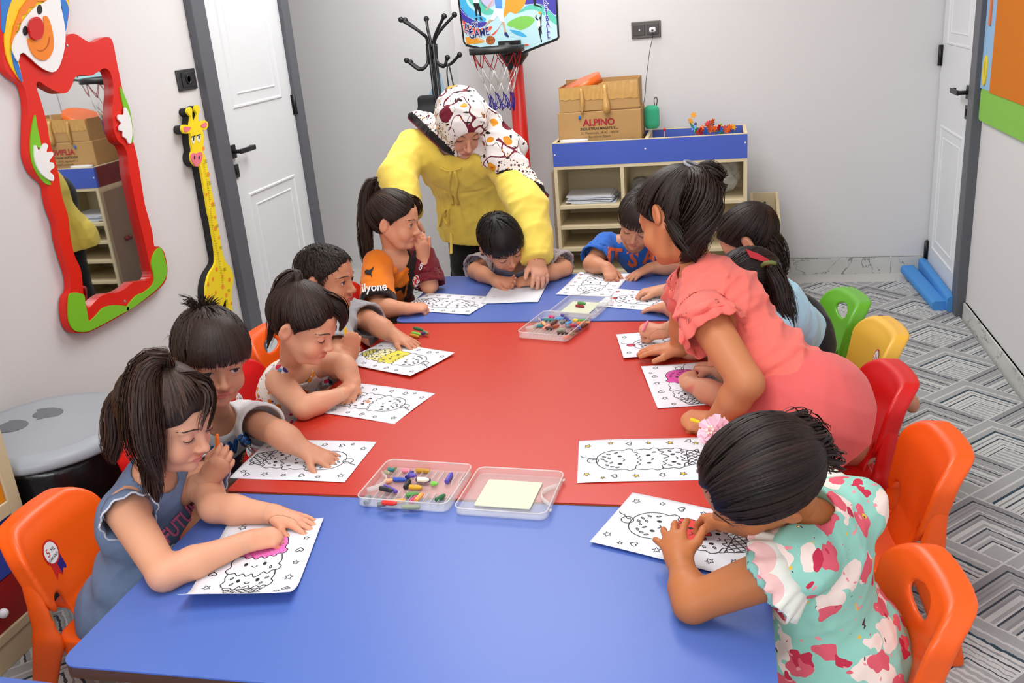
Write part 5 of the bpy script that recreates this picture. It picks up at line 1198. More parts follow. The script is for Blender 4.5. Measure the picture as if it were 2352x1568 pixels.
        bv = BVHTree.FromPolygons(hv[0].tolist(), hv[1].tolist())
        def surf(x, z, off=.0006):
            o = hd.T((x, .2, z)); d = -hd.R[:, 1]; h = bv.ray_cast(Vector(o), Vector(d)); return (np.array(h[0]) + hd.R[:, 1] * off * hd.s) if h[0] is not None else hd.T((x, .07, z))
        gz = unit(gaze)
        for q in (-1, 1):
            if eye_open >= .3:
                n1, n2 = 22, 14; c = hd.T((q * .0305, .0675, .0005)); r = .0126 * hd.s; th = np.linspace(0, math.pi, n2); ph = np.linspace(0, 2 * math.pi, n1, endpoint=False)
                F = frame(hd.R @ gz, hd.R[:, 2]); loc = np.array([[math.sin(t) * math.cos(f), math.cos(t), math.sin(t) * math.sin(f)] for t in th for f in ph])
                V = c + (loc * r) @ F.T; ang = np.repeat(th, n1); cc = np.where(ang[:, None] < .26, [[.006, .005, .005]], np.where(ang[:, None] < .58, [[.035, .018, .010]], [[.74, .70, .68]]))
                Qd = np.array([(i * n1 + j, i * n1 + (j + 1) % n1, (i + 1) * n1 + (j + 1) % n1, (i + 1) * n1 + j) for i in range(n2 - 1) for j in range(n1)])[:, ::-1]
                put('eye', mesh_np('eye', V - org, Qd, cols=cc), M_eye, p.root)
            mb = MB(); z0 = .0005 - .0035 * (1 - eye_open); hz = .0022 + .0058 * eye_open
            zl = (lambda x: z0 - .0005 - .0036 * (1 - (x / .0138) ** 2)) if eye_open < .3 else (lambda x: z0 + hz * math.sqrt(max(0, 1 - (x / .0138) ** 2)) + .0004)
            pts = [surf(q * .0305 + x, zl(x), .0007) for x in np.linspace(-.0134, .0134, 12)]
            mb.tube(pts, [.0004 * hd.s, .0011 * hd.s, .0012 * hd.s, .0006 * hd.s], 5)
            if eye_open < .5:
                for x in np.linspace(-.011, .011, 9):
                    a_ = surf(q * .0305 + x, zl(x), .0004); mb.tube([a_, a_ + (hd.R @ np.array([x * .12, .004, -.0045])) * hd.s], [.0005 * hd.s, .0002 * hd.s], 3, cap=False)
            put('eyelashes', mb, M_lash, p.root)
            mb = MB(); rr = random.Random(3)
            for x in np.linspace(-.016, .016, 44):
                zz = .0180 - .045 * x + .0030 * math.cos((x - .002) / .017 * 1.25) + rr.uniform(-.0007, .0007); a_ = surf(q * (.0305 + x), zz, .0006); e = surf(q * (.0305 + x + .0065), zz + .0004 - .06 * x, .0009)
                mb.tube([a_, (a_ + e) / 2 + hd.R[:, 1] * .0005, e], [.0007 * hd.s, brow_w * .7 * hd.s, .0003 * hd.s], 3, cap=False)
            put('eyebrow', mb, mat('brow_%d' % brow[0], brow, .7), p.root)
        return p
    # ---- hair
    def hair(p, base=(52, 37, 30), style='pony', anchor=(0, -.06, .085), n=1500, off=.0105, seed=1, crown=(0, -.045, .1), length=.055, front=((.092, .070), (.060, .0745), (.035, .056), (.008, .028), (-.02, .004), (-.05, -.022), (-.066, -.05)), nape=-.062, lift=.0, w=.0019, wisps=14, tails=(), fringe=None, ears=True):
        hd = p.head; z_, y_ = np.array(front).T; z_, y_ = z_[::-1], y_[::-1]; ms = Mesh(); S_ = hd.s
        lo, hi = hd.H - .135 * S_, hd.H + .135 * S_; g = Grid(lo, hi, .0040 * max(1, p.vx * .9))
        for c, r in CRAN: g.add(ell(hd.T(c), (np.array(r) + off - .003) * S_, hd.R), .02 * S_)
        X, Y, Z = [(g.o[i] + g.h * np.arange(g.n[i])) for i in range(3)]; G = np.stack(np.meshgrid(X, Y, Z, indexing='ij'), -1); L = hd.L(G)
        jag = .004 * np.sin(L[..., 0] * 160) + .003 * np.sin(L[..., 0] * 67 + L[..., 2] * 90)
        face = (np.interp(L[..., 2], z_, y_) + jag - L[..., 1]) * S_
        g.D = np.maximum(g.D, -np.minimum(face * .7, (L[..., 2] - nape + .3 * np.maximum(L[..., 1] + .02, 0)) * S_))
        if ears:
            for q in (-1, 1): g.cut(ell(hd.T((q * .078, -.008, -.010)), np.array((.022, .021, .033)) * S_, hd.R), .004)
        V, Q = g.surface(); V = relax(V, Q, 1); nz = .75 + .25 * np.sin(hd.L(V) @ np.array([190., 40., 60.])); ms.add(V, Q, np.array(lin(base))[None] * .5 * nz[:, None])
        r = np.random.RandomState(seed); w = min(w, .0021); n = int(max(n, 1500) / p.vx ** 2); d = r.randn(n * 4, 3); d /= np.linalg.norm(d, axis=1)[:, None]; P0 = cran_proj(np.array([0, -.005, .03]) + d * .08, off)
        ok = (P0[:, 1] < np.interp(P0[:, 2], z_, y_) + .002) & (P0[:, 2] > nape + .006); P0 = P0[ok][:n]
        k = 9; P = [P0]; off_r = .0035 * r.rand(len(P0)); A = np.array(anchor)
        if style == 'pony':
            D0 = np.linalg.norm(P0 - A, axis=1); step = D0 * 1.25 / (k - 1)
            for j in range(k - 1):
                t = A - P[-1]; dist_ = np.linalg.norm(t, axis=1, keepdims=True); gr = cran_grad(P[-1]); gr /= np.linalg.norm(gr, axis=1)[:, None] + 1e-9
                t = t - gr * (t * gr).sum(1, keepdims=True); t /= np.linalg.norm(t, axis=1)[:, None] + 1e-9
                q = P[-1] + t * np.minimum(step[:, None], dist_); m = (dist_ < .012)[:, 0]; q = np.where(m[:, None], P[-1] * .3 + A * .7, cran_proj(q, off + off_r + lift * np.sin(j / k * 3.14))); P.append(q)
        else:
            Cw = np.array(crown); L_ = length * (.7 + .6 * r.rand(len(P0)))
            for j in range(k - 1):
                t = P[-1] - Cw; gr = cran_grad(P[-1]); gr /= np.linalg.norm(gr, axis=1)[:, None] + 1e-9
                t = t / (np.linalg.norm(t, axis=1)[:, None] + .01) + np.array([0, .25 if style == 'bowl' else .1, -.75]); t = t + .18 * np.sin(P[-1][:, [1, 2, 0]] * 140 + r.rand(len(P0), 1) * 3)
                t = t - gr * (t * gr).sum(1, keepdims=True); t /= np.linalg.norm(t, axis=1)[:, None] + 1e-9
                q = P[-1] + t * (L_ / (k - 1))[:, None]; q = cran_proj(q, off + .003 * r.rand(len(P0)) + lift); P.append(q)
        P = np.stack(P, 1); O = cran_grad(P.reshape(-1, 3)).reshape(P.shape)
        if style != 'pony':
            okz = P[:, -1, 1] < np.interp(P[:, -1, 2], z_, y_) + .014; P, O = P[okz], O[okz]
        if ears:
            ek = ((((np.abs(P) - np.array([.078, 0, 0]) * 1 - np.array([0, 0, 0])) * np.array([1, 0, 0]) + (P - np.array([0, -.008, -.010])) * np.array([0, 1, 1])) / np.array([.024, .021, .033])) ** 2).sum(2).min(1) > 1
            P, O = P[ek], O[ek]
        V, Q = ribbons(hd.T(P.reshape(-1, 3)).reshape(P.shape), w * S_ * (.6 + .8 * r.rand(len(P))), O @ hd.R.T); ms.add(V, Q, hair_cols(len(P), k, base, seed))
        if wisps:
            d = r.randn(wisps, 3); d[:, 2] = np.abs(d[:, 2]) * .6; d /= np.linalg.norm(d, axis=1)[:, None]; W0 = cran_proj(np.array([0, -.02, .03]) + d * .08, off); t = np.linspace(0, 1, 9)[None, :, None]
            Wd = d[:, None] * .014 + r.randn(wisps, 1, 3) * .012; W = W0[:, None] + Wd * t + np.array([0, 0, -.022]) * t ** 2
            okw = (W0[:, 1] < .03) & (W0[:, 2] > 0); W = W[okw]
            if len(W): V, Q = ribbons(hd.T(W.reshape(-1, 3)).reshape(W.shape), .0006 * S_); ms.add(V, Q, hair_cols(len(W), 9, base, seed + 1))
        if fringe is not None:
            # fringe locks: from the crown over the forehead; (half width, lowest z, y out, count, start z)
            hw, zl, n_f = fringe; n_f = n_f * 4; x0 = np.linspace(-hw, hw, n_f) + r.randn(n_f) * .002; P = []
            for x in x0:
                a_ = np.array([x * .55, .03 + r.randn() * .006, .106]); e = np.array([x * 1.06 + r.randn() * .003, .085 - .35 * abs(x), zl + r.randn() * .004 - .02 * (abs(x) / hw) ** 2 * .6]); m = np.array([x * .9, .083 - .22 * abs(x), .075])
                t = np.linspace(0, 1, k)[:, None]; q = (1 - t) ** 2 * a_ + 2 * t * (1 - t) * m * 1.04 + t * t * e; q2 = cran_proj(q, off + .003); P.append(np.where(q[:, 2:] > .025, q2, q2 * .65 + q * .35))
            P = np.array(P); O = cran_grad(P.reshape(-1, 3)).reshape(P.shape); V, Q = ribbons(hd.T(P.reshape(-1, 3)).reshape(P.shape), .0022 * S_, O @ hd.R.T); ms.add(V, Q, hair_cols(len(P), k, base, seed + 5))
        for tl in tails:
            core = tl.pop('core', True)
            V, Q, nn, kk = bundle(**tl); ms.add(V, Q, hair_cols(nn, kk, base, seed + 9))
            if not core: continue
            c = smooth_path(tl['ctr'], 14); rr_ = np.interp(np.linspace(0, 1, 14), np.linspace(0, 1, len(tl['rad'])), tl['rad']) * .5; rr_[-1] *= .3
            mb = MB().tube(c, rr_, 8, cap=False); ms.add(np.array(mb.v), np.array(mb.f), np.array(lin(base)) * .35)
        p.hairo = ms.make('hair', M_hair, p.root); return p
    # ---- clothes
    def garment(p, name, prims, m, h=.0055, k=.02, grow=.010, fold=.003, seed=1, wl=.05, aniso=None, cuts=(), halves=(), label=None, rel=1, mod=None):
        g = solid(prims, h * p.vx, k, grow=grow)
        if fold: folds(g, fold, seed, wl, aniso)
        if mod: mod(g)
        for q in cuts: g.cut(q, getattr(q, 'sk', .003))
        for o, n in halves: g.half(o, n)
        V, Q = g.surface(); V = relax(V, Q, rel); me = mesh_np(name, V - np.array(ORG[p.root.name]), Q); o = put(name, me, m, p.root, label)
        return o, BVHTree.FromPolygons(V.tolist(), Q.tolist())
    def shirt_prims(p, sleeve=.55, loose=.012, hem=None):
        s = p.s; o = []
        for q in p.torso: c = q; o.append(c); c.sk = .04
        o.append(cone(p.neck - p.up * .03 * s, p.neck - p.up * .012 * s, .045 * s, .040 * s))
        cut = []
        for S_, E, W in ((p.RS, p.RE, p.RW), (p.LS, p.LE, p.LW)):
            if sleeve <= 0: continue
            e = S_ + (E - S_) * min(sleeve, 1); d = unit(E - S_); r1 = .037 * s * p.g ** .5; r2 = (.037 - .0085 * min(sleeve, 1)) * s * p.g ** .5
            q = cone(S_, e, r1 + .001, r2 + loose * s, cut=0); q.sk = .02; o.append(q)
            if sleeve > 1:
                f = E + (W - E) * (sleeve - 1); q = cone(e, f, r2 + loose * s, .022 * s + loose * s, cut=0); q.sk = .015; o.append(q); d = unit(W - E); e = f; r2 = .022 * s
            q = cone(e - d * .022 * s, e + d * .04 * s, r2 + (loose - .002) * s, r2 + (loose + .001) * s); q.sk = .002; cut.append(q)
        return o, cut
    def neck_cut(p, r=.046, fwd=.012, drop=.0, vee=0):
        s = p.s; b = p.neck + p.fw * fwd * s
        c = [cone(b - p.up * (.02 + drop) * s, p.nb + p.up * .05 * s + p.fw * .02 * s, r * s, (r + .012) * s)]
        if vee: c.append(cone(b + p.up * .02 * s + p.fw * .03 * s, b - p.up * vee * s + p.fw * .055 * s, r * .9 * s, .006 * s))
        for q in c: q.sk = .004
        return c
def decal(parent, bvh, v2, faces, m, o, u, v, n, off=.0016, name='print', label=None):
    """wrap a flat print onto a garment: rays along -n from the plane o,u,v"""
    n = unit(n); V = []; ok = []
    for x, y in v2:
        q = np.asarray(o) + np.asarray(u) * x + np.asarray(v) * y + n * .15; h = bvh.ray_cast(Vector(q), Vector(-n), .4)
        if h[0] is None: V.append((0, 0, 0)); ok.append(False)
        else: V.append(tuple(np.array(h[0]) + n * off)); ok.append(True)
    mb = MB(); F = [f for f in faces if all(ok[i] for i in f)]; used = sorted({i for f in F for i in f}); mp = {a: b for b, a in enumerate(used)}
    if not F: return None
    mb.add([V[i] for i in used], [[mp[i] for i in f] for f in F], 0, True)
    return put(name, mb, m, parent, label)
def cam_hit(bvh, px, py):
    d = unit(ray(px, py)); h = bvh.ray_cast(Vector(ORIG), Vector(d)); return None if h[0] is None else np.array(h[0])
def cam_decal(parent, bvh, polys, m, off=.0018, name='print', label=None, dens=6, mats=None):
    """polys given where they are seen on the cloth: (points in photo pixels, material index); laid onto the garment surface"""
    mb = MB(); eye = ORIG
    for pts, mi in polys:
        bm = bmesh.new(); vs = [bm.verts.new((a, b, 0)) for a, b in pts]
        try: bm.faces.new(vs)
        except ValueError: bm.free(); continue
        bmesh.ops.triangulate(bm, faces=bm.faces)
        for _ in range(3):
            ee = [e for e in bm.edges if e.calc_length() > dens]
            if not ee: break
            bmesh.ops.subdivide_edges(bm, edges=ee, cuts=1); bmesh.ops.triangulate(bm, faces=[f for f in bm.faces if len(f.verts) > 3])
        bm.verts.index_update(); V = []; ok = []
        for q in bm.verts:
            d = unit(ray(q.co.x, q.co.y)); h = bvh.ray_cast(Vector(ORIG), Vector(d)); ok.append(h[0] is not None)
            nn = np.array(h[1]) if h[0] is not None else 0
            V.append((0, 0, 0) if h[0] is None else tuple(np.array(h[0]) + (nn if nn @ d < 0 else -nn) * off))
        F = [[v.index for v in f.verts] for f in bm.faces if all(ok[v.index] for v in f.verts)]; us = sorted({i for f in F for i in f}); mp = {a: b for b, a in enumerate(us)}
        mb.add([V[i] for i in us], [[mp[i] for i in f] for f in F], mi, True); bm.free()
    if not mb.f: return None
    return put(name, mb, mats or m, parent, label)
# ------------------------------------------------------------------ the people
CR, CU, CB = CAM_R[0], CAM_R[1], CAM_R[2]
def VW(a, b, c=None, sg=1):                     # a direction as seen: a to the right, b downward, the rest toward (+) or away from (-) the viewer
    if c is None: c = sg * math.sqrt(max(0, 1 - a * a - b * b))
    return unit(a * CR - b * CU + c * CB)
def mcloth(n, c, rough=.85, **k): return mat('cloth_' + n, c, rough, .2, bump=(420, .18), sheen=.15, **k)
def pxtext(s, size, cx, cy, ang=0, bold=0, shear=0, sx=1.0, mi=0, spacing=1.0):
    v, f = TXT(s, 1.0, bold, shear, 0, 'CENTER', spacing); a = math.radians(ang); ca, sa = math.cos(a), math.sin(a); out = []
    for q in f: out.append(([(cx + (v[i][0] * sx * ca - v[i][1] * sa) * size, cy - (v[i][0] * sx * sa + v[i][1] * ca) * size) for i in q], mi))
    return out
def crayon_at(p, d, colour, L=.05, r=.0048, label=None): CRAY.append((np.asarray(p), unit(d), colour, L, r, label))
CRAY = []
T_ = TZ
# ---- 1 girl in denim, near left
def girl_denim():
    H = Head(PZ(384, 962, .80), VW(.88, .32, .22), VW(.16, -.90, .36), 1.02)
    p = Person('girl in blue denim dress colouring a pink ice cream at left', (-1.36, 1.60, .0), 1.0, (226, 170, 140))
    neck = PY(345, 1084, 1.57); RS = PY(288, 1172, 1.47); LS = PY(462, 1088, 1.70)
    RE, RW = PZ(378, 1318, T_ + .030), PZ(570, 1243, T_ + .030); LE, LW = PZ(492, 1166, T_ + .036), PZ(630, 1180, T_ + .026)
    p.setup(PY(300, 1395, 1.60), neck, RS, LS, H, RE, LE, RW, LW, girth=1.06)
    tips, th, fr = p.hand('R', PZ(640, 1232, T_ + .02) - RW, (.1, -.35, 1), 'pinch'); crayon_at((tips[0] + th) / 2, np.array([-.3, .2, .8]), 'pink', .035, label='pink crayon in the right hand of the girl in denim')
    p.hand('L', PZ(712, 1203, T_ + .012) - LW, (0, 0, 1), 'flat')
    p.feet((200, 120, 140)); p.body(.2, (0, .8, -.6), blush=.7)
    y = H.H[1]
    tl = [dict(ctr=[H.T((0, -.012, .108)), PY(372, 822, y - .02), PY(330, 850, y - .05), PY(322, 930, y - .085), PY(335, 1030, y - .10), PY(368, 1108, y - .10)], rad=[.014, .024, .034, .044, .046, .016], n=230, seed=4, k=18, flat=.55, flat_ax=(.3, -1, .2), w=.0034),
          dict(ctr=[H.T((.02, .0, .105)), H.T((-.02, .055, .100)), H.T((-.01, .086, .072)), H.T((.02, .098, .040)), H.T((.03, .102, .022))], rad=[.010, .020, .024, .026, .02], n=26, seed=5, flat=.35, flat_ax=H.R[:, 1], ragged=.6, core=False),
          dict(ctr=[H.T((0, -.08, .05)), H.T((.01, -.115, -.01)), H.T((.02, -.11, -.09)), H.T((.02, -.10, -.14))], rad=[.03, .036, .036, .012], n=90, seed=6, flat=.7, w=.0034),
          dict(ctr=[H.T((.075, .03, .04)), H.T((.088, .03, -.03)), H.T((.07, .035, -.11)), H.T((.06, .04, -.15))], rad=[.01, .02, .024, .008], n=60, seed=16)]
    p.hair((66, 46, 38), anchor=(0, -.012, .105), seed=2, tails=tl, front=((.092, .080), (.06, .082), (.035, .062), (.008, .03), (-.02, .004), (-.05, -.02), (-.066, -.05)))
    put('hair_tie', MB().tube([H.T((.016 * math.cos(t), -.012 + .016 * math.sin(t), .116)) for t in np.linspace(0, 6.3, 16)], .005, 6), mat('tie_black', (30, 24, 24), .7), p.root)
    m = mat('denim', (112, 130, 162), .85, .2, var=.13, vscale=60, bump=(520, .4))
    o = list(p.torso); s = p.s; o += [cone(p.pel, p.RK, .10, .085), cone(p.pel, p.LK, .10, .085), cone(p.neck - p.up * .03, p.neck - p.up * .012, .044, .04)]
    cut = p.neck_cut(.047, .014)
    for S_, E in ((RS, RE), (LS, LE)):
        d = unit(E - S_); q = cone(S_ + d * .012, S_ + d * .12, .050, .062); q.sk = .004; cut.append(q)
    g, bv = p.garment('denim_dress', o, m, grow=.011, fold=.0045, seed=3, wl=.07, cuts=cut, k=.035)
    fr_ = mat('denim_fray', (206, 208, 216), .9)
    for S_, E in ((RS, RE), (LS, LE)):      # frayed flutter sleeve
        d = unit(E - S_); u = unit(np.cross(d, p.up)); v = np.cross(d, u); mb = MB(); k = 44; rings = []
        for j, (dl, r) in enumerate(((-.012, .046), (.008, .0535), (.024, .058))):
            rings.append([S_ + d * (dl + .002 * math.sin(i * 1.1)) + (u * math.cos(2 * math.pi * i / k) + v * math.sin(2 * math.pi * i / k)) * (r + (.0016 * j) * math.sin(i * 1.4)) for i in range(k)])
        V = [q for r in rings for q in r]; mb.add(V, [(j * k + i, j * k + (i + 1) % k, (j + 1) * k + (i + 1) % k, (j + 1) * k + i) for j in range(2) for i in range(k)], 0, True)
        o_ = put('frill', mb, m, p.root); o_.modifiers.new('solid', 'SOLIDIFY').thickness = .003
        mb = MB(); mb.tube(rings[2] + rings[2][:1], .0022, 5); put('frayed_edge', mb, fr_, o_)
    cam_decal(g, bv, pxtext('FUTURE', 44, 418, 1192, 47, .02, .15, .8) , mat('print_pink', (255, 120, 165), .6), off=.0035, name='lettering', label='pink lettering', mats=[mat('print_pink', (255, 120, 165), .6)])
    cam_decal(g, bv, pxtext('Belong', 40, 426, 1242, 38, .005, .35, .85), mat('print_white', (236, 236, 240), .6), off=.0035, name='lettering', label='white lettering')
    return p
# ---- 2 boy in the white printed T-shirt
def boy_white():
    H = Head(PZ(487, 822, .82), VW(.52, .40), VW(.06, -.92, .38), 1.02)
    p = Person('boy in white shirt with blue lettering looking up at the camera', (-1.42, 2.05, 0), 1.0, (205, 152, 124))
    neck = PY(500, 948, 2.0); RS = PY(415, 1010, 1.97); LS = PY(566, 962, 2.10)
    LE = PZ(640, 995, T_ + .075); LW = PZ(702, 1034, T_ + .035); RW = PZ(482, 1098, T_ + .075); RE = RW + np.array([-.12, -.03, -.05])
    p.setup((-1.44, 2.06, .34), neck, RS, LS, H, RE, LE, RW, LW, girth=1.0)
    p.hand('L', PZ(752, 1052, T_ + .014) - LW, (-.1, -.1, 1), 'spread', 1.06)
    tips, th, fr = p.hand('R', unit(PY(520, 1040, RW[1]) - RW) + np.array([.15, -.1, 0]), unit(np.array([.5, -.75, .2])), 'pinch'); crayon_at((tips[0] + th) / 2 + [0, -.004, .008], np.array([.2, 0, 1]), 'orange', label='orange crayon in the fist of the boy in white')
    p.feet((60, 80, 140)); p.body(.55, (-.15, .95, .12), brow=(36, 24, 20), blush=.3, brow_w=.0022)
    p.hair((56, 42, 36), 'bowl', crown=(0, -.045, .10), length=.075, seed=7, front=((.092, .088), (.06, .086), (.036, .078), (.022, .05), (-.005, .018), (-.03, -.012), (-.055, -.04)), fringe=(.066, .026, 60), n=760, off=.013, w=.0042,
           tails=[dict(ctr=[H.T((x, -.045 + y, .108)), H.T((x * 1.4, -.045 + y, .122)), H.T((x * 1.9 + dx * .6, -.04 + y, .136))], rad=[.010, .014, .016], n=24, seed=20 + i, k=7, ragged=.6, w=.0013, core=False) for i, (x, y, dx) in enumerate(((0, 0, .0), (.012, .01, .01), (-.014, .005, -.012), (.02, -.01, .03)))])
    m = mcloth('white_tee', (212, 212, 214)); o, c = p.shirt_prims(.52, .016)
    g, bv = p.garment('shirt', o, m, fold=.0045, seed=8, cuts=c + p.neck_cut(.046))
    bl, nv, ye = mat('print_bright_blue', (24, 120, 206), .6), mat('print_navy', (30, 38, 78), .6), mat('print_pale_yellow', (206, 200, 130), .6)
    P = []
    for dx, dy, mi in ((2, 2, 1), (0, 0, 0)):
        for ch, x, y, sz, an in (('H', 474, 1050, 58, 10), ('a', 500, 1040, 36, 14), ('w', 525, 1022, 52, 18), ('a', 558, 1005, 50, 24)): P += pxtext(ch, sz, x + dx, y + dy, an, .035, .1, 1, mi)
    P += [([(452, 1072), (500, 1062), (540, 1050), (576, 1018), (576, 1060), (552, 1082), (520, 1060), (470, 1090)], 1), ([(556, 1040), (575, 1022), (576, 1052), (556, 1074), (549, 1058)], 2)]
    cam_decal(g, bv, P, None, off=.003, name='lettering', label='blue and navy print', mats=[bl, nv, ye])
    P = []
    for i in range(14): x = 478 + i * 5.2; y = 1132 - i * 4.2; P.append(([(x, y), (x + 1.6, y - .8), (x + 2.6, y - 22), (x + .8, y - 22)], 0))
    cam_decal(g, bv, P, None, off=.003, name='stripes', mats=[nv])
    return p
# ---- 3 toddler in the floral sundress
def floral_mat(n, base, spots, scale=26, seed=0, dist=0):
    if n in MATS: return MATS[n]
    m = mat(n, base, .85, .2, bump=(420, .15)); t = NT(m); vec = t.coord('Object', loc=(seed, seed * 2, 0)); c = lin(base)
    if dist:
        nz = t.node('ShaderNodeTexNoise', i_Scale=32.0, i_Detail=1.0); t.l.new(vec, nz.inputs[0]); dv = t.node('ShaderNodeVectorMath', operation='MULTIPLY_ADD'); t.l.new(nz.outputs[1], dv.inputs[0]); dv.inputs[1].default_value = (dist,) * 3; t.l.new(vec, dv.inputs[2]); vec = dv.outputs[0]
    for i, (col, sc, r) in enumerate(spots):
        nz = t.node('ShaderNodeVectorMath', operation='ADD'); t.l.new(vec, nz.inputs[0]); nz.inputs[1].default_value = (i * .37, i * .21, i * .53)
        v = t.voro(nz.outputs[0], sc); f = t.math('LESS_THAN', v.outputs['Distance'], r); c = t.mix(f, c, lin(col))
    t.l.new(c, t.n['Principled BSDF'].inputs['Base Color']); return m
def toddler():
    H = Head(PZ(696, 745, .79), VW(.86, .42, .14), VW(.28, -.86, .36), .98)
    p = Person('toddler girl in floral sundress with ponytail leaning on her hands', (-1.33, 2.42, 0), .94, (226, 172, 142))
    neck = PY(668, 842, 2.32); RS = PY(642, 878, 2.235); LS = PY(742, 832, 2.40)
    RE = PZ(698, 938, T_ + .034); RW = PZ(786, 904, T_ + .040); LE = PZ(790, 838, T_ + .085); LW = PZ(812, 878, T_ + .045)
    p.setup((-1.36, 2.45, .33), neck, RS, LS, H, RE, LE, RW, LW, girth=1.05)
    p.hand('R', PZ(822, 880, T_ + .03) - RW, (-.2, -.5, .85), 'relaxed', .95); p.hand('L', PZ(800, 912, T_ + .02) - LW, (.5, .1, .8), 'relaxed', .95)
    p.feet((230, 230, 236)); p.body(.15, (0, .7, -.7), blush=.8, cheeks=1.12)
    y = H.H[1]
    p.hair((54, 38, 32), anchor=(0, -.045, .098), seed=9, wisps=22, tails=[dict(ctr=[H.T((0, -.045, .102)), PY(680, 634, y + .02), PY(652, 652, y + .0), PY(634, 715, y - .01), PY(614, 800, y - .02)], rad=[.012, .020, .026, .026, .008], n=110, seed=10, ragged=.4),
        dict(ctr=[H.T((.0, .02, .10)), H.T((-.02, .075, .085)), H.T((-.03, .095, .05)), H.T((-.02, .098, .02))], rad=[.02, .03, .022, .006], n=50, seed=11, flat=.35, flat_ax=H.R[:, 1]), dict(ctr=[H.T((-.07, -.02, .03)), H.T((-.078, -.035, -.02)), H.T((-.06, -.05, -.075)), H.T((-.05, -.05, -.1))], rad=[.015, .018, .014, .004], n=40, seed=12)])
    put('hair_tie', MB().tube([PY(683 + 14 * math.cos(t), 660 + 5 * math.sin(t), y + .008 * math.sin(t)) for t in np.linspace(0, 6.3, 16)], .005, 6), mat('tie_white', (220, 220, 226), .7), p.root)
    m = floral_mat('floral_white', (238, 232, 224), [((232, 140, 40), 24, .26), ((214, 60, 90), 19, .20), ((90, 60, 140), 42, .16), ((196, 208, 110), 17, .22), ((60, 30, 40), 60, .12)])
    o = list(p.torso) + [cone(p.pel, p.RK, .10, .10), cone(p.pel, p.LK, .10, .10)]
    cut = p.neck_cut(.050, .02, .012)
    for S_, E in ((RS, RE), (LS, LE)):
        d = unit(E - S_); q = cone(S_ + d * .012 + p.up * .0, S_ + d * .10, .046, .065); q.sk = .004; cut.append(q)
    g, bv = p.garment('sundress', o, m, grow=.010, fold=.003, seed=13, cuts=cut, k=.03)
    for S_, sg in ((RS, 1), (LS, -1)):     # ruffled shoulder straps
        a = p.neck + (S_ - p.neck) * .72 + p.fw * .055 - p.up * .055; b = p.neck + (S_ - p.neck) * .74 + p.up * .034; c = p.neck + (S_ - p.neck) * .70 - p.fw * .06 - p.up * .05
        pts = smooth_path([a, b + p.fw * .025, b - p.fw * .02, c], 22); mb = MB(); w = unit(S_ - p.neck); V = []
        for i, q in enumerate(pts): V += [q - w * .010, q + w * .0 + unit(q - p.chest) * .010, q + w * (.020 + .006 * math.sin(i * 2.1)) + unit(q - p.chest) * .006 * math.cos(i * 1.7)]
        mb.add(V, [(3 * i + j, 3 * i + j + 1, 3 * i + 4 + j, 3 * i + 3 + j) for i in range(len(pts) - 1) for j in (0, 1)], 0, True); o_ = put('strap_ruffle', mb, floral_mat('floral_dark', (226, 214, 214), [((70, 60, 130), 30, .42), ((210, 50, 80), 34, .35), ((90, 150, 190), 30, .3)]), p.root); o_.modifiers.new('solid', 'SOLIDIFY').thickness = .003
    sk, _ = p.garment('skirt', [cone(p.pel + p.up * .02, p.RK, .105, .115), cone(p.pel + p.up * .02, p.LK, .105, .115)], floral_mat('floral_red', (230, 190, 190), [((206, 30, 66), 26, .45), ((140, 170, 190), 24, .3), ((196, 40, 60), 40, .35)]), grow=.012, fold=.006, seed=14, k=.04)
    W = LE * .55 + LW * .45; d = unit(LW - LE); F = frame(d, (0, 0, 1)); put('bracelet', MB().tube([W + (F[:, 0] * math.cos(t) + F[:, 2] * math.sin(t)) * .0285 for t in np.linspace(0, 6.3, 22)], .0014, 5), mat('cord_brown', (150, 80, 50), .7), p.root)
    return p
# ---- 4 boy in grey
def boy_grey():
    H = Head(PZ(748, 640, .755), VW(.94, .10, .26), VW(.10, -.93, .34), 1.03)
    p = Person('boy with cropped hair in grey shirt turned toward the teacher', (-1.40, 2.80, 0), 1.0, (206, 150, 120), 1.1)
    neck = PY(758, 715, 2.74); RS = PY(772, 752, 2.62); LS = PY(822, 722, 2.86)
    LE = PZ(868, 748, T_ + .06); LW = PZ(908, 770, T_ + .035); RE = PZ(775, 845, T_ + .03); RW = PZ(806, 812, T_ + .045)
    p.setup((-1.42, 2.80, .33), neck, RS, LS, H, RE, LE, RW, LW)
    p.hand('L', PZ(950, 790, T_ + .014) - LW, (0, 0, 1), 'flat'); tips, th, fr = p.hand('R', np.array([.25, .1, 1]), np.array([.3, -1, .2]), 'fist'); crayon_at(tips[0] + [0, -.005, .02], np.array([.1, .1, 1]), 'yellow', label='yellow crayon in the fist of the boy in grey')
    p.feet((50, 60, 70)); p.body(.6, (0, 1, 0), brow=(40, 28, 24), blush=.4)
    p.hair((50, 39, 34), 'short', crown=(0, -.05, .1), length=.018, seed=15, front=((.092, .080), (.07, .083), (.052, .07), (.03, .045), (.005, .026), (-.02, .004), (-.045, -.025), (-.06, -.05)), n=1900, off=.0045, w=.0016, wisps=0)
    m = mcloth('heather_grey', (158, 160, 164), var=.08, vscale=120); o, c = p.shirt_prims(.55, .016)
    g, bv = p.garment('shirt', o, m, fold=.005, seed=16, cuts=c + p.neck_cut(.046))
    P = [([(800, 770), (812, 762), (822, 790), (815, 812), (806, 800)], 0), ([(790, 780), (798, 776), (803, 800), (795, 806)], 0), ([(815, 756), (826, 752), (830, 770), (822, 776)], 0), ([(780, 800), (788, 796), (790, 812), (782, 816)], 0)]
    cam_decal(g, bv, P, None, off=.003, name='print', mats=[mat('print_slate', (110, 116, 124), .7)])['kind'] = 'stuff'; return p
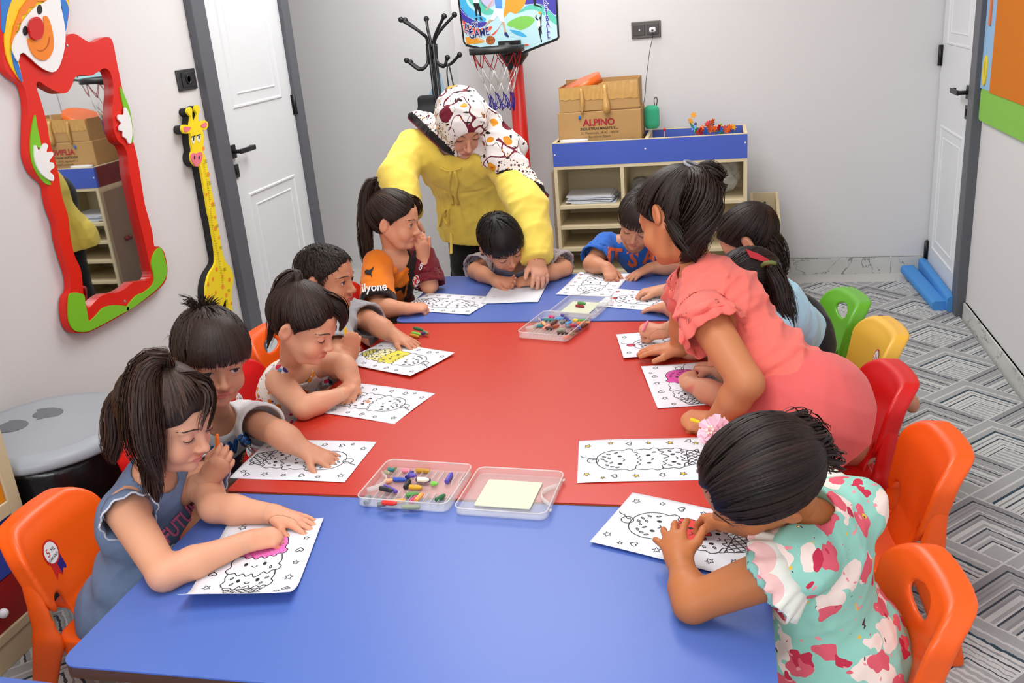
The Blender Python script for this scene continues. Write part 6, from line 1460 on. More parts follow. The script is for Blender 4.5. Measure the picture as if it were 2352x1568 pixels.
# ---- 5 girl in the orange jersey
def girl_orange():
    H = Head(PY(905, 508, 3.22), VW(.95, .16, .20), VW(.12, -.94, .30), 1.02)
    p = Person('girl with high ponytail in orange and maroon football jersey', (-1.33, 3.40, 0), 1.05, (224, 166, 134), 1.15)
    neck = PY(908, 585, 3.24); RS = PY(866, 606, 3.17); LS = PY(972, 594, 3.31)
    RE = PZ(868, 706, T_ + .03); RW = PZ(936, 709, T_ + .030); LE = PZ(986, 655, T_ + .03); LW = PY(972, 592, 3.27)
    p.setup((-1.35, 3.40, .36), neck, RS, LS, H, RE, LE, RW, LW)
    tips, th, fr = p.hand('R', PZ(985, 705, T_ + .025) - RW, (.1, -.3, 1), 'pinch'); crayon_at(th + [.004, 0, -.004], np.array([.5, .2, -.3]), 'brown', .03, label='brown crayon in the fingers of the jersey girl')
    p.hand('L', unit(PY(966, 545, LW[1] - .03) - LW), np.array([.55, -.6, .1]), 'relaxed')
    p.feet((40, 40, 46)); p.body(.5, (0, 1, -.15), blush=.6)
    y = H.H[1]
    p.hair((58, 42, 34), anchor=(0, -.075, .075), seed=17, wisps=20, tails=[dict(ctr=[H.T((0, -.07, .078)), PY(862, 414, y + .01), PY(842, 440, y), PY(838, 520, y - .01), PY(842, 590, y - .02), PY(846, 640, y - .02)], rad=[.012, .022, .03, .038, .03, .008], n=190, seed=18, ragged=.35, w=.0036, flat=.8),
        dict(ctr=[H.T((0, .03, .098)), H.T((-.03, .07, .08)), H.T((-.055, .07, .04)), H.T((-.068, .04, .01))], rad=[.012, .02, .016, .005], n=40, seed=19, flat=.4, flat_ax=H.R[:, 0]), dict(ctr=[H.T((-.066, .01, .0)), H.T((-.068, .03, -.03)), H.T((-.06, .035, -.055))], rad=[.006, .006, .002], n=10, seed=21, k=8)])
    put('hair_tie', MB().tube([H.T((.017 * math.cos(t), -.076 + .012 * math.sin(t), .082 + .017 * math.sin(t))) for t in np.linspace(0, 6.3, 18)], .0075, 6), mat('tie_green', (40, 220, 120), .6), p.root)
    mo, mm, mk = mcloth('jersey_orange', (240, 130, 30)), mcloth('jersey_maroon', (110, 26, 36)), mcloth('jersey_black', (36, 26, 26))
    o, c = p.shirt_prims(.93, .022); nc = p.neck_cut(.043, .010, 0, .03); g = None
    g, bv = p.garment('jersey', o, mo, fold=.006, seed=22, wl=.06, cuts=c + nc)
    g.data.materials.append(mm); g.data.materials.append(mk)      # left half maroon, black band down the middle
    n = len(g.data.polygons); ce = np.zeros(n * 3); g.data.polygons.foreach_get('center', ce); ce = ce.reshape(-1, 3) + np.array(ORG[p.root.name]); q = (ce - p.neck) @ p.lat2; ff = (ce - p.neck) @ p.fw; uu = (ce - p.neck) @ p.up
    hq = cam_hit(bv, 946, 640); q0 = (hq - p.neck) @ p.lat2 if hq is not None else 0
    ra = (ce - RS) @ unit(RE - RS) / np.linalg.norm(RE - RS); mi = np.where(q < q0, 1, 0); mi = np.where((np.abs(q - q0) < .009) & (ff > 0), 2, mi); ax_d = np.linalg.norm((ce - RS) - np.outer(ra, RE - RS), axis=1); mi = np.where((ax_d < .075) & (ra > .78) & (q > .03), 2, mi)
    dr = (ce - ORIG) @ CAM_R.T; px, py = 1176 + CAM_F * dr[:, 0] / -dr[:, 2], 784 - CAM_F * dr[:, 1] / -dr[:, 2]
    for (x0, y0), (x1, y1) in (((886, 572), (948, 616)), ((948, 616), (954, 580))):      # the dark V of the collar
        t_ = np.clip(((px - x0) * (x1 - x0) + (py - y0) * (y1 - y0)) / ((x1 - x0) ** 2 + (y1 - y0) ** 2), 0, 1); mi = np.where((np.hypot(px - x0 - t_ * (x1 - x0), py - y0 - t_ * (y1 - y0)) < 6) & (ff > -.02), 2, mi)
    g.data.polygons.foreach_set('material_index', mi.astype(np.int32))
    cat = [(-1, .15), (-.55, .42), (-.1, .30), (.3, .38), (.62, .62), (1.0, 1.0), (.86, .5), (.55, .1), (.42, -.25), (.62, -.85), (.5, -1.0), (.3, -.55), (.1, -.1), (-.25, -.25), (-.7, -.4), (-.95, -.3), (-.6, -.08), (-.95, -.1)]
    P = [([(849 + a * 10, 625 - b * 13) for a, b in cat], 0), ([(919 + a * 14, 663 - b * 12) for a, b in cat], 0)]
    cam_decal(g, bv, P, None, off=.0035, name='leaping_cat_logo', mats=[M_blackp])
    cam_decal(g, bv, pxtext('ilyone', 26, 860, 661, 4, .02, 0, .9), None, off=.0035, name='lettering', label='white sleeve lettering', mats=[M_white]); cam_decal(g, bv, pxtext('on', 15, 966, 612, 70, .02), None, off=.0035, name='lettering', mats=[M_white])
    bd = []
    for r, mi in ((11.5, 0), (10.2, 1)): bd.append(([(957 + r * .72 * math.cos(t), 648 + r * 1.35 * math.sin(t)) for t in np.linspace(0, 6.28, 18, endpoint=False)], mi))
    cam_decal(g, bv, bd[:1], None, off=.0035, name='badge', mats=[M_white]); cam_decal(g, bv, bd[1:2], None, off=.0042, name='badge_field', mats=[M_redp, M_redp])
    cr = [(956 + 5.0 * math.cos(t), 647 + 9 * math.sin(t)) for t in np.linspace(.7, 5.6, 12)] + [(957.5 + 3.6 * math.cos(t), 647 + 6.6 * math.sin(t)) for t in np.linspace(5.4, .9, 12)]
    st = [(961 + (3.4 if i % 2 == 0 else 1.4) * math.cos(i * math.pi / 5), 646 + (4.4 if i % 2 == 0 else 1.8) * math.sin(i * math.pi / 5)) for i in range(10)]
    cam_decal(g, bv, [(cr, 0), (st, 0)], None, off=.0049, name='crescent_and_star', mats=[M_white])
    p.garment('shorts', [cone(p.pel, p.RK, .085, .072), cone(p.pel, p.LK, .085, .072)], mk, grow=.008, seed=23, k=.03); return p
# ---- 6 boy with black hair at the far end
def boy_mauve():
    H = Head(PY(1152, 558, 3.30), VW(.44, .76), VW(-.16, -.62, .77), 1.0)
    p = Person('boy with black hair in mauve grey shirt bent over a blank page', (-.74, 3.66, 0), 1.0, (212, 156, 126), 1.2)
    neck = PY(1185, 588, 3.48); RS = PY(1122, 606, 3.52); LS = PY(1255, 596, 3.50)
    RE = PZ(1092, 622, T_ + .035); RW = PZ(1140, 645, T_ + .030); LE = PZ(1296, 616, T_ + .035); LW = PZ(1222, 643, T_ + .032)
    p.setup((-.70, 3.72, .35), neck, RS, LS, H, RE, LE, RW, LW)
    p.hand('R', PZ(1185, 652, T_ + .02) - RW, (.2, .5, -.6), 'relaxed'); tips, th, fr = p.hand('L', PZ(1180, 650, T_ + .02) - LW, (.1, -.45, 1), 'pinch'); crayon_at(th + [0, 0, -.006], np.array([-.2, .1, -.5]), 'green', .03, label='green crayon in the fingers of the black-haired boy')
    p.feet((60, 60, 66)); p.body(.2, (0, .7, -.7), brow=(28, 20, 18))
    p.hair((30, 24, 22), 'bowl', crown=(0, -.05, .1), length=.06, seed=24, front=((.092, .086), (.06, .088), (.044, .08), (.03, .05), (.0, .024), (-.02, .004), (-.045, -.025), (-.06, -.05)), n=800, off=.0105, w=.0036, wisps=0, fringe=(.06, .040, 40))
    o, c = p.shirt_prims(.85, .026); p.garment('shirt', o, mcloth('mauve_grey', (166, 154, 158)), fold=.006, seed=25, cuts=c + p.neck_cut(.046)); return p
# ---- 8 boy in blue
def boy_blue():
    H = Head(PY(1468, 506, 3.46), VW(-.30, .72), VW(.05, -.70, .71), 1.0)
    p = Person('boy in blue shirt with orange lettering at the far right', (-.25, 3.72, 0), 1.0, (206, 150, 120), 1.2)
    neck = PY(1455, 545, 3.60); RS = PY(1392, 562, 3.62); LS = PY(1512, 566, 3.62)
    RE = PZ(1358, 607, T_ + .035); RW = PZ(1394, 614, T_ + .045); LE = PZ(1548, 610, T_ + .035); LW = PZ(1492, 616, T_ + .035)
    p.setup((-.22, 3.78, .35), neck, RS, LS, H, RE, LE, RW, LW)
    p.hand('R', PZ(1408, 645, T_ + .01) - RW, (.1, -.4, .9), 'point'); p.hand('L', PZ(1440, 640, T_ + .012) - LW, (0, 0, 1), 'flat')
    p.feet((60, 60, 66)); p.body(.2, (0, .7, -.7), brow=(36, 26, 22))
    p.hair((48, 36, 32), 'bowl', crown=(0, -.05, .1), length=.055, seed=26, front=((.092, .086), (.06, .088), (.036, .075), (.02, .045), (-.01, .02), (-.03, -.0), (-.05, -.03)), n=700, off=.0105, w=.0038, wisps=4, fringe=(.06, .03, 36))
    o, c = p.shirt_prims(.72, .022); g, bv = p.garment('shirt', o, mcloth('royal_blue', (42, 100, 190)), fold=.0055, seed=27, cuts=c + p.neck_cut(.046))
    P = pxtext('I', 48, 1398, 588, -4, .03) + pxtext('T', 50, 1414, 590, -2, .03) + pxtext("'", 44, 1440, 588, -12, .03) + pxtext('S', 48, 1455, 596, -8, .035) + pxtext('A', 48, 1494, 590, -4, .03)
    cam_decal(g, bv, P, None, off=.0035, name='lettering', label='orange brushed lettering', mats=[mat('print_orange', (226, 100, 60), .7)]); return p
# ---- 9-11 children mostly hidden on the right
def girl_far_right():
    H = Head(PZ(1722, 552, .76), VW(-.72, .45, -.52), VW(.05, -.90, .30), 1.02)
    p = Person('dark-haired girl at the far right behind the girl in coral', (.34, 3.14, 0), 1.0, (214, 160, 130), 1.2)
    a = H.H; neck = a + [.045, .0, -.13]; RS, LS = neck + [.0, .115, -.03], neck + [.0, -.115, -.03]
    LE = PZ(1560, 712, T_ + .03); LW = PZ(1530, 706, T_ + .03); RE = LE + [.0, .22, 0]; RW = LW + [-.03, .19, 0]
    p.setup((.26, 3.14, .34), neck, RS, LS, H, RE, LE, RW, LW); p.hand('L', PZ(1490, 708, T_ + .015) - LW, (0, 0, 1), 'flat'); p.hand('R', (-1, 0, 0), (0, 0, 1), 'relaxed'); p.feet((200, 200, 206)); p.body(.3, face=False)
    y = a[1]
    p.hair((46, 33, 29), anchor=(0, -.085, .06), seed=28, wisps=26, tails=[dict(ctr=[H.T((0, -.085, .06)), PY(1768, 540, y - .02), PY(1785, 575, y - .03), PY(1790, 640, y - .03), PY(1786, 690, y - .03)], rad=[.014, .03, .036, .03, .008], n=150, seed=29, wave=.008, ragged=.5)])
    o, c = p.shirt_prims(.6); p.garment('shirt', o, mcloth('pale_pink', (226, 190, 196)), cuts=c + p.neck_cut()); return p
def girl_lightblue():
    H = Head(PZ(1718, 668, .75), VW(-.80, .52, -.30), VW(-.35, -.80, .2), 1.0)
    p = Person('girl in light blue top and black shorts kneeling on a chair', (.36, 2.84, 0), 1.0, (214, 158, 130), 1.15)
    a = H.H; neck = PY(1772, 690, a[1] + .02); RS, LS = neck + [.01, .115, -.03], neck + [.01, -.115, -.03]
    LE = PZ(1600, 800, T_ + .03); LW = PZ(1548, 797, T_ + .03); RE = PZ(1580, 745, T_ + .04); RW = PZ(1518, 762, T_ + .045)
    p.setup(PY(1835, 760, 2.86), neck, RS, LS, H, RE, LE, RW, LW, RK=(.22, 2.98, .33), LK=(.22, 2.78, .33), RA=(.44, 2.99, .32), LA=(.47, 2.74, .335))
    p.hand('L', PZ(1490, 800, T_ + .012) - LW, (0, 0, 1), 'flat'); tips, th, fr = p.hand('R', PZ(1485, 755, T_ + .05) - RW, (.1, -.6, .7), 'fist'); crayon_at(PZ(1482, 748, T_ + .065), (.3, .2, .5), 'pink', .035, label='pink crayon in the fist of the kneeling girl')
    for A in (p.RA, p.LA): q = cone(A, A + np.array([.09, 0, -.015]), .027, .022); q.sk = .02; p.prims.append(q); q = cone(A + np.array([.075, 0, .0]), A + np.array([.095, 0, -.035]), .02, .016); q.sk = .02; p.prims.append(q)
    p.body(.3, face=False); y = a[1]
    p.hair((42, 31, 28), anchor=(.05, -.07, -.01), seed=30, wisps=10, tails=[dict(ctr=[H.T((-.03, -.09, .0)), PY(1775, 620, y - .06), PY(1795, 670, y - .09), PY(1808, 720, y - .11), PY(1820, 765, y - .12)], rad=[.016, .024, .030, .028, .014], n=150, seed=31, wave=.008, ragged=.3)])
    c0 = PY(1765, 606, y - .05); put('hair_ribbon', MB().prism([(0, 0), (-.05, .018), (-.062, .04), (-.03, .028), (0, .012)], c0, CR, CU, CB, .004).prism([(0, 0), (.014, -.02), (.006, -.026), (-.006, -.006)], c0, CR, CU, CB, .004), mat('ribbon_red', (190, 30, 46), .6), p.root)
    put('hair_tie', MB().tube([c0 + CR * .018 * math.cos(t) + CU * .008 * math.sin(t) - CU * .006 + CB * .02 * math.sin(t) for t in np.linspace(0, 6.3, 16)], .006, 6), mat('tie_olive', (110, 120, 60), .7), p.root)
    o, c = p.shirt_prims(.5); p.garment('top', o, mcloth('light_blue', (176, 220, 240)), fold=.005, cuts=c + p.neck_cut()); p.garment('shorts', [cone(p.RH, p.RH * .3 + p.RK * .7, .075, .066), cone(p.LH, p.LH * .3 + p.LK * .7, .075, .066), ell(p.pel - p.up * .02, (.1, .09, .06), p.TR)], mcloth('black', (34, 34, 38)), grow=.010, k=.03); return p
def child_hidden():
    H = Head(PZ(1690, 770, .70), VW(-.8, .55, -.2), VW(-.2, -.9, .2), .98)
    p = Person('child hidden behind the girl in coral, forearms on a drawing', (.30, 2.52, 0), .98, (218, 162, 132), 1.2)
    a = H.H; neck = a + [.07, .0, -.11]; RS, LS = neck + [.0, .11, -.03], neck + [.0, -.11, -.03]
    LE = PZ(1648, 908, T_ + .03); LW = PZ(1582, 880, T_ + .035); RE = PZ(1690, 862, T_ + .04); RW = PZ(1642, 846, T_ + .04)
    p.setup((.34, 2.52, .33), neck, RS, LS, H, RE, LE, RW, LW); p.hand('L', PZ(1570, 838, T_ + .035) - LW, (-.3, -.3, .9), 'fist'); tips, th, fr = p.hand('R', PZ(1598, 838, T_ + .03) - RW, (.1, -.2, 1), 'pinch'); crayon_at(th + [-.006, 0, -.004], np.array([-.4, -.3, -.4]), 'magenta', .04, label='magenta crayon in the hidden child hand')
    p.feet((90, 60, 66)); p.body(.3, face=False); p.hair((46, 33, 29), 'bowl', seed=32, n=300)
    o, c = p.shirt_prims(.5); p.garment('shirt', o, mcloth('rose', (220, 130, 140)), cuts=c + p.neck_cut()); return p
# ---- 12 girl in coral
def girl_coral():
    H = Head(PY(1552, 500, 2.40), VW(-.56, .30, -.76), VW(.08, -.96, .06), 1.10)
    p = Person('older girl in coral outfit leaning across the red table', (.38, 2.12, 0), 1.16, (206, 138, 96))
    neck = PY(1598, 612, 2.33); LS = PY(1610, 712, 2.16); RS = PY(1600, 640, 2.46)
    LE = PL(1716, 880, LS, .235, False); LW = PZ(1640, 972, T_ + .03); RE = neck + [-.04, .2, -.2]; RW = np.array([-.12, 2.55, T_ + .035])
    pel = PY(1842, 925, 2.14)
    p.setup(pel, neck, RS, LS, H, RE, LE, RW, LW, RK=(.13, 2.20, .36), LK=(.11, 2.05, .36), RA=(.12, 2.20, .08), LA=(.12, 2.03, .08), girth=1.08, arm=1.16)
    tips, th, fr = p.hand('L', PZ(1575, 965, T_ + .03) - LW, (.0, -.5, .9), 'fist'); crayon_at(PZ(1597, 966, T_ + .052), (.6, -.6, .1), 'yellow', .030, .0045, 'yellow crayon in the fist of the girl in coral'); p.hand('R', (-1, 0, 0), (0, 0, 1), 'flat')
    p.feet((230, 120, 110)); p.body(.4, face=False); y = H.H[1]
    p.hair((50, 37, 32), anchor=(0, -.075, .085), seed=33, wisps=0, n=800, w=.0045, off=.0125, tails=[dict(ctr=[H.T((0, -.075, .088)), PY(1606, 408, y - .07), PY(1612, 450, y - .10), PY(1606, 515, y - .115), PY(1592, 575, y - .11), PY(1562, 600, y - .10)], rad=[.014, .034, .052, .058, .040, .012], n=300, seed=34, k=18, flat=.75, w=.0042, ragged=.3),
        dict(ctr=[H.T((.02, -.08, .085)), PY(1632, 392, y + .0), PY(1650, 420, y + .0), PY(1640, 480, y - .0)], rad=[.02, .028, .028, .01], n=70, seed=35), dict(ctr=[H.T((-.055, -.03, -.03)), H.T((-.05, -.05, -.08)), H.T((-.045, -.06, -.115)), H.T((-.03, -.055, -.14))], rad=[.02, .028, .02, .006], n=60, seed=36)])
    put('hair_tie', MB().tube([H.T((.024 * math.cos(t), -.085 + .012 * math.sin(t), .095 + .016 * math.sin(t))) for t in np.linspace(0, 6.3, 18)], .0045, 6), mat('tie_grey', (150, 150, 156), .5), p.root)
    m = mcloth('coral', (240, 116, 104)); o, c = p.shirt_prims(.22, .018)
    g, bv = p.garment('blouse', o + [ell(p.pel + p.up * .03, np.array((.112, .090, .08)) * p.s, p.TR)], m, fold=.013, seed=37, wl=.055, aniso=(CR * .5 - CU * .85), cuts=c + p.neck_cut(.05), k=.03, grow=.012)
    S_ = LS
    for S_, E in ((LS, LE), (RS, RE)):       # flounced cap sleeve
        d = unit(E - S_); u = unit(np.cross(d, p.fw)); v = np.cross(d, u); mb = MB(); k = 60; V = []
        for j, (dl, r) in enumerate(((-.01, .060), (.022, .066), (.050, .071), (.085, .078))):
            V += [S_ + d * (dl + .0012 * j * math.sin(i * 1.3)) + (u * math.cos(2 * math.pi * i / k) + v * math.sin(2 * math.pi * i / k)) * (r + .0016 * j * math.sin(i * 1.05 + .3 * j)) for i in range(k)]
        mb.add(V, [(j * k + i, j * k + (i + 1) % k, (j + 1) * k + (i + 1) % k, (j + 1) * k + i) for j in range(3) for i in range(k)], 0, True); o_ = put('flounce', mb, m, p.root); o_.modifiers.new('solid', 'SOLIDIFY').thickness = .004
    mb_ = p.garment('trousers', [ell(p.pel - p.up * .03, np.array((.128, .122, .115)) * p.s, p.TR), cone(p.RH, p.RK, .098, .075), cone(p.LH, p.LK, .098, .075), cone(p.RK, p.RA * .8 + p.RK * .2, .07, .06), cone(p.LK, p.LA * .8 + p.LK * .2, .07, .06)], mcloth('coral_trouser', (226, 100, 98)), fold=.006, seed=38, wl=.08, k=.04, grow=.014)
    return p
# ---- 13 girl in the mint dress
def girl_mint():
    fw = VW(-.74, .52, -.25); left = VW(.12, .80, .58); up = np.cross(-left, fw)
    H = Head(PZ(1748, 1102, .79), fw, up, 1.0)
    p = Person('girl in mint patterned dress with pink hair flower, head bowed', (.20, 1.50, 0), 1.02, (190, 120, 72))
    neck = PY(1855, 1190, 1.44); LS = PY(1812, 1300, 1.34); RS = PY(1945, 1165, 1.54)
    LE = PZ(1590, 1385, T_ + .032); LW = PZ(1562, 1292, T_ + .045); RE = PZ(1745, 1190, T_ + .05); RW = PZ(1672, 1198, T_ + .05)
    p.setup((.20, 1.50, .36), neck, RS, LS, H, RE, LE, RW, LW, girth=1.06)
    p.hand('L', PZ(1530, 1200, T_ + .075) - LW, (-.35, -.15, .8), 'spread', 1.02); tips, th, fr = p.hand('R', PZ(1632, 1190, T_ + .03) - RW, (.2, .3, 1), 'pinch'); crayon_at(PZ(1641, 1188, T_ + .035), (.3, .2, .6), 'red', .04, .0055, 'red crayon in the right hand of the girl in mint')
    p.feet((220, 150, 160)); p.body(.2, (0, .7, -.7), face=True); y = H.H[1]
    put('earring', MB().ball(H.T((-.083, -.010, -.034)), .0022, 8), mat('gold', (230, 180, 90), .2, .5, 1.0), p.root)
    tl = []
    rr = random.Random(5)
    for i in range(8):
        a = i / 7; q = np.array([-.05 + .11 * a, -.078 - .02 * math.sin(a * 3.1), .02 + rr.uniform(-.02, .02)]); tl.append(dict(ctr=[H.T(q * .95 + [0, .02, .03]), H.T(q * 1.1), H.T(q * 1.13 + [rr.uniform(-.015, .015), -.004, -.04]), H.T(q * 1.05 + [rr.uniform(-.02, .02), .012, -.068])], rad=[.014, .018, .014, .005], n=50, seed=50 + i, wave=.018, core=False, ragged=.5))
    tl = tl[2:7]
    p.hair((44, 31, 28), anchor=(0, -.082, .01), seed=40, wisps=0, n=1700, w=.002, off=.010, tails=tl, lift=.003)
    fc = PZ(1642, 992, H.H[2] + .055); mb = MB(); rr = random.Random(8); out = unit(CB * .6 - CR * .7 + CU * .3); F = frame(out, CU)
    for i in range(46):
        a = rr.uniform(0, 6.28); l = rr.uniform(.014, .030); d = F[:, 0] * math.cos(a) + F[:, 2] * math.sin(a); e = fc + d * l + F[:, 1] * rr.uniform(-.002, .018); w = unit(np.cross(d, F[:, 1])) * rr.uniform(.004, .009); b = fc + F[:, 1] * rr.uniform(0, .006)
        mb.add([b, e - w, e + F[:, 1] * .004, e + w], [(0, 1, 2, 3)], 0)
    o_ = put('hair_flower', mb, mat('tulle_pink', (250, 186, 200), .8, sheen=.3), p.root, 'pale pink tulle hair flower'); mb = MB()
    for i in range(7): mb.ball(fc + F[:, 1] * .014 + F[:, 0] * .006 * math.cos(i) + F[:, 2] * .006 * math.sin(i), .0026, 8)
    put('beads', mb, mat('bead_cream', (244, 226, 200), .3), o_)
    m = floral_mat('mint_print', (150, 206, 190), [((246, 222, 212), 13, .36), ((226, 96, 112), 14, .34), ((200, 52, 78), 16, .27), ((240, 150, 156), 34, .15), ((234, 190, 80), 19, .11), ((90, 50, 60), 30, .07)], seed=3, dist=.05)
    o = list(p.torso) + [cone(p.pel, p.RK, .115, .115), cone(p.pel, p.LK, .115, .115), cone(p.neck - p.up * .03, p.neck - p.up * .012, .05, .045)]
    cut = p.neck_cut(.052, .0)
    for S2, E in ((RS, RE), (LS, LE)):
        d = unit(E - S2); o.append(cone(S2 - d * .02, S2 + d * .028, .040, .044)); q = cone(S2 + d * .030, S2 + d * .12, .046, .060); q.sk = .004; cut.append(q)
    g, bv = p.garment('dress', o, m, grow=.014, fold=.005, seed=41, wl=.08, cuts=cut, k=.04)
    mr = floral_mat('ruffle_print', (232, 230, 220), [((240, 190, 186), 14, .38)], seed=5)
    for S2, E in ((RS, RE), (LS, LE)):
        d = unit(E - S2); u = unit(np.cross(d, p.up)); v = np.cross(d, u); mb = MB(); k = 70; V = []
        for j, (dl, r) in enumerate(((-.014, .052), (.004, .064), (.018, .074), (.030, .082))):
            V += [S2 + d * (dl + .0014 * j * math.sin(i * 1.9)) + (u * math.cos(2 * math.pi * i / k) + v * math.sin(2 * math.pi * i / k)) * (r + .0020 * j * math.sin(i * 1.25 + .3 * j)) for i in range(k)]
        mb.add(V, [(j * k + i, j * k + (i + 1) % k, (j + 1) * k + (i + 1) % k, (j + 1) * k + i) for j in range(3) for i in range(k)], 0, True); o_ = put('ruffle', mb, mr, p.root); o_.modifiers.new('solid', 'SOLIDIFY').thickness = .003
    return p
PEOPLE = {f.__name__: f() for f in (girl_denim, boy_white, toddler, boy_grey, girl_orange, boy_mauve, boy_blue, girl_far_right, girl_lightblue, child_hidden, girl_coral, girl_mint)}
# ------------------------------------------------------------------ the teacher
def scarf_mat():
    m = mat('scarf_print', (236, 232, 228), .6, .3); t = NT(m); vec = t.coord('Object'); c = lin((238, 234, 230))
    nz = t.node('ShaderNodeTexNoise', i_Scale=14.0, i_Detail=2.0); t.l.new(vec, nz.inputs[0])
    dv = t.node('ShaderNodeVectorMath', operation='MULTIPLY_ADD'); t.l.new(nz.outputs[1], dv.inputs[0]); dv.inputs[1].default_value = (.05, .05, .05); t.l.new(vec, dv.inputs[2])
    def shift(i, sc=(1, 1, 1)):
        q = t.node('ShaderNodeMapping'); t.l.new(dv.outputs[0], q.inputs[0]); q.inputs[1].default_value = (i * .37, i * .71, i * .13); q.inputs[3].default_value = sc; q.inputs[2].default_value = (i * .9, i * .4, i); return q.outputs[0]
    n1 = t.noise(shift(1), 8.5, 1, .4); c = t.mix(t.math('LESS_THAN', t.math('ABSOLUTE', t.math('SUBTRACT', n1, .5)), .010), c, lin((110, 20, 40)))       # vines
    n2 = t.noise(shift(2), 11, 1, .4); c = t.mix(t.math('LESS_THAN', t.math('ABSOLUTE', t.math('SUBTRACT', n2, .5)), .005), c, lin((40, 26, 24)))
    for i, (col, sc, r, st) in enumerate((((40, 28, 28), 15, .17, (1, 1, 2.4)), ((112, 22, 42), 8, .27, (1, 1, 1.2)), ((150, 96, 50), 13, .15, (1, 1, 1)), ((226, 150, 34), 10.5, .19, (1, 1, 1)), ((36, 24, 24), 19, .15, (2.4, 1, 1)), ((238, 190, 110), 18, .10, (1, 1, 1)))):
        v = t.voro(shift(i + 3, st), sc); c = t.mix(t.math('LESS_THAN', v.outputs['Distance'], r), c, lin(col))
        if i == 1: c = t.mix(t.math('LESS_THAN', v.outputs['Distance'], .075), c, lin((60, 8, 20)))
        if i == 3: c = t.mix(t.math('LESS_THAN', v.outputs['Distance'], .06), c, lin((180, 90, 20)))
    t.l.new(c, t.n['Principled BSDF'].inputs['Base Color']); return m
def border_mat():
    m = mat('scarf_border', (236, 230, 222), .6, .3); t = NT(m); vec = t.coord('Object'); c = lin((236, 230, 224))
    for i, (col, sc, r) in enumerate((((90, 30, 34), 60, .30), ((60, 34, 24), 85, .26), ((226, 150, 40), 44, .18))):
        q = t.node('ShaderNodeMapping'); t.l.new(vec, q.inputs[0]); q.inputs[1].default_value = (i * .3, i * .5, i * .2); v = t.voro(q.outputs[0], sc); c = t.mix(t.math('LESS_THAN', v.outputs['Distance'], r), c, lin(col))
    t.l.new(c, t.n['Principled BSDF'].inputs['Base Color']); return m
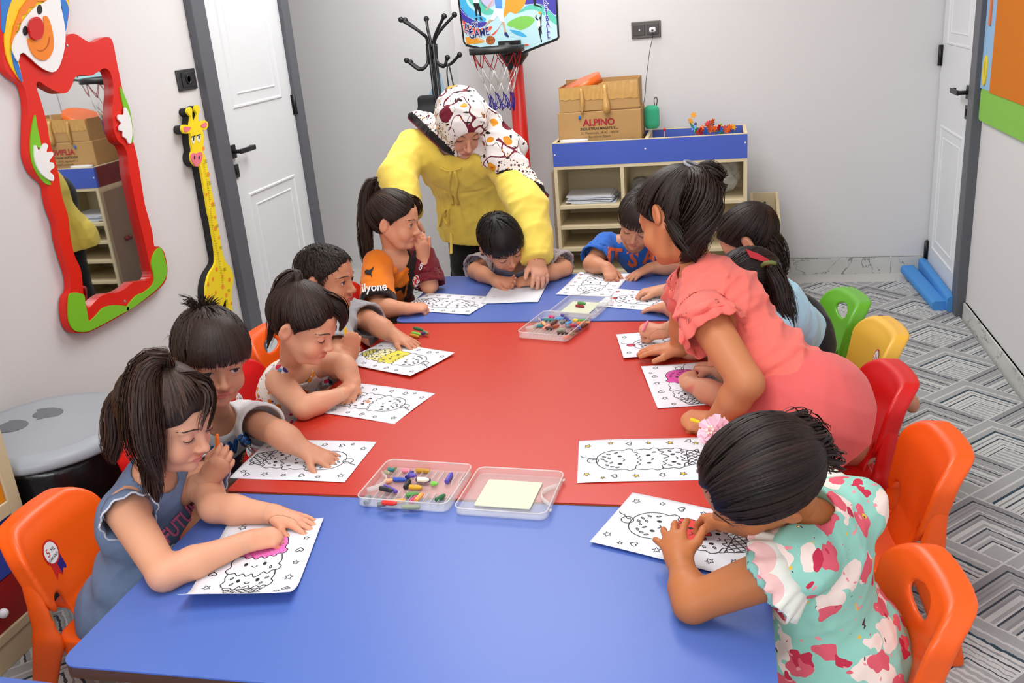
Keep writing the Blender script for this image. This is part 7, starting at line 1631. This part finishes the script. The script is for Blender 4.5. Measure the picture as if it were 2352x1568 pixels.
def teacher():
    yh = 3.60; H = Head(PY(1060, 284, yh), VW(.32, .80), VW(.12, -.60, .80), 1.12, 1.0)
    p = Person('teacher in patterned headscarf and yellow blouse leaning over the table', (-1.06, 3.98, 0), 1.38, (226, 174, 148), 1.3)
    neck = PY(1040, 332, 3.72); RS = PY(950, 330, 3.72); LS = PY(1150, 372, 3.66)
    RE = PY(914, 408, 3.58); RW = PY(935, 492, 3.46); tip_ = PZ(1252, 668, T_ + .02); LW = PL(1233, 596, tip_, .165, True); LE = PY(1214, 478, 3.46)
    pel = np.array([-1.05, 3.97, .84])
    p.setup(pel, neck, RS, LS, H, RE, LE, RW, LW, RK=(-1.13, 3.97, .45), LK=(-.98, 3.97, .45), RA=(-1.14, 4.0, .09), LA=(-.97, 4.02, .09), girth=1.0)
    p.hand('L', tip_ - LW, np.array([.45, -.8, .35]), 'relaxed', .92); p.hand('R', np.array([.1, -.3, -.9]), np.array([-.3, -.8, .3]), 'relaxed', .92)
    p.feet((40, 40, 44), fd=(0, -1, 0)); p.body(.22, (0, .75, -.66), brow=(70, 50, 40), lips=(190, 104, 104), blush=.4, cheeks=.9)
    org = np.array(ORG[p.root.name]); s = p.s
    my = mcloth('yellow_blouse', (244, 218, 96), .75); t = NT(my)
    o, c = p.shirt_prims(2.0, .020)
    wa = p.pel + p.up * .22; o += [cone(wa, p.pel - np.array([0, 0, .24]) - p.fw * .02, .125, .225, .72, p.fw), cone(LS * .5 + LE * .5, LE, .050, .055), cone(LE, LE * .25 + LW * .75, .055, .052), cone(RS * .5 + RE * .5, RE, .050, .055), cone(RE, RW * .8 + RE * .2, .055, .050), ell(p.chest + p.fw * .03 - p.up * .02, np.array((.150, .085, .13)) * s, p.TR), ell(p.belly + p.fw * .02, np.array((.135, .085, .12)) * s, p.TR)]
    for q in o: q.sk = getattr(q, 'sk', .03) if q.k == 'c' else .05
    d = unit(LW - LE); o.append(cone(LE * .2 + LW * .8, LW - d * .004, .052, .026, cut=0)); o[-1].sk = .01
    d = unit(RW - RE); o.append(cone(RE * .2 + RW * .8, RW - d * .004, .05, .026, cut=0)); o[-1].sk = .01
    q = cone(wa + p.fw * .14 - p.up * .05, p.pel + p.fw * .30 - np.array([0, 0, .30]), .012, .075); q.sk = .01
    yoke = p.chest - p.up * .02 * s
    def gather(g):                        # gathers hanging from the yoke seam and the cuffs
        i, x, y, z = g.near(.015); P = np.stack([x, y, z], 1); q = (P - p.neck) @ p.lat2; h_ = (P - yoke) @ p.up; tor = np.abs(q) < .24
        g.D[i] += np.where(tor & (h_ < 0), .0035 * np.sin(q * 190 + 2 * np.sin(h_ * 11)) * np.clip(-h_ * 14, 0, 1) * np.clip(1.2 + h_ * 1.2, .35, 1), np.where(tor & (np.abs(h_ - .004) < .006), .004, 0)).astype(np.float32)
    b, bv = p.garment('blouse', o, my, h=.0062, k=.03, grow=.008, fold=.007, seed=60, wl=.07, cuts=p.neck_cut(.030, .035) + [q], halves=[((0, 0, p.pel[2] - .27), (0, 0, -1))], mod=gather)
    # neck and waist ties, yoke seam
    mb = MB(); 
    for pts in ([(1036, 392), (1032, 420), (1036, 450), (1040, 470)], [(1044, 392), (1050, 420), (1046, 450), (1052, 470)], [(1012, 512), (1026, 492), (1032, 478), (1020, 488), (1010, 520)], [(1030, 480), (1030, 510), (1036, 540), (1036, 582)], [(1024, 480), (1020, 500), (1028, 515)], [(1010, 384), (1028, 392), (1046, 390), (1060, 386)]):
        P = [cam_hit(bv, *q_) for q_ in pts]; P = [a - unit(a - ORIG) * .010 if a is not None else PY(q_[0], q_[1], 3.6) for a, q_ in zip(P, pts)]; mb.tube(smooth_path(P, 12), .0065, 6, flat=.45)
    put('tie_ribbons', mb, my, p.root)
    p.garment('trousers', [ell(p.pel, np.array((.125, .10, .13)) * s, p.TR), cone(p.RH, p.RK, .10, .082), cone(p.LH, p.LK, .10, .082), cone(p.RK, p.RA, .082, .07), cone(p.LK, p.LA, .082, .07)], mcloth('trouser_black', (22, 21, 23)), h=.008, grow=.004, fold=.004, seed=61)
    # headscarf
    ms, mbd, mk, mm = scarf_mat(), border_mat(), mcloth('scarf_black', (26, 22, 26)), mcloth('scarf_maroon', (120, 24, 48))
    S_ = H.s; pr = [ell(H.T(c_), (np.array(r) + .020) * S_, H.R) for c_, r in CRAN] + [ell(H.T((0, .010, -.050)), np.array((.074, .070, .070)) * S_, H.R), cone(H.T((0, -.03, -.05)), p.neck, .075, .088), ell(p.neck + p.fw * .01, (.080, .070, .050), p.TR)]
    a, b_ = PY(1108, 312, 3.60), PY(1247, 450, 3.50); vd = unit(ORIG - a)
    pr += [cone(a, b_, .098, .022, .38, vd), cone(PY(1112, 300, 3.66), PY(1170, 345, 3.62), .075, .07, .6, vd), cone(PY(1000, 300, 3.66), PY(960, 276, 3.74), .058, .045, .5, vd), cone(PY(1005, 318, 3.60), PY(1045, 352, 3.55), .040, .025, .5, vd)]
    for q in pr: q.sk = .035
    cut = [ell(H.T((0, .112, -.022)), np.array((.0555, .064, .072)) * S_, H.R)]; cut[0].sk = .012
    def hemcut(P, Q, keep):
        nrm = unit(np.cross(unit(Q - P), unit(ORIG - P))); return (P, nrm if (keep - P) @ nrm < 0 else -nrm)
    hc1, hc2 = hemcut(PY(940, 276, 3.7), PY(1034, 366, 3.6), H.H), hemcut(PY(1165, 418, 3.55), PY(1266, 467, 3.5), H.H)
    so, sbv = p.garment('headscarf', pr, ms, h=.0044, grow=.002, fold=.007, seed=62, wl=.08, cuts=cut, halves=[hc1, hc2])
    for m_ in (mbd, mk, mm): so.data.materials.append(m_)
    n = len(so.data.polygons); ce = np.zeros(n * 3); so.data.polygons.foreach_get('center', ce); ce = ce.reshape(-1, 3) + org
    dr = ce @ CAM_R.T - ORIG @ CAM_R.T; px = 1176 + CAM_F * dr[:, 0] / -dr[:, 2]; py = 784 - CAM_F * dr[:, 1] / -dr[:, 2]
    # the woven border runs along the scarf's two hems: bands measured across each hem line on the cloth
    def hem(P, Q): P, Q = np.asarray(P), np.asarray(Q); d_ = unit(Q - P); nrm = unit(np.cross(d_, vd)); return (ce - P) @ nrm, (ce - P) @ d_, np.linalg.norm(Q - P)
    def along(line):
        q = np.full(n, 1e3)
        for (x0, y0), (x1, y1) in zip(line[:-1], line[1:]):
            L2 = (x1 - x0) ** 2 + (y1 - y0) ** 2; t_ = np.clip(((px - x0) * (x1 - x0) + (py - y0) * (y1 - y0)) / L2, 0, 1); q = np.minimum(q, np.hypot(px - x0 - t_ * (x1 - x0), py - y0 - t_ * (y1 - y0)))
        return q
    mi = np.zeros(n, int)
    d1 = along([(1165, 418), (1266, 467)]); on = (px > 1140) & (py > 350); mi[on & (d1 < 52)] = 1; mi[on & (d1 < 30)] = 2; mi[on & (d1 < 14)] = 3
    d2 = along([(924, 261), (940, 276), (1034, 366)]); on = (px < 1044) & (py > 240); mi[on & (d2 < 44)] = 1; mi[on & (d2 < 19)] = 2; mi[on & (d2 < 3)] = 3
    so.data.polygons.foreach_set('material_index', mi.astype(np.int32))
    W = LW - unit(LW - LE) * -.012; F = frame(unit(LW - LE), (0, 0, 1)); put('bracelet', MB().tube([W + (F[:, 0] * math.cos(t_) + F[:, 2] * math.sin(t_)) * .0305 for t_ in np.linspace(0, 6.3, 26)], .0016, 6), mat('rose_gold', (220, 160, 130), .25, .5, .9), p.root)
    return p
PEOPLE['teacher'] = teacher()
# ------------------------------------------------------------------ colouring sheets: the same ice-cream drawing, in millimetres
def ellp(cx, cy, a, b, n=16, rot=0): return [(cx + a * math.cos(t) * math.cos(rot) - b * math.sin(t) * math.sin(rot), cy + a * math.cos(t) * math.sin(rot) + b * math.sin(t) * math.cos(rot)) for t in np.linspace(0, 2 * math.pi, n, endpoint=False)]
def star(cx, cy, r, rot=.3): return [(cx + (r if i % 2 == 0 else r * .45) * math.cos(rot + i * math.pi / 5), cy + (r if i % 2 == 0 else r * .45) * math.sin(rot + i * math.pi / 5)) for i in range(10)]
def heart(cx, cy, r): return [(cx + r * .062 * (13 * math.cos(t) - 5 * math.cos(2 * t) - 2 * math.cos(3 * t) - math.cos(4 * t)), cy + r * .062 * 16 * math.sin(t) ** 3) for t in np.linspace(0, 2 * math.pi, 22, endpoint=False)]
SC1 = [(-106, 0), (-102, 22), (-86, 40), (-60, 49), (-42, 47), (-33, 54), (-21, 50), (-20, 38), (-10, 32), (-14, 22), (-5, 14), (-12, 5), (-3, -4), (-12, -13), (-6, -23), (-16, -31), (-18, -44), (-30, -53), (-42, -46), (-64, -48), (-88, -39), (-102, -22)]
SC2 = [(-18, 46), (4, 51), (18, 48), (26, 55), (38, 51), (40, 40), (50, 33), (44, 24), (56, 16), (60, 8), (48, 2), (56, -8), (46, -16), (52, -26), (42, -34), (44, -46), (32, -55), (20, -48), (4, -51), (-18, -46)]
SC3 = [(40, 46), (56, 49), (70, 46), (78, 51), (92, 45), (90, 35), (98, 30), (90, 22), (100, 12), (88, 6), (96, -6), (88, -12), (104, -20), (94, -28), (92, -42), (80, -51), (68, -46), (56, -49), (42, -46)]
def drawing():
    o = []; cl, op = [], []
    cl += [closed_path(SC1, 90), ellp(-114, 0, 13, 12, 20)]; op += [smooth_path(SC2, 80), smooth_path(SC3, 70), smooth_path([(-118, 6), (-126, 14), (-138, 18), (-142, 24)], 12), smooth_path([(-116, 3), (-112, 6), (-108, 4)], 6)]
    op += [smooth_path([(92, 41), (102, 39), (102, 0), (102, -39), (92, -42)], 24) if False else np.array([(93, 42), (102, 40), (102, -40), (93, -43)], float), smooth_path([(102, 38), (128, 28), (138, 20), (139, 0), (138, -20), (128, -28), (102, -38)], 30)]
    for k in range(-3, 4):
        for sg in (1, -1):
            a = []; 
            for x in np.linspace(102, 138, 14):
                y = k * 15 + sg * (x - 120) * .85; h = 38 - (x - 102) * .42
                if abs(y) < h: a.append((x, y))
            if len(a) > 2: op.append(np.array(a))
    for cx in (-52, 14, 70):
        op.append(smooth_path([(cx + 6, 6), (cx + 11, 0), (cx + 6, -6)], 8))
        o += [('fill', ellp(cx, 19, 5.5, 4, 12)), ('fill', ellp(cx, -19, 5.5, 4, 12))]
    r = random.Random(4)
    for x, y in ((-88, 18), (-84, -4), (-78, 30), (-76, 10), (-82, -24), (-70, -32), (-72, -12), (-60, 36), (-58, -36), (-92, 6), (28, 34), (82, 28), (80, -30), (64, 36), (60, -34)): cl.append(ellp(x, y, 4.8, 2, 9, r.uniform(-1, 1)))
    st = [(-126, 74, 9), (-72, 84, 7), (18, 82, 7), (68, 80, 9.5), (128, 72, 8), (-128, -66, 9), (-18, -80, 9), (86, -76, 9), (128, -60, 7), (-92, -86, 6)]; ht = [(-28, 80, 8), (112, 86, 8), (-66, -78, 8), (40, -78, 8), (126, 34, 6)]
    for x, y, q in st: cl.append(np.array(star(x, y, q, x * .1)))
    for x, y, q in ht: cl.append(np.array(heart(x, y, q)))
    return cl, op, o, st, ht
DR = drawing()
def inside(poly, x, y):
    c = False; n = len(poly)
    for i in range(n):
        a, b = poly[i], poly[i - 1]
        if (a[1] > y) != (b[1] > y) and x < (b[0] - a[0]) * (y - a[1]) / (b[1] - a[1]) + a[0]: c = not c
    return c
M_ink = mat('print_ink', (26, 24, 26), .7)
def paper(label, cor, cherry, fills=(), blank=False, curl=None, short=False, z0=0.0, wav=.0016, seed=1, flip=False):
    """cor: where its four corners lie on the table top (going round); cherry: index of the first of the two corners at the cherry end"""
    w = [PZ(x, y, T_ + .002)[:2] for x, y in cor]; c = np.mean(w, 0); a = (w[cherry] + w[(cherry + 1) % 4]) / 2; b = (w[(cherry + 2) % 4] + w[(cherry + 3) % 4]) / 2
    u = unit([*(b - a), 0])[:2]; v = np.array([-u[1], u[0]])
    t = thing('colouring_sheet', label, 'paper', (*c, T_ + .0045 + z0), 'colouring sheets on the tables'); r = random.Random(seed); ph = [r.uniform(0, 6) for _ in range(4)]
    def lift(x, y):
        q = wav * (1 + math.sin(x * .02 + ph[0]) * math.cos(y * .03 + ph[1])) * (.4 + (x / 148) ** 2 + (y / 105) ** 2) * .5
        if curl: q += curl(x, y)
        return q
    def W(x, y, dz=0):
        return (c[0] + (u[0] * x + v[0] * y) * .001, c[1] + (u[1] * x + v[1] * y) * .001, T_ + .0045 + z0 + lift(x, y) + dz)
    nx, ny = 30, 16; V = [W(-148.5 + 297 * i / nx, -105 + 210 * j / ny) for i in range(nx + 1) for j in range(ny + 1)]
    F = [(i * (ny + 1) + j, (i + 1) * (ny + 1) + j, (i + 1) * (ny + 1) + j + 1, i * (ny + 1) + j + 1) for i in range(nx) for j in range(ny)]
    mb = MB(); mb.add(V, F, 0, True); o = put('sheet', mb, M_paper, t); o.modifiers.new('solid', 'SOLIDIFY').thickness = .0003
    if blank: return t
    mb = MB()
    def st(p, wd, closed, mi=0, dz=.0005): 
        VV, FF = strip(p, wd, closed); mb.add([W(a_, b_, dz) for a_, b_ in VV], FF, mi)
    for p in DR[0]: st(p, 1.9, True)
    for p in DR[1]: st(p, 2.1, False)
    for _, p in DR[2]: mb.add([W(a_, b_, .0006) for a_, b_ in p], [tuple(range(len(p)))])
    put('drawing', mb, M_ink, t, 'black printed outlines')
    for k, (reg, col, den, ang) in enumerate(fills):
        P = {'s1': SC1, 's2': SC2, 's3': SC3, 'cherry': ellp(-114, 0, 13, 12, 20), 'cone': [(102, 38), (138, 20), (138, -20), (102, -38)]}[reg] if isinstance(reg, str) else reg; mb = MB(); xs = [q[0] for q in P]; ys = [q[1] for q in P]; cx, cy = (min(xs) + max(xs)) / 2, (min(ys) + max(ys)) / 2; R = max(max(xs) - min(xs), max(ys) - min(ys)); ca, sa = math.cos(ang), math.sin(ang); rr = random.Random(k + seed)
        d = -R * .75
        while d < R * .75:
            run = []
            for q in np.arange(-R * .75, R * .75, 2.2):
                x, y = cx + q * ca - (d + rr.uniform(-.5, .5)) * sa, cy + q * sa + (d + rr.uniform(-.5, .5)) * ca
                if inside(P, x, y): run.append((x, y))
                else:
                    if len(run) > 2: st(run, 2.6 * rr.uniform(.6, 1.1), False, 0, .0003)
                    run = []
            d += den * rr.uniform(.6, 1.4)
        if mb.f: put('crayon_colouring', mb, mat('wax_%s' % '_'.join(map(str, col)), col, .6), t)
    return t
ST, HT = DR[3], DR[4]
PINK, RED_, YEL, ORG_, MAG = (238, 110, 190), (222, 50, 46), (240, 226, 60), (236, 140, 90), (214, 60, 160)
paper('sheet with a pink scoop and a curled near end, by the girl in denim', [(518, 1213), (743, 1203), (683, 1357), (410, 1408)], 0, [('s1', PINK, 2.0, .6)], curl=lambda x, y: .030 * max(0, (x - 84) / 64) ** 1.8 * (.65 + .35 * (105 - y) / 210), seed=1)
paper('sheet with one orange heart under the hand of the boy in white', [(620, 1013), (867, 1018), (787, 1110), (530, 1097)], 1, [([(q[0], q[1]) for q in heart(40, -78, 7)], ORG_, 2.0, .3)], seed=2)
paper('sheet with a small brown scribble in front of the toddler', [(797, 882), (990, 905), (895, 972), (728, 945)], 1, [([(0, -4), (16, -14), (26, 12), (14, 6), (4, 14)], (206, 140, 90), 3, .8)], seed=3)
paper('sheet with yellow scoops and cone in front of the boy in grey', [(880, 786), (1040, 813), (937, 865), (797, 833)], 1, [('cone', (206, 196, 40), 3, 1.2), ('s2', YEL, 2.4, .5), ('s3', (240, 230, 120), 4, .3), ([(110, 70), (140, 64), (140, 84), (116, 86)], (120, 210, 90), 3, .4)], seed=4)
paper('uncoloured ice cream sheet in front of the girl in the jersey', [(975, 674), (1130, 683), (1072, 726), (940, 713)], 1, seed=5, wav=.002)
paper('blank white page under the hands of the black-haired boy', [(1132, 655), (1262, 652), (1242, 687), (1112, 688)], 0, blank=True, seed=6, z0=.0015)
paper('sheet with small pink and yellow marks in front of the boy in blue', [(1340, 626), (1440, 632), (1403, 683), (1278, 678)], 2, [(star(68, 80, 9), (206, 196, 90), 2, .3), (heart(112, 86, 8), (200, 60, 120), 2, .3), (star(18, 82, 7), (214, 90, 130), 2, .4), (heart(40, -78, 8), (190, 40, 90), 2, .2)], seed=7)
paper('sheet with red cherry and red scribbled stars at the far right', [(1430, 668), (1560, 675), (1525, 715), (1410, 707)], 3, [('cherry', RED_, 1.6, .4), (star(-126, 74, 13), RED_, 3, .5), (star(-72, 84, 9), RED_, 3, .2)], seed=8)
paper('sheet with a coloured pink cherry in front of the kneeling girl', [(1436, 768), (1566, 760), (1645, 808), (1497, 821)], 3, [('cherry', (214, 50, 90), 1.4, .5)], seed=9)
paper('sheet with a magenta scoop under the forearms of the hidden child', [(1520, 838), (1590, 835), (1670, 934), (1541, 937)], 0, [('s1', MAG, 1.8, .4)], seed=10)
paper('sheet with yellow stars on the red table by the girl in coral', [(1327, 1016), (1620, 1005), (1634, 1104), (1328, 1112)], 3, [(star(x, y, q, x * .1), (238, 206, 30), 1.6, .4) for x, y, q in ST], seed=11)
paper('sheet with a red scoop under the hands of the girl in mint', [(1465, 1135), (1772, 1205), (1662, 1316), (1367, 1253)], 3, [('s2', RED_, 1.7, .4)], seed=12)
# ------------------------------------------------------------------ wax crayons
CC = dict(pink=(240, 130, 150), ochre=(196, 140, 30), indigo=(60, 56, 140), violet=(84, 76, 180), blue=(40, 76, 170), navy=(44, 42, 110), olive=(130, 128, 80), teal=(30, 120, 120), khaki=(160, 152, 120), peach=(240, 170, 120), black=(30, 30, 34), purple=(94, 70, 170), white=(236, 232, 214), lime=(120, 196, 70), mustard=(214, 164, 30), green=(76, 146, 66), magenta=(212, 50, 120), apricot=(246, 166, 80), darkgreen=(40, 104, 66), orange=(240, 120, 40), grey=(130, 138, 142), slate=(112, 116, 110), red=(222, 40, 30), sage=(150, 156, 130), skyblue=(80, 160, 220), yellow=(240, 204, 30), crimson=(176, 36, 60), brown=(96, 52, 40), rust=(160, 84, 56), salmon=(240, 150, 130), darkred=(140, 24, 36), darkbrown=(64, 40, 34), lightblue=(96, 150, 210))
def crayon(p, d, colour, L, r, label, group):
    d = unit(d); F = frame(d, (0, 0, 1) if abs(d[2]) < .9 else (1, 0, 0)); mb = MB(); n = 8; V = []
    for x, q in ((-L / 2, .86), (-L / 2 + .001, 1), (L / 2 - r * 1.5, 1), (L / 2 - r * .2, .62), (L / 2, .45)):
        for j in range(n): a = 2 * math.pi * (j + .5) / n; V.append(p + d * x + (F[:, 0] * math.cos(a) + F[:, 2] * math.sin(a)) * r * q)
    mb.add(V, [(i * n + j, i * n + (j + 1) % n, (i + 1) * n + (j + 1) % n, (i + 1) * n + j) for i in range(4) for j in range(n)] + [tuple(range(n))[::-1], tuple(4 * n + j for j in range(n))])
    me = mb.mesh('crayon', p); o = put('crayon', me, mat('wax_crayon_' + colour, CC[colour], .5, bump=(200, .2)), loc=tuple(p)); tag(o, label, 'crayon', group)
for p, d, c, L, r, lab in CRAY: crayon(p, d, c, L, r, lab, 'crayons held in hands')
def zc(a, k, ox, oy): return lambda x, y, z: PZ(ox + x / k, oy + y / k, z)
zA = zc(0, 4.523, 800, 1040); zB = zc(0, 6.189, 1160, 600)
M_case = mat('clear_case', (236, 234, 232), .16, .5, alpha=.22, bump=(60, .06)); M_caseR = mat('clear_case_rim', (240, 236, 232), .2, .6, alpha=.42)
def case(label, tray, lid, seed, hole=True):
    """tray and lid: four corners each on the table, going round from the hinge side's far end"""
    T4 = [PZ(x, y, T_ + .006) for x, y in tray]; L4 = [PZ(x, y, T_ + .006) for x, y in lid]; c = np.mean(T4, 0); t = thing('crayon_case', label, 'case', (c[0], c[1], T_ + .004))
    for nm, Q, wall in (('tray', T4, .020), ('lid', L4, .015)):
        c = np.mean(Q, 0); u = unit(((Q[1] + Q[2]) - (Q[0] + Q[3])) * [1, 1, 0]); v = np.cross((0, 0, 1.0), u); w = abs((Q[1] + Q[2] - Q[0] - Q[3]) @ u) / 4; h = abs((Q[0] + Q[1] - Q[2] - Q[3]) @ v) / 4
        c = np.array([c[0], c[1], T_ + .0046]); r = .018; n6 = 6; A = rrect(-w, -h, w, h, r, n6); B = rrect(-w + .002, -h + .002, w - .002, h - .002, r - .002, n6); k = len(A)
        mb = MB(); rings = [[c + u * x + v * y + np.array([0, 0, z]) for x, y in P] for P, z in ((A, 0), (A, wall), (B, wall), (B, .0015))]
        V = [q for g in rings for q in g]; mb.add(V, [(j * k + i, j * k + (i + 1) % k, (j + 1) * k + (i + 1) % k, (j + 1) * k + i) for j in range(3) for i in range(k)]); mb.add(V[:k] + V[3 * k:], [tuple(range(k))[::-1], tuple(range(k, 2 * k))])
        o = put(nm, mb, M_case, t); mr = MB(); mr.tube([q + np.array([0, 0, .0004]) for q in rings[1]] + [rings[1][0]], .0016, 6); put('rim', mr, M_caseR, o)
        sx = 1 if ((c - np.mean(T4 + L4, 0)) @ u) > 0 else -1
        mh = MB(); e = []; 
        for q in np.linspace(-1, 1, 13): e.append(c + u * (sx * (w - .028 * (1 - q * q) - .003)) + v * (q * h * .45) + np.array([0, 0, wall * .55]))
        mh.tube(e, .0022, 6, flat=3.0); put('handle_recess', mh, M_caseR, o)
        if nm == 'tray':
            for row in (-1, 0, 1):
                mr = MB()
                if row == 0: mr.box(c + [0, 0, .006], (.006, .006, .006)); 
                for i in range(11):
                    x = -w + .03 + (2 * w - .045) * i / 10
                    if row: mr.prism([(-h * .30, 0), (h * .30, 0), (h * .22, .008), (-h * .22, .008)], c + u * x + v * row * h * .55 + np.array([0, 0, .0016]), v, (0, 0, 1), u, .0012)
                if row: put('slot_ribs', mr, M_caseR, o)
        else:
            cw, chh = w * .62, h * .62; put('card_insert', MB().prism(rrect(-cw - .005 * sx, -chh, cw - .005 * sx, chh, .004), c + np.array([0, 0, .0018]), u, v, (0, 0, 1), .0022), mat('insert_card', (208, 212, 186), .5), t)
            for i in range(2): put('latch', MB().tube([c + u * sx * w + v * (h * (.7 - 1.4 * i)) + np.array([0, 0, .008]), c + u * sx * (w + .006) + v * (h * (.7 - 1.4 * i)) + np.array([0, 0, .010])], .005, 8, flat=.5), M_caseR, o)
    return t
case('clear crayon case lying open on the near blue and red tables', [(888, 1070), (1086, 1083), (1030, 1176), (826, 1160)], [(1108, 1082), (1300, 1097), (1252, 1192), (1036, 1181)], 1)
case('clear crayon case lying open across the far blue and red tables', [(1255, 725), (1364, 733), (1300, 784), (1184, 774)], [(1314, 685), (1414, 690), (1362, 733), (1256, 724)], 2)
la = [('pink', 560, 178, 645, 182), ('ochre', 705, 180, 848, 188), ('indigo', 605, 255, 672, 192), ('violet', 1020, 300, 1075, 210), ('blue', 468, 275, 605, 278), ('navy', 705, 275, 855, 280), ('olive', 465, 180, 490, 160), ('teal', 430, 207, 465, 205), ('khaki', 390, 232, 432, 245), ('peach', 372, 298, 462, 280), ('black', 590, 360, 640, 280), ('purple', 665, 300, 700, 300), ('white', 720, 308, 843, 312), ('lime', 858, 318, 930, 318), ('mustard', 635, 352, 765, 358), ('purple', 378, 345, 505, 405), ('black', 332, 400, 465, 425), ('green', 602, 435, 740, 425), ('magenta', 645, 520, 715, 445), ('apricot', 705, 530, 778, 455), ('darkgreen', 912, 490, 1005, 435), ('apricot', 415, 515, 600, 490), ('grey', 180, 520, 222, 440), ('slate', 300, 540, 410, 525), ('red', 360, 550, 505, 560), ('sage', 560, 560, 745, 560)]
lb_ = [('green', 1035, 590, 1145, 600), ('darkred', 1010, 630, 1125, 645), ('purple', 800, 770, 910, 740), ('magenta', 622, 788, 700, 795), ('lightblue', 715, 815, 835, 810), ('teal', 550, 830, 700, 835), ('blue', 500, 850, 545, 825), ('indigo', 860, 800, 925, 850), ('peach', 535, 860, 570, 910), ('yellow', 980, 835, 1035, 840), ('green', 1045, 840, 1180, 845), ('orange', 1020, 890, 1135, 865), ('peach', 1150, 880, 1200, 865), ('skyblue', 870, 900, 945, 860), ('teal', 405, 920, 550, 920), ('salmon', 540, 960, 640, 905), ('darkbrown', 580, 950, 690, 965), ('rust', 680, 935, 770, 910), ('navy', 870, 915, 975, 915), ('indigo', 985, 900, 1075, 970), ('crimson', 910, 945, 1010, 945), ('brown', 1090, 935, 1180, 885), ('sage', 735, 980, 860, 970), ('darkbrown', 750, 1015, 895, 1025), ('grey', 880, 960, 920, 950), ('brown', 940, 990, 1045, 990), ('orange', 835, 1090, 920, 1060), ('olive', 925, 1030, 990, 1030), ('brown', 650, 900, 740, 840), ('slate', 800, 915, 865, 880)]
def lay(lst, zf, r, where, group):
    done = {}; 
    for i, (c, x0, y0, x1, y1) in enumerate(lst):
        z = T_ + .0070 + r; a, b = zf(x0, y0, z), zf(x1, y1, z); L = np.linalg.norm(b - a); m = (a + b) / 2
        near = [q for q, _ in done.values() if np.linalg.norm((q - m)[:2]) < .022]; m = m + [0, 0, min(2, len(near)) * r * 1.5]
        d = b - a
        other = [(k, v) for k, v in done.items() if v[1] == c]; nb = min(((np.linalg.norm(((zf(q[1], q[2], z) + zf(q[3], q[4], z)) / 2 - m)[:2]), q[0]) for j, q in enumerate(lst) if j != i and q[0] != c), default=(0, ''))[1]
        names = dict(darkgreen='dark green', darkred='dark red', darkbrown='dark brown', skyblue='sky blue', lightblue='light blue')
        sm = sorted((q[1] + q[3], j) for j, q in enumerate(lst) if q[0] == c); n_ = names.get(c, c); same = len(sm) > 1; rk = [j for _, j in sm].index(i)
        crayon(m, d, c, max(.016, L), r, '%s crayon%s in the %s' % (n_, (', %s %s one from left,' % (('first', 'second', 'third')[rk], n_)) if same else ' piece', where), group); done[i] = (m, c)
lay(la, zA, .0056, 'near crayon case', 'crayons in the near case'); lay(lb_, zB, .0056, 'far crayon case', 'crayons in the far case')
for c, a, b, dz in (('darkgreen', (951, 757), (972, 762), .006), ('lime', (947, 764), (966, 768), 0), ('ochre', (943, 769), (962, 773), 0), ('navy', (968, 766), (978, 764), 0), ('olive', (972, 761), (984, 766), 0)):
    p, q = PZ(*a, T_ + .011), PZ(*b, T_ + .011); crayon((p + q) / 2 + [0, 0, dz], q - p, c, np.linalg.norm(q - p), .0056, dict(darkgreen='dark green', navy='navy blue').get(c, c) + ' crayon in the pile beside the sheet of the boy in grey', 'loose crayons on the red table')
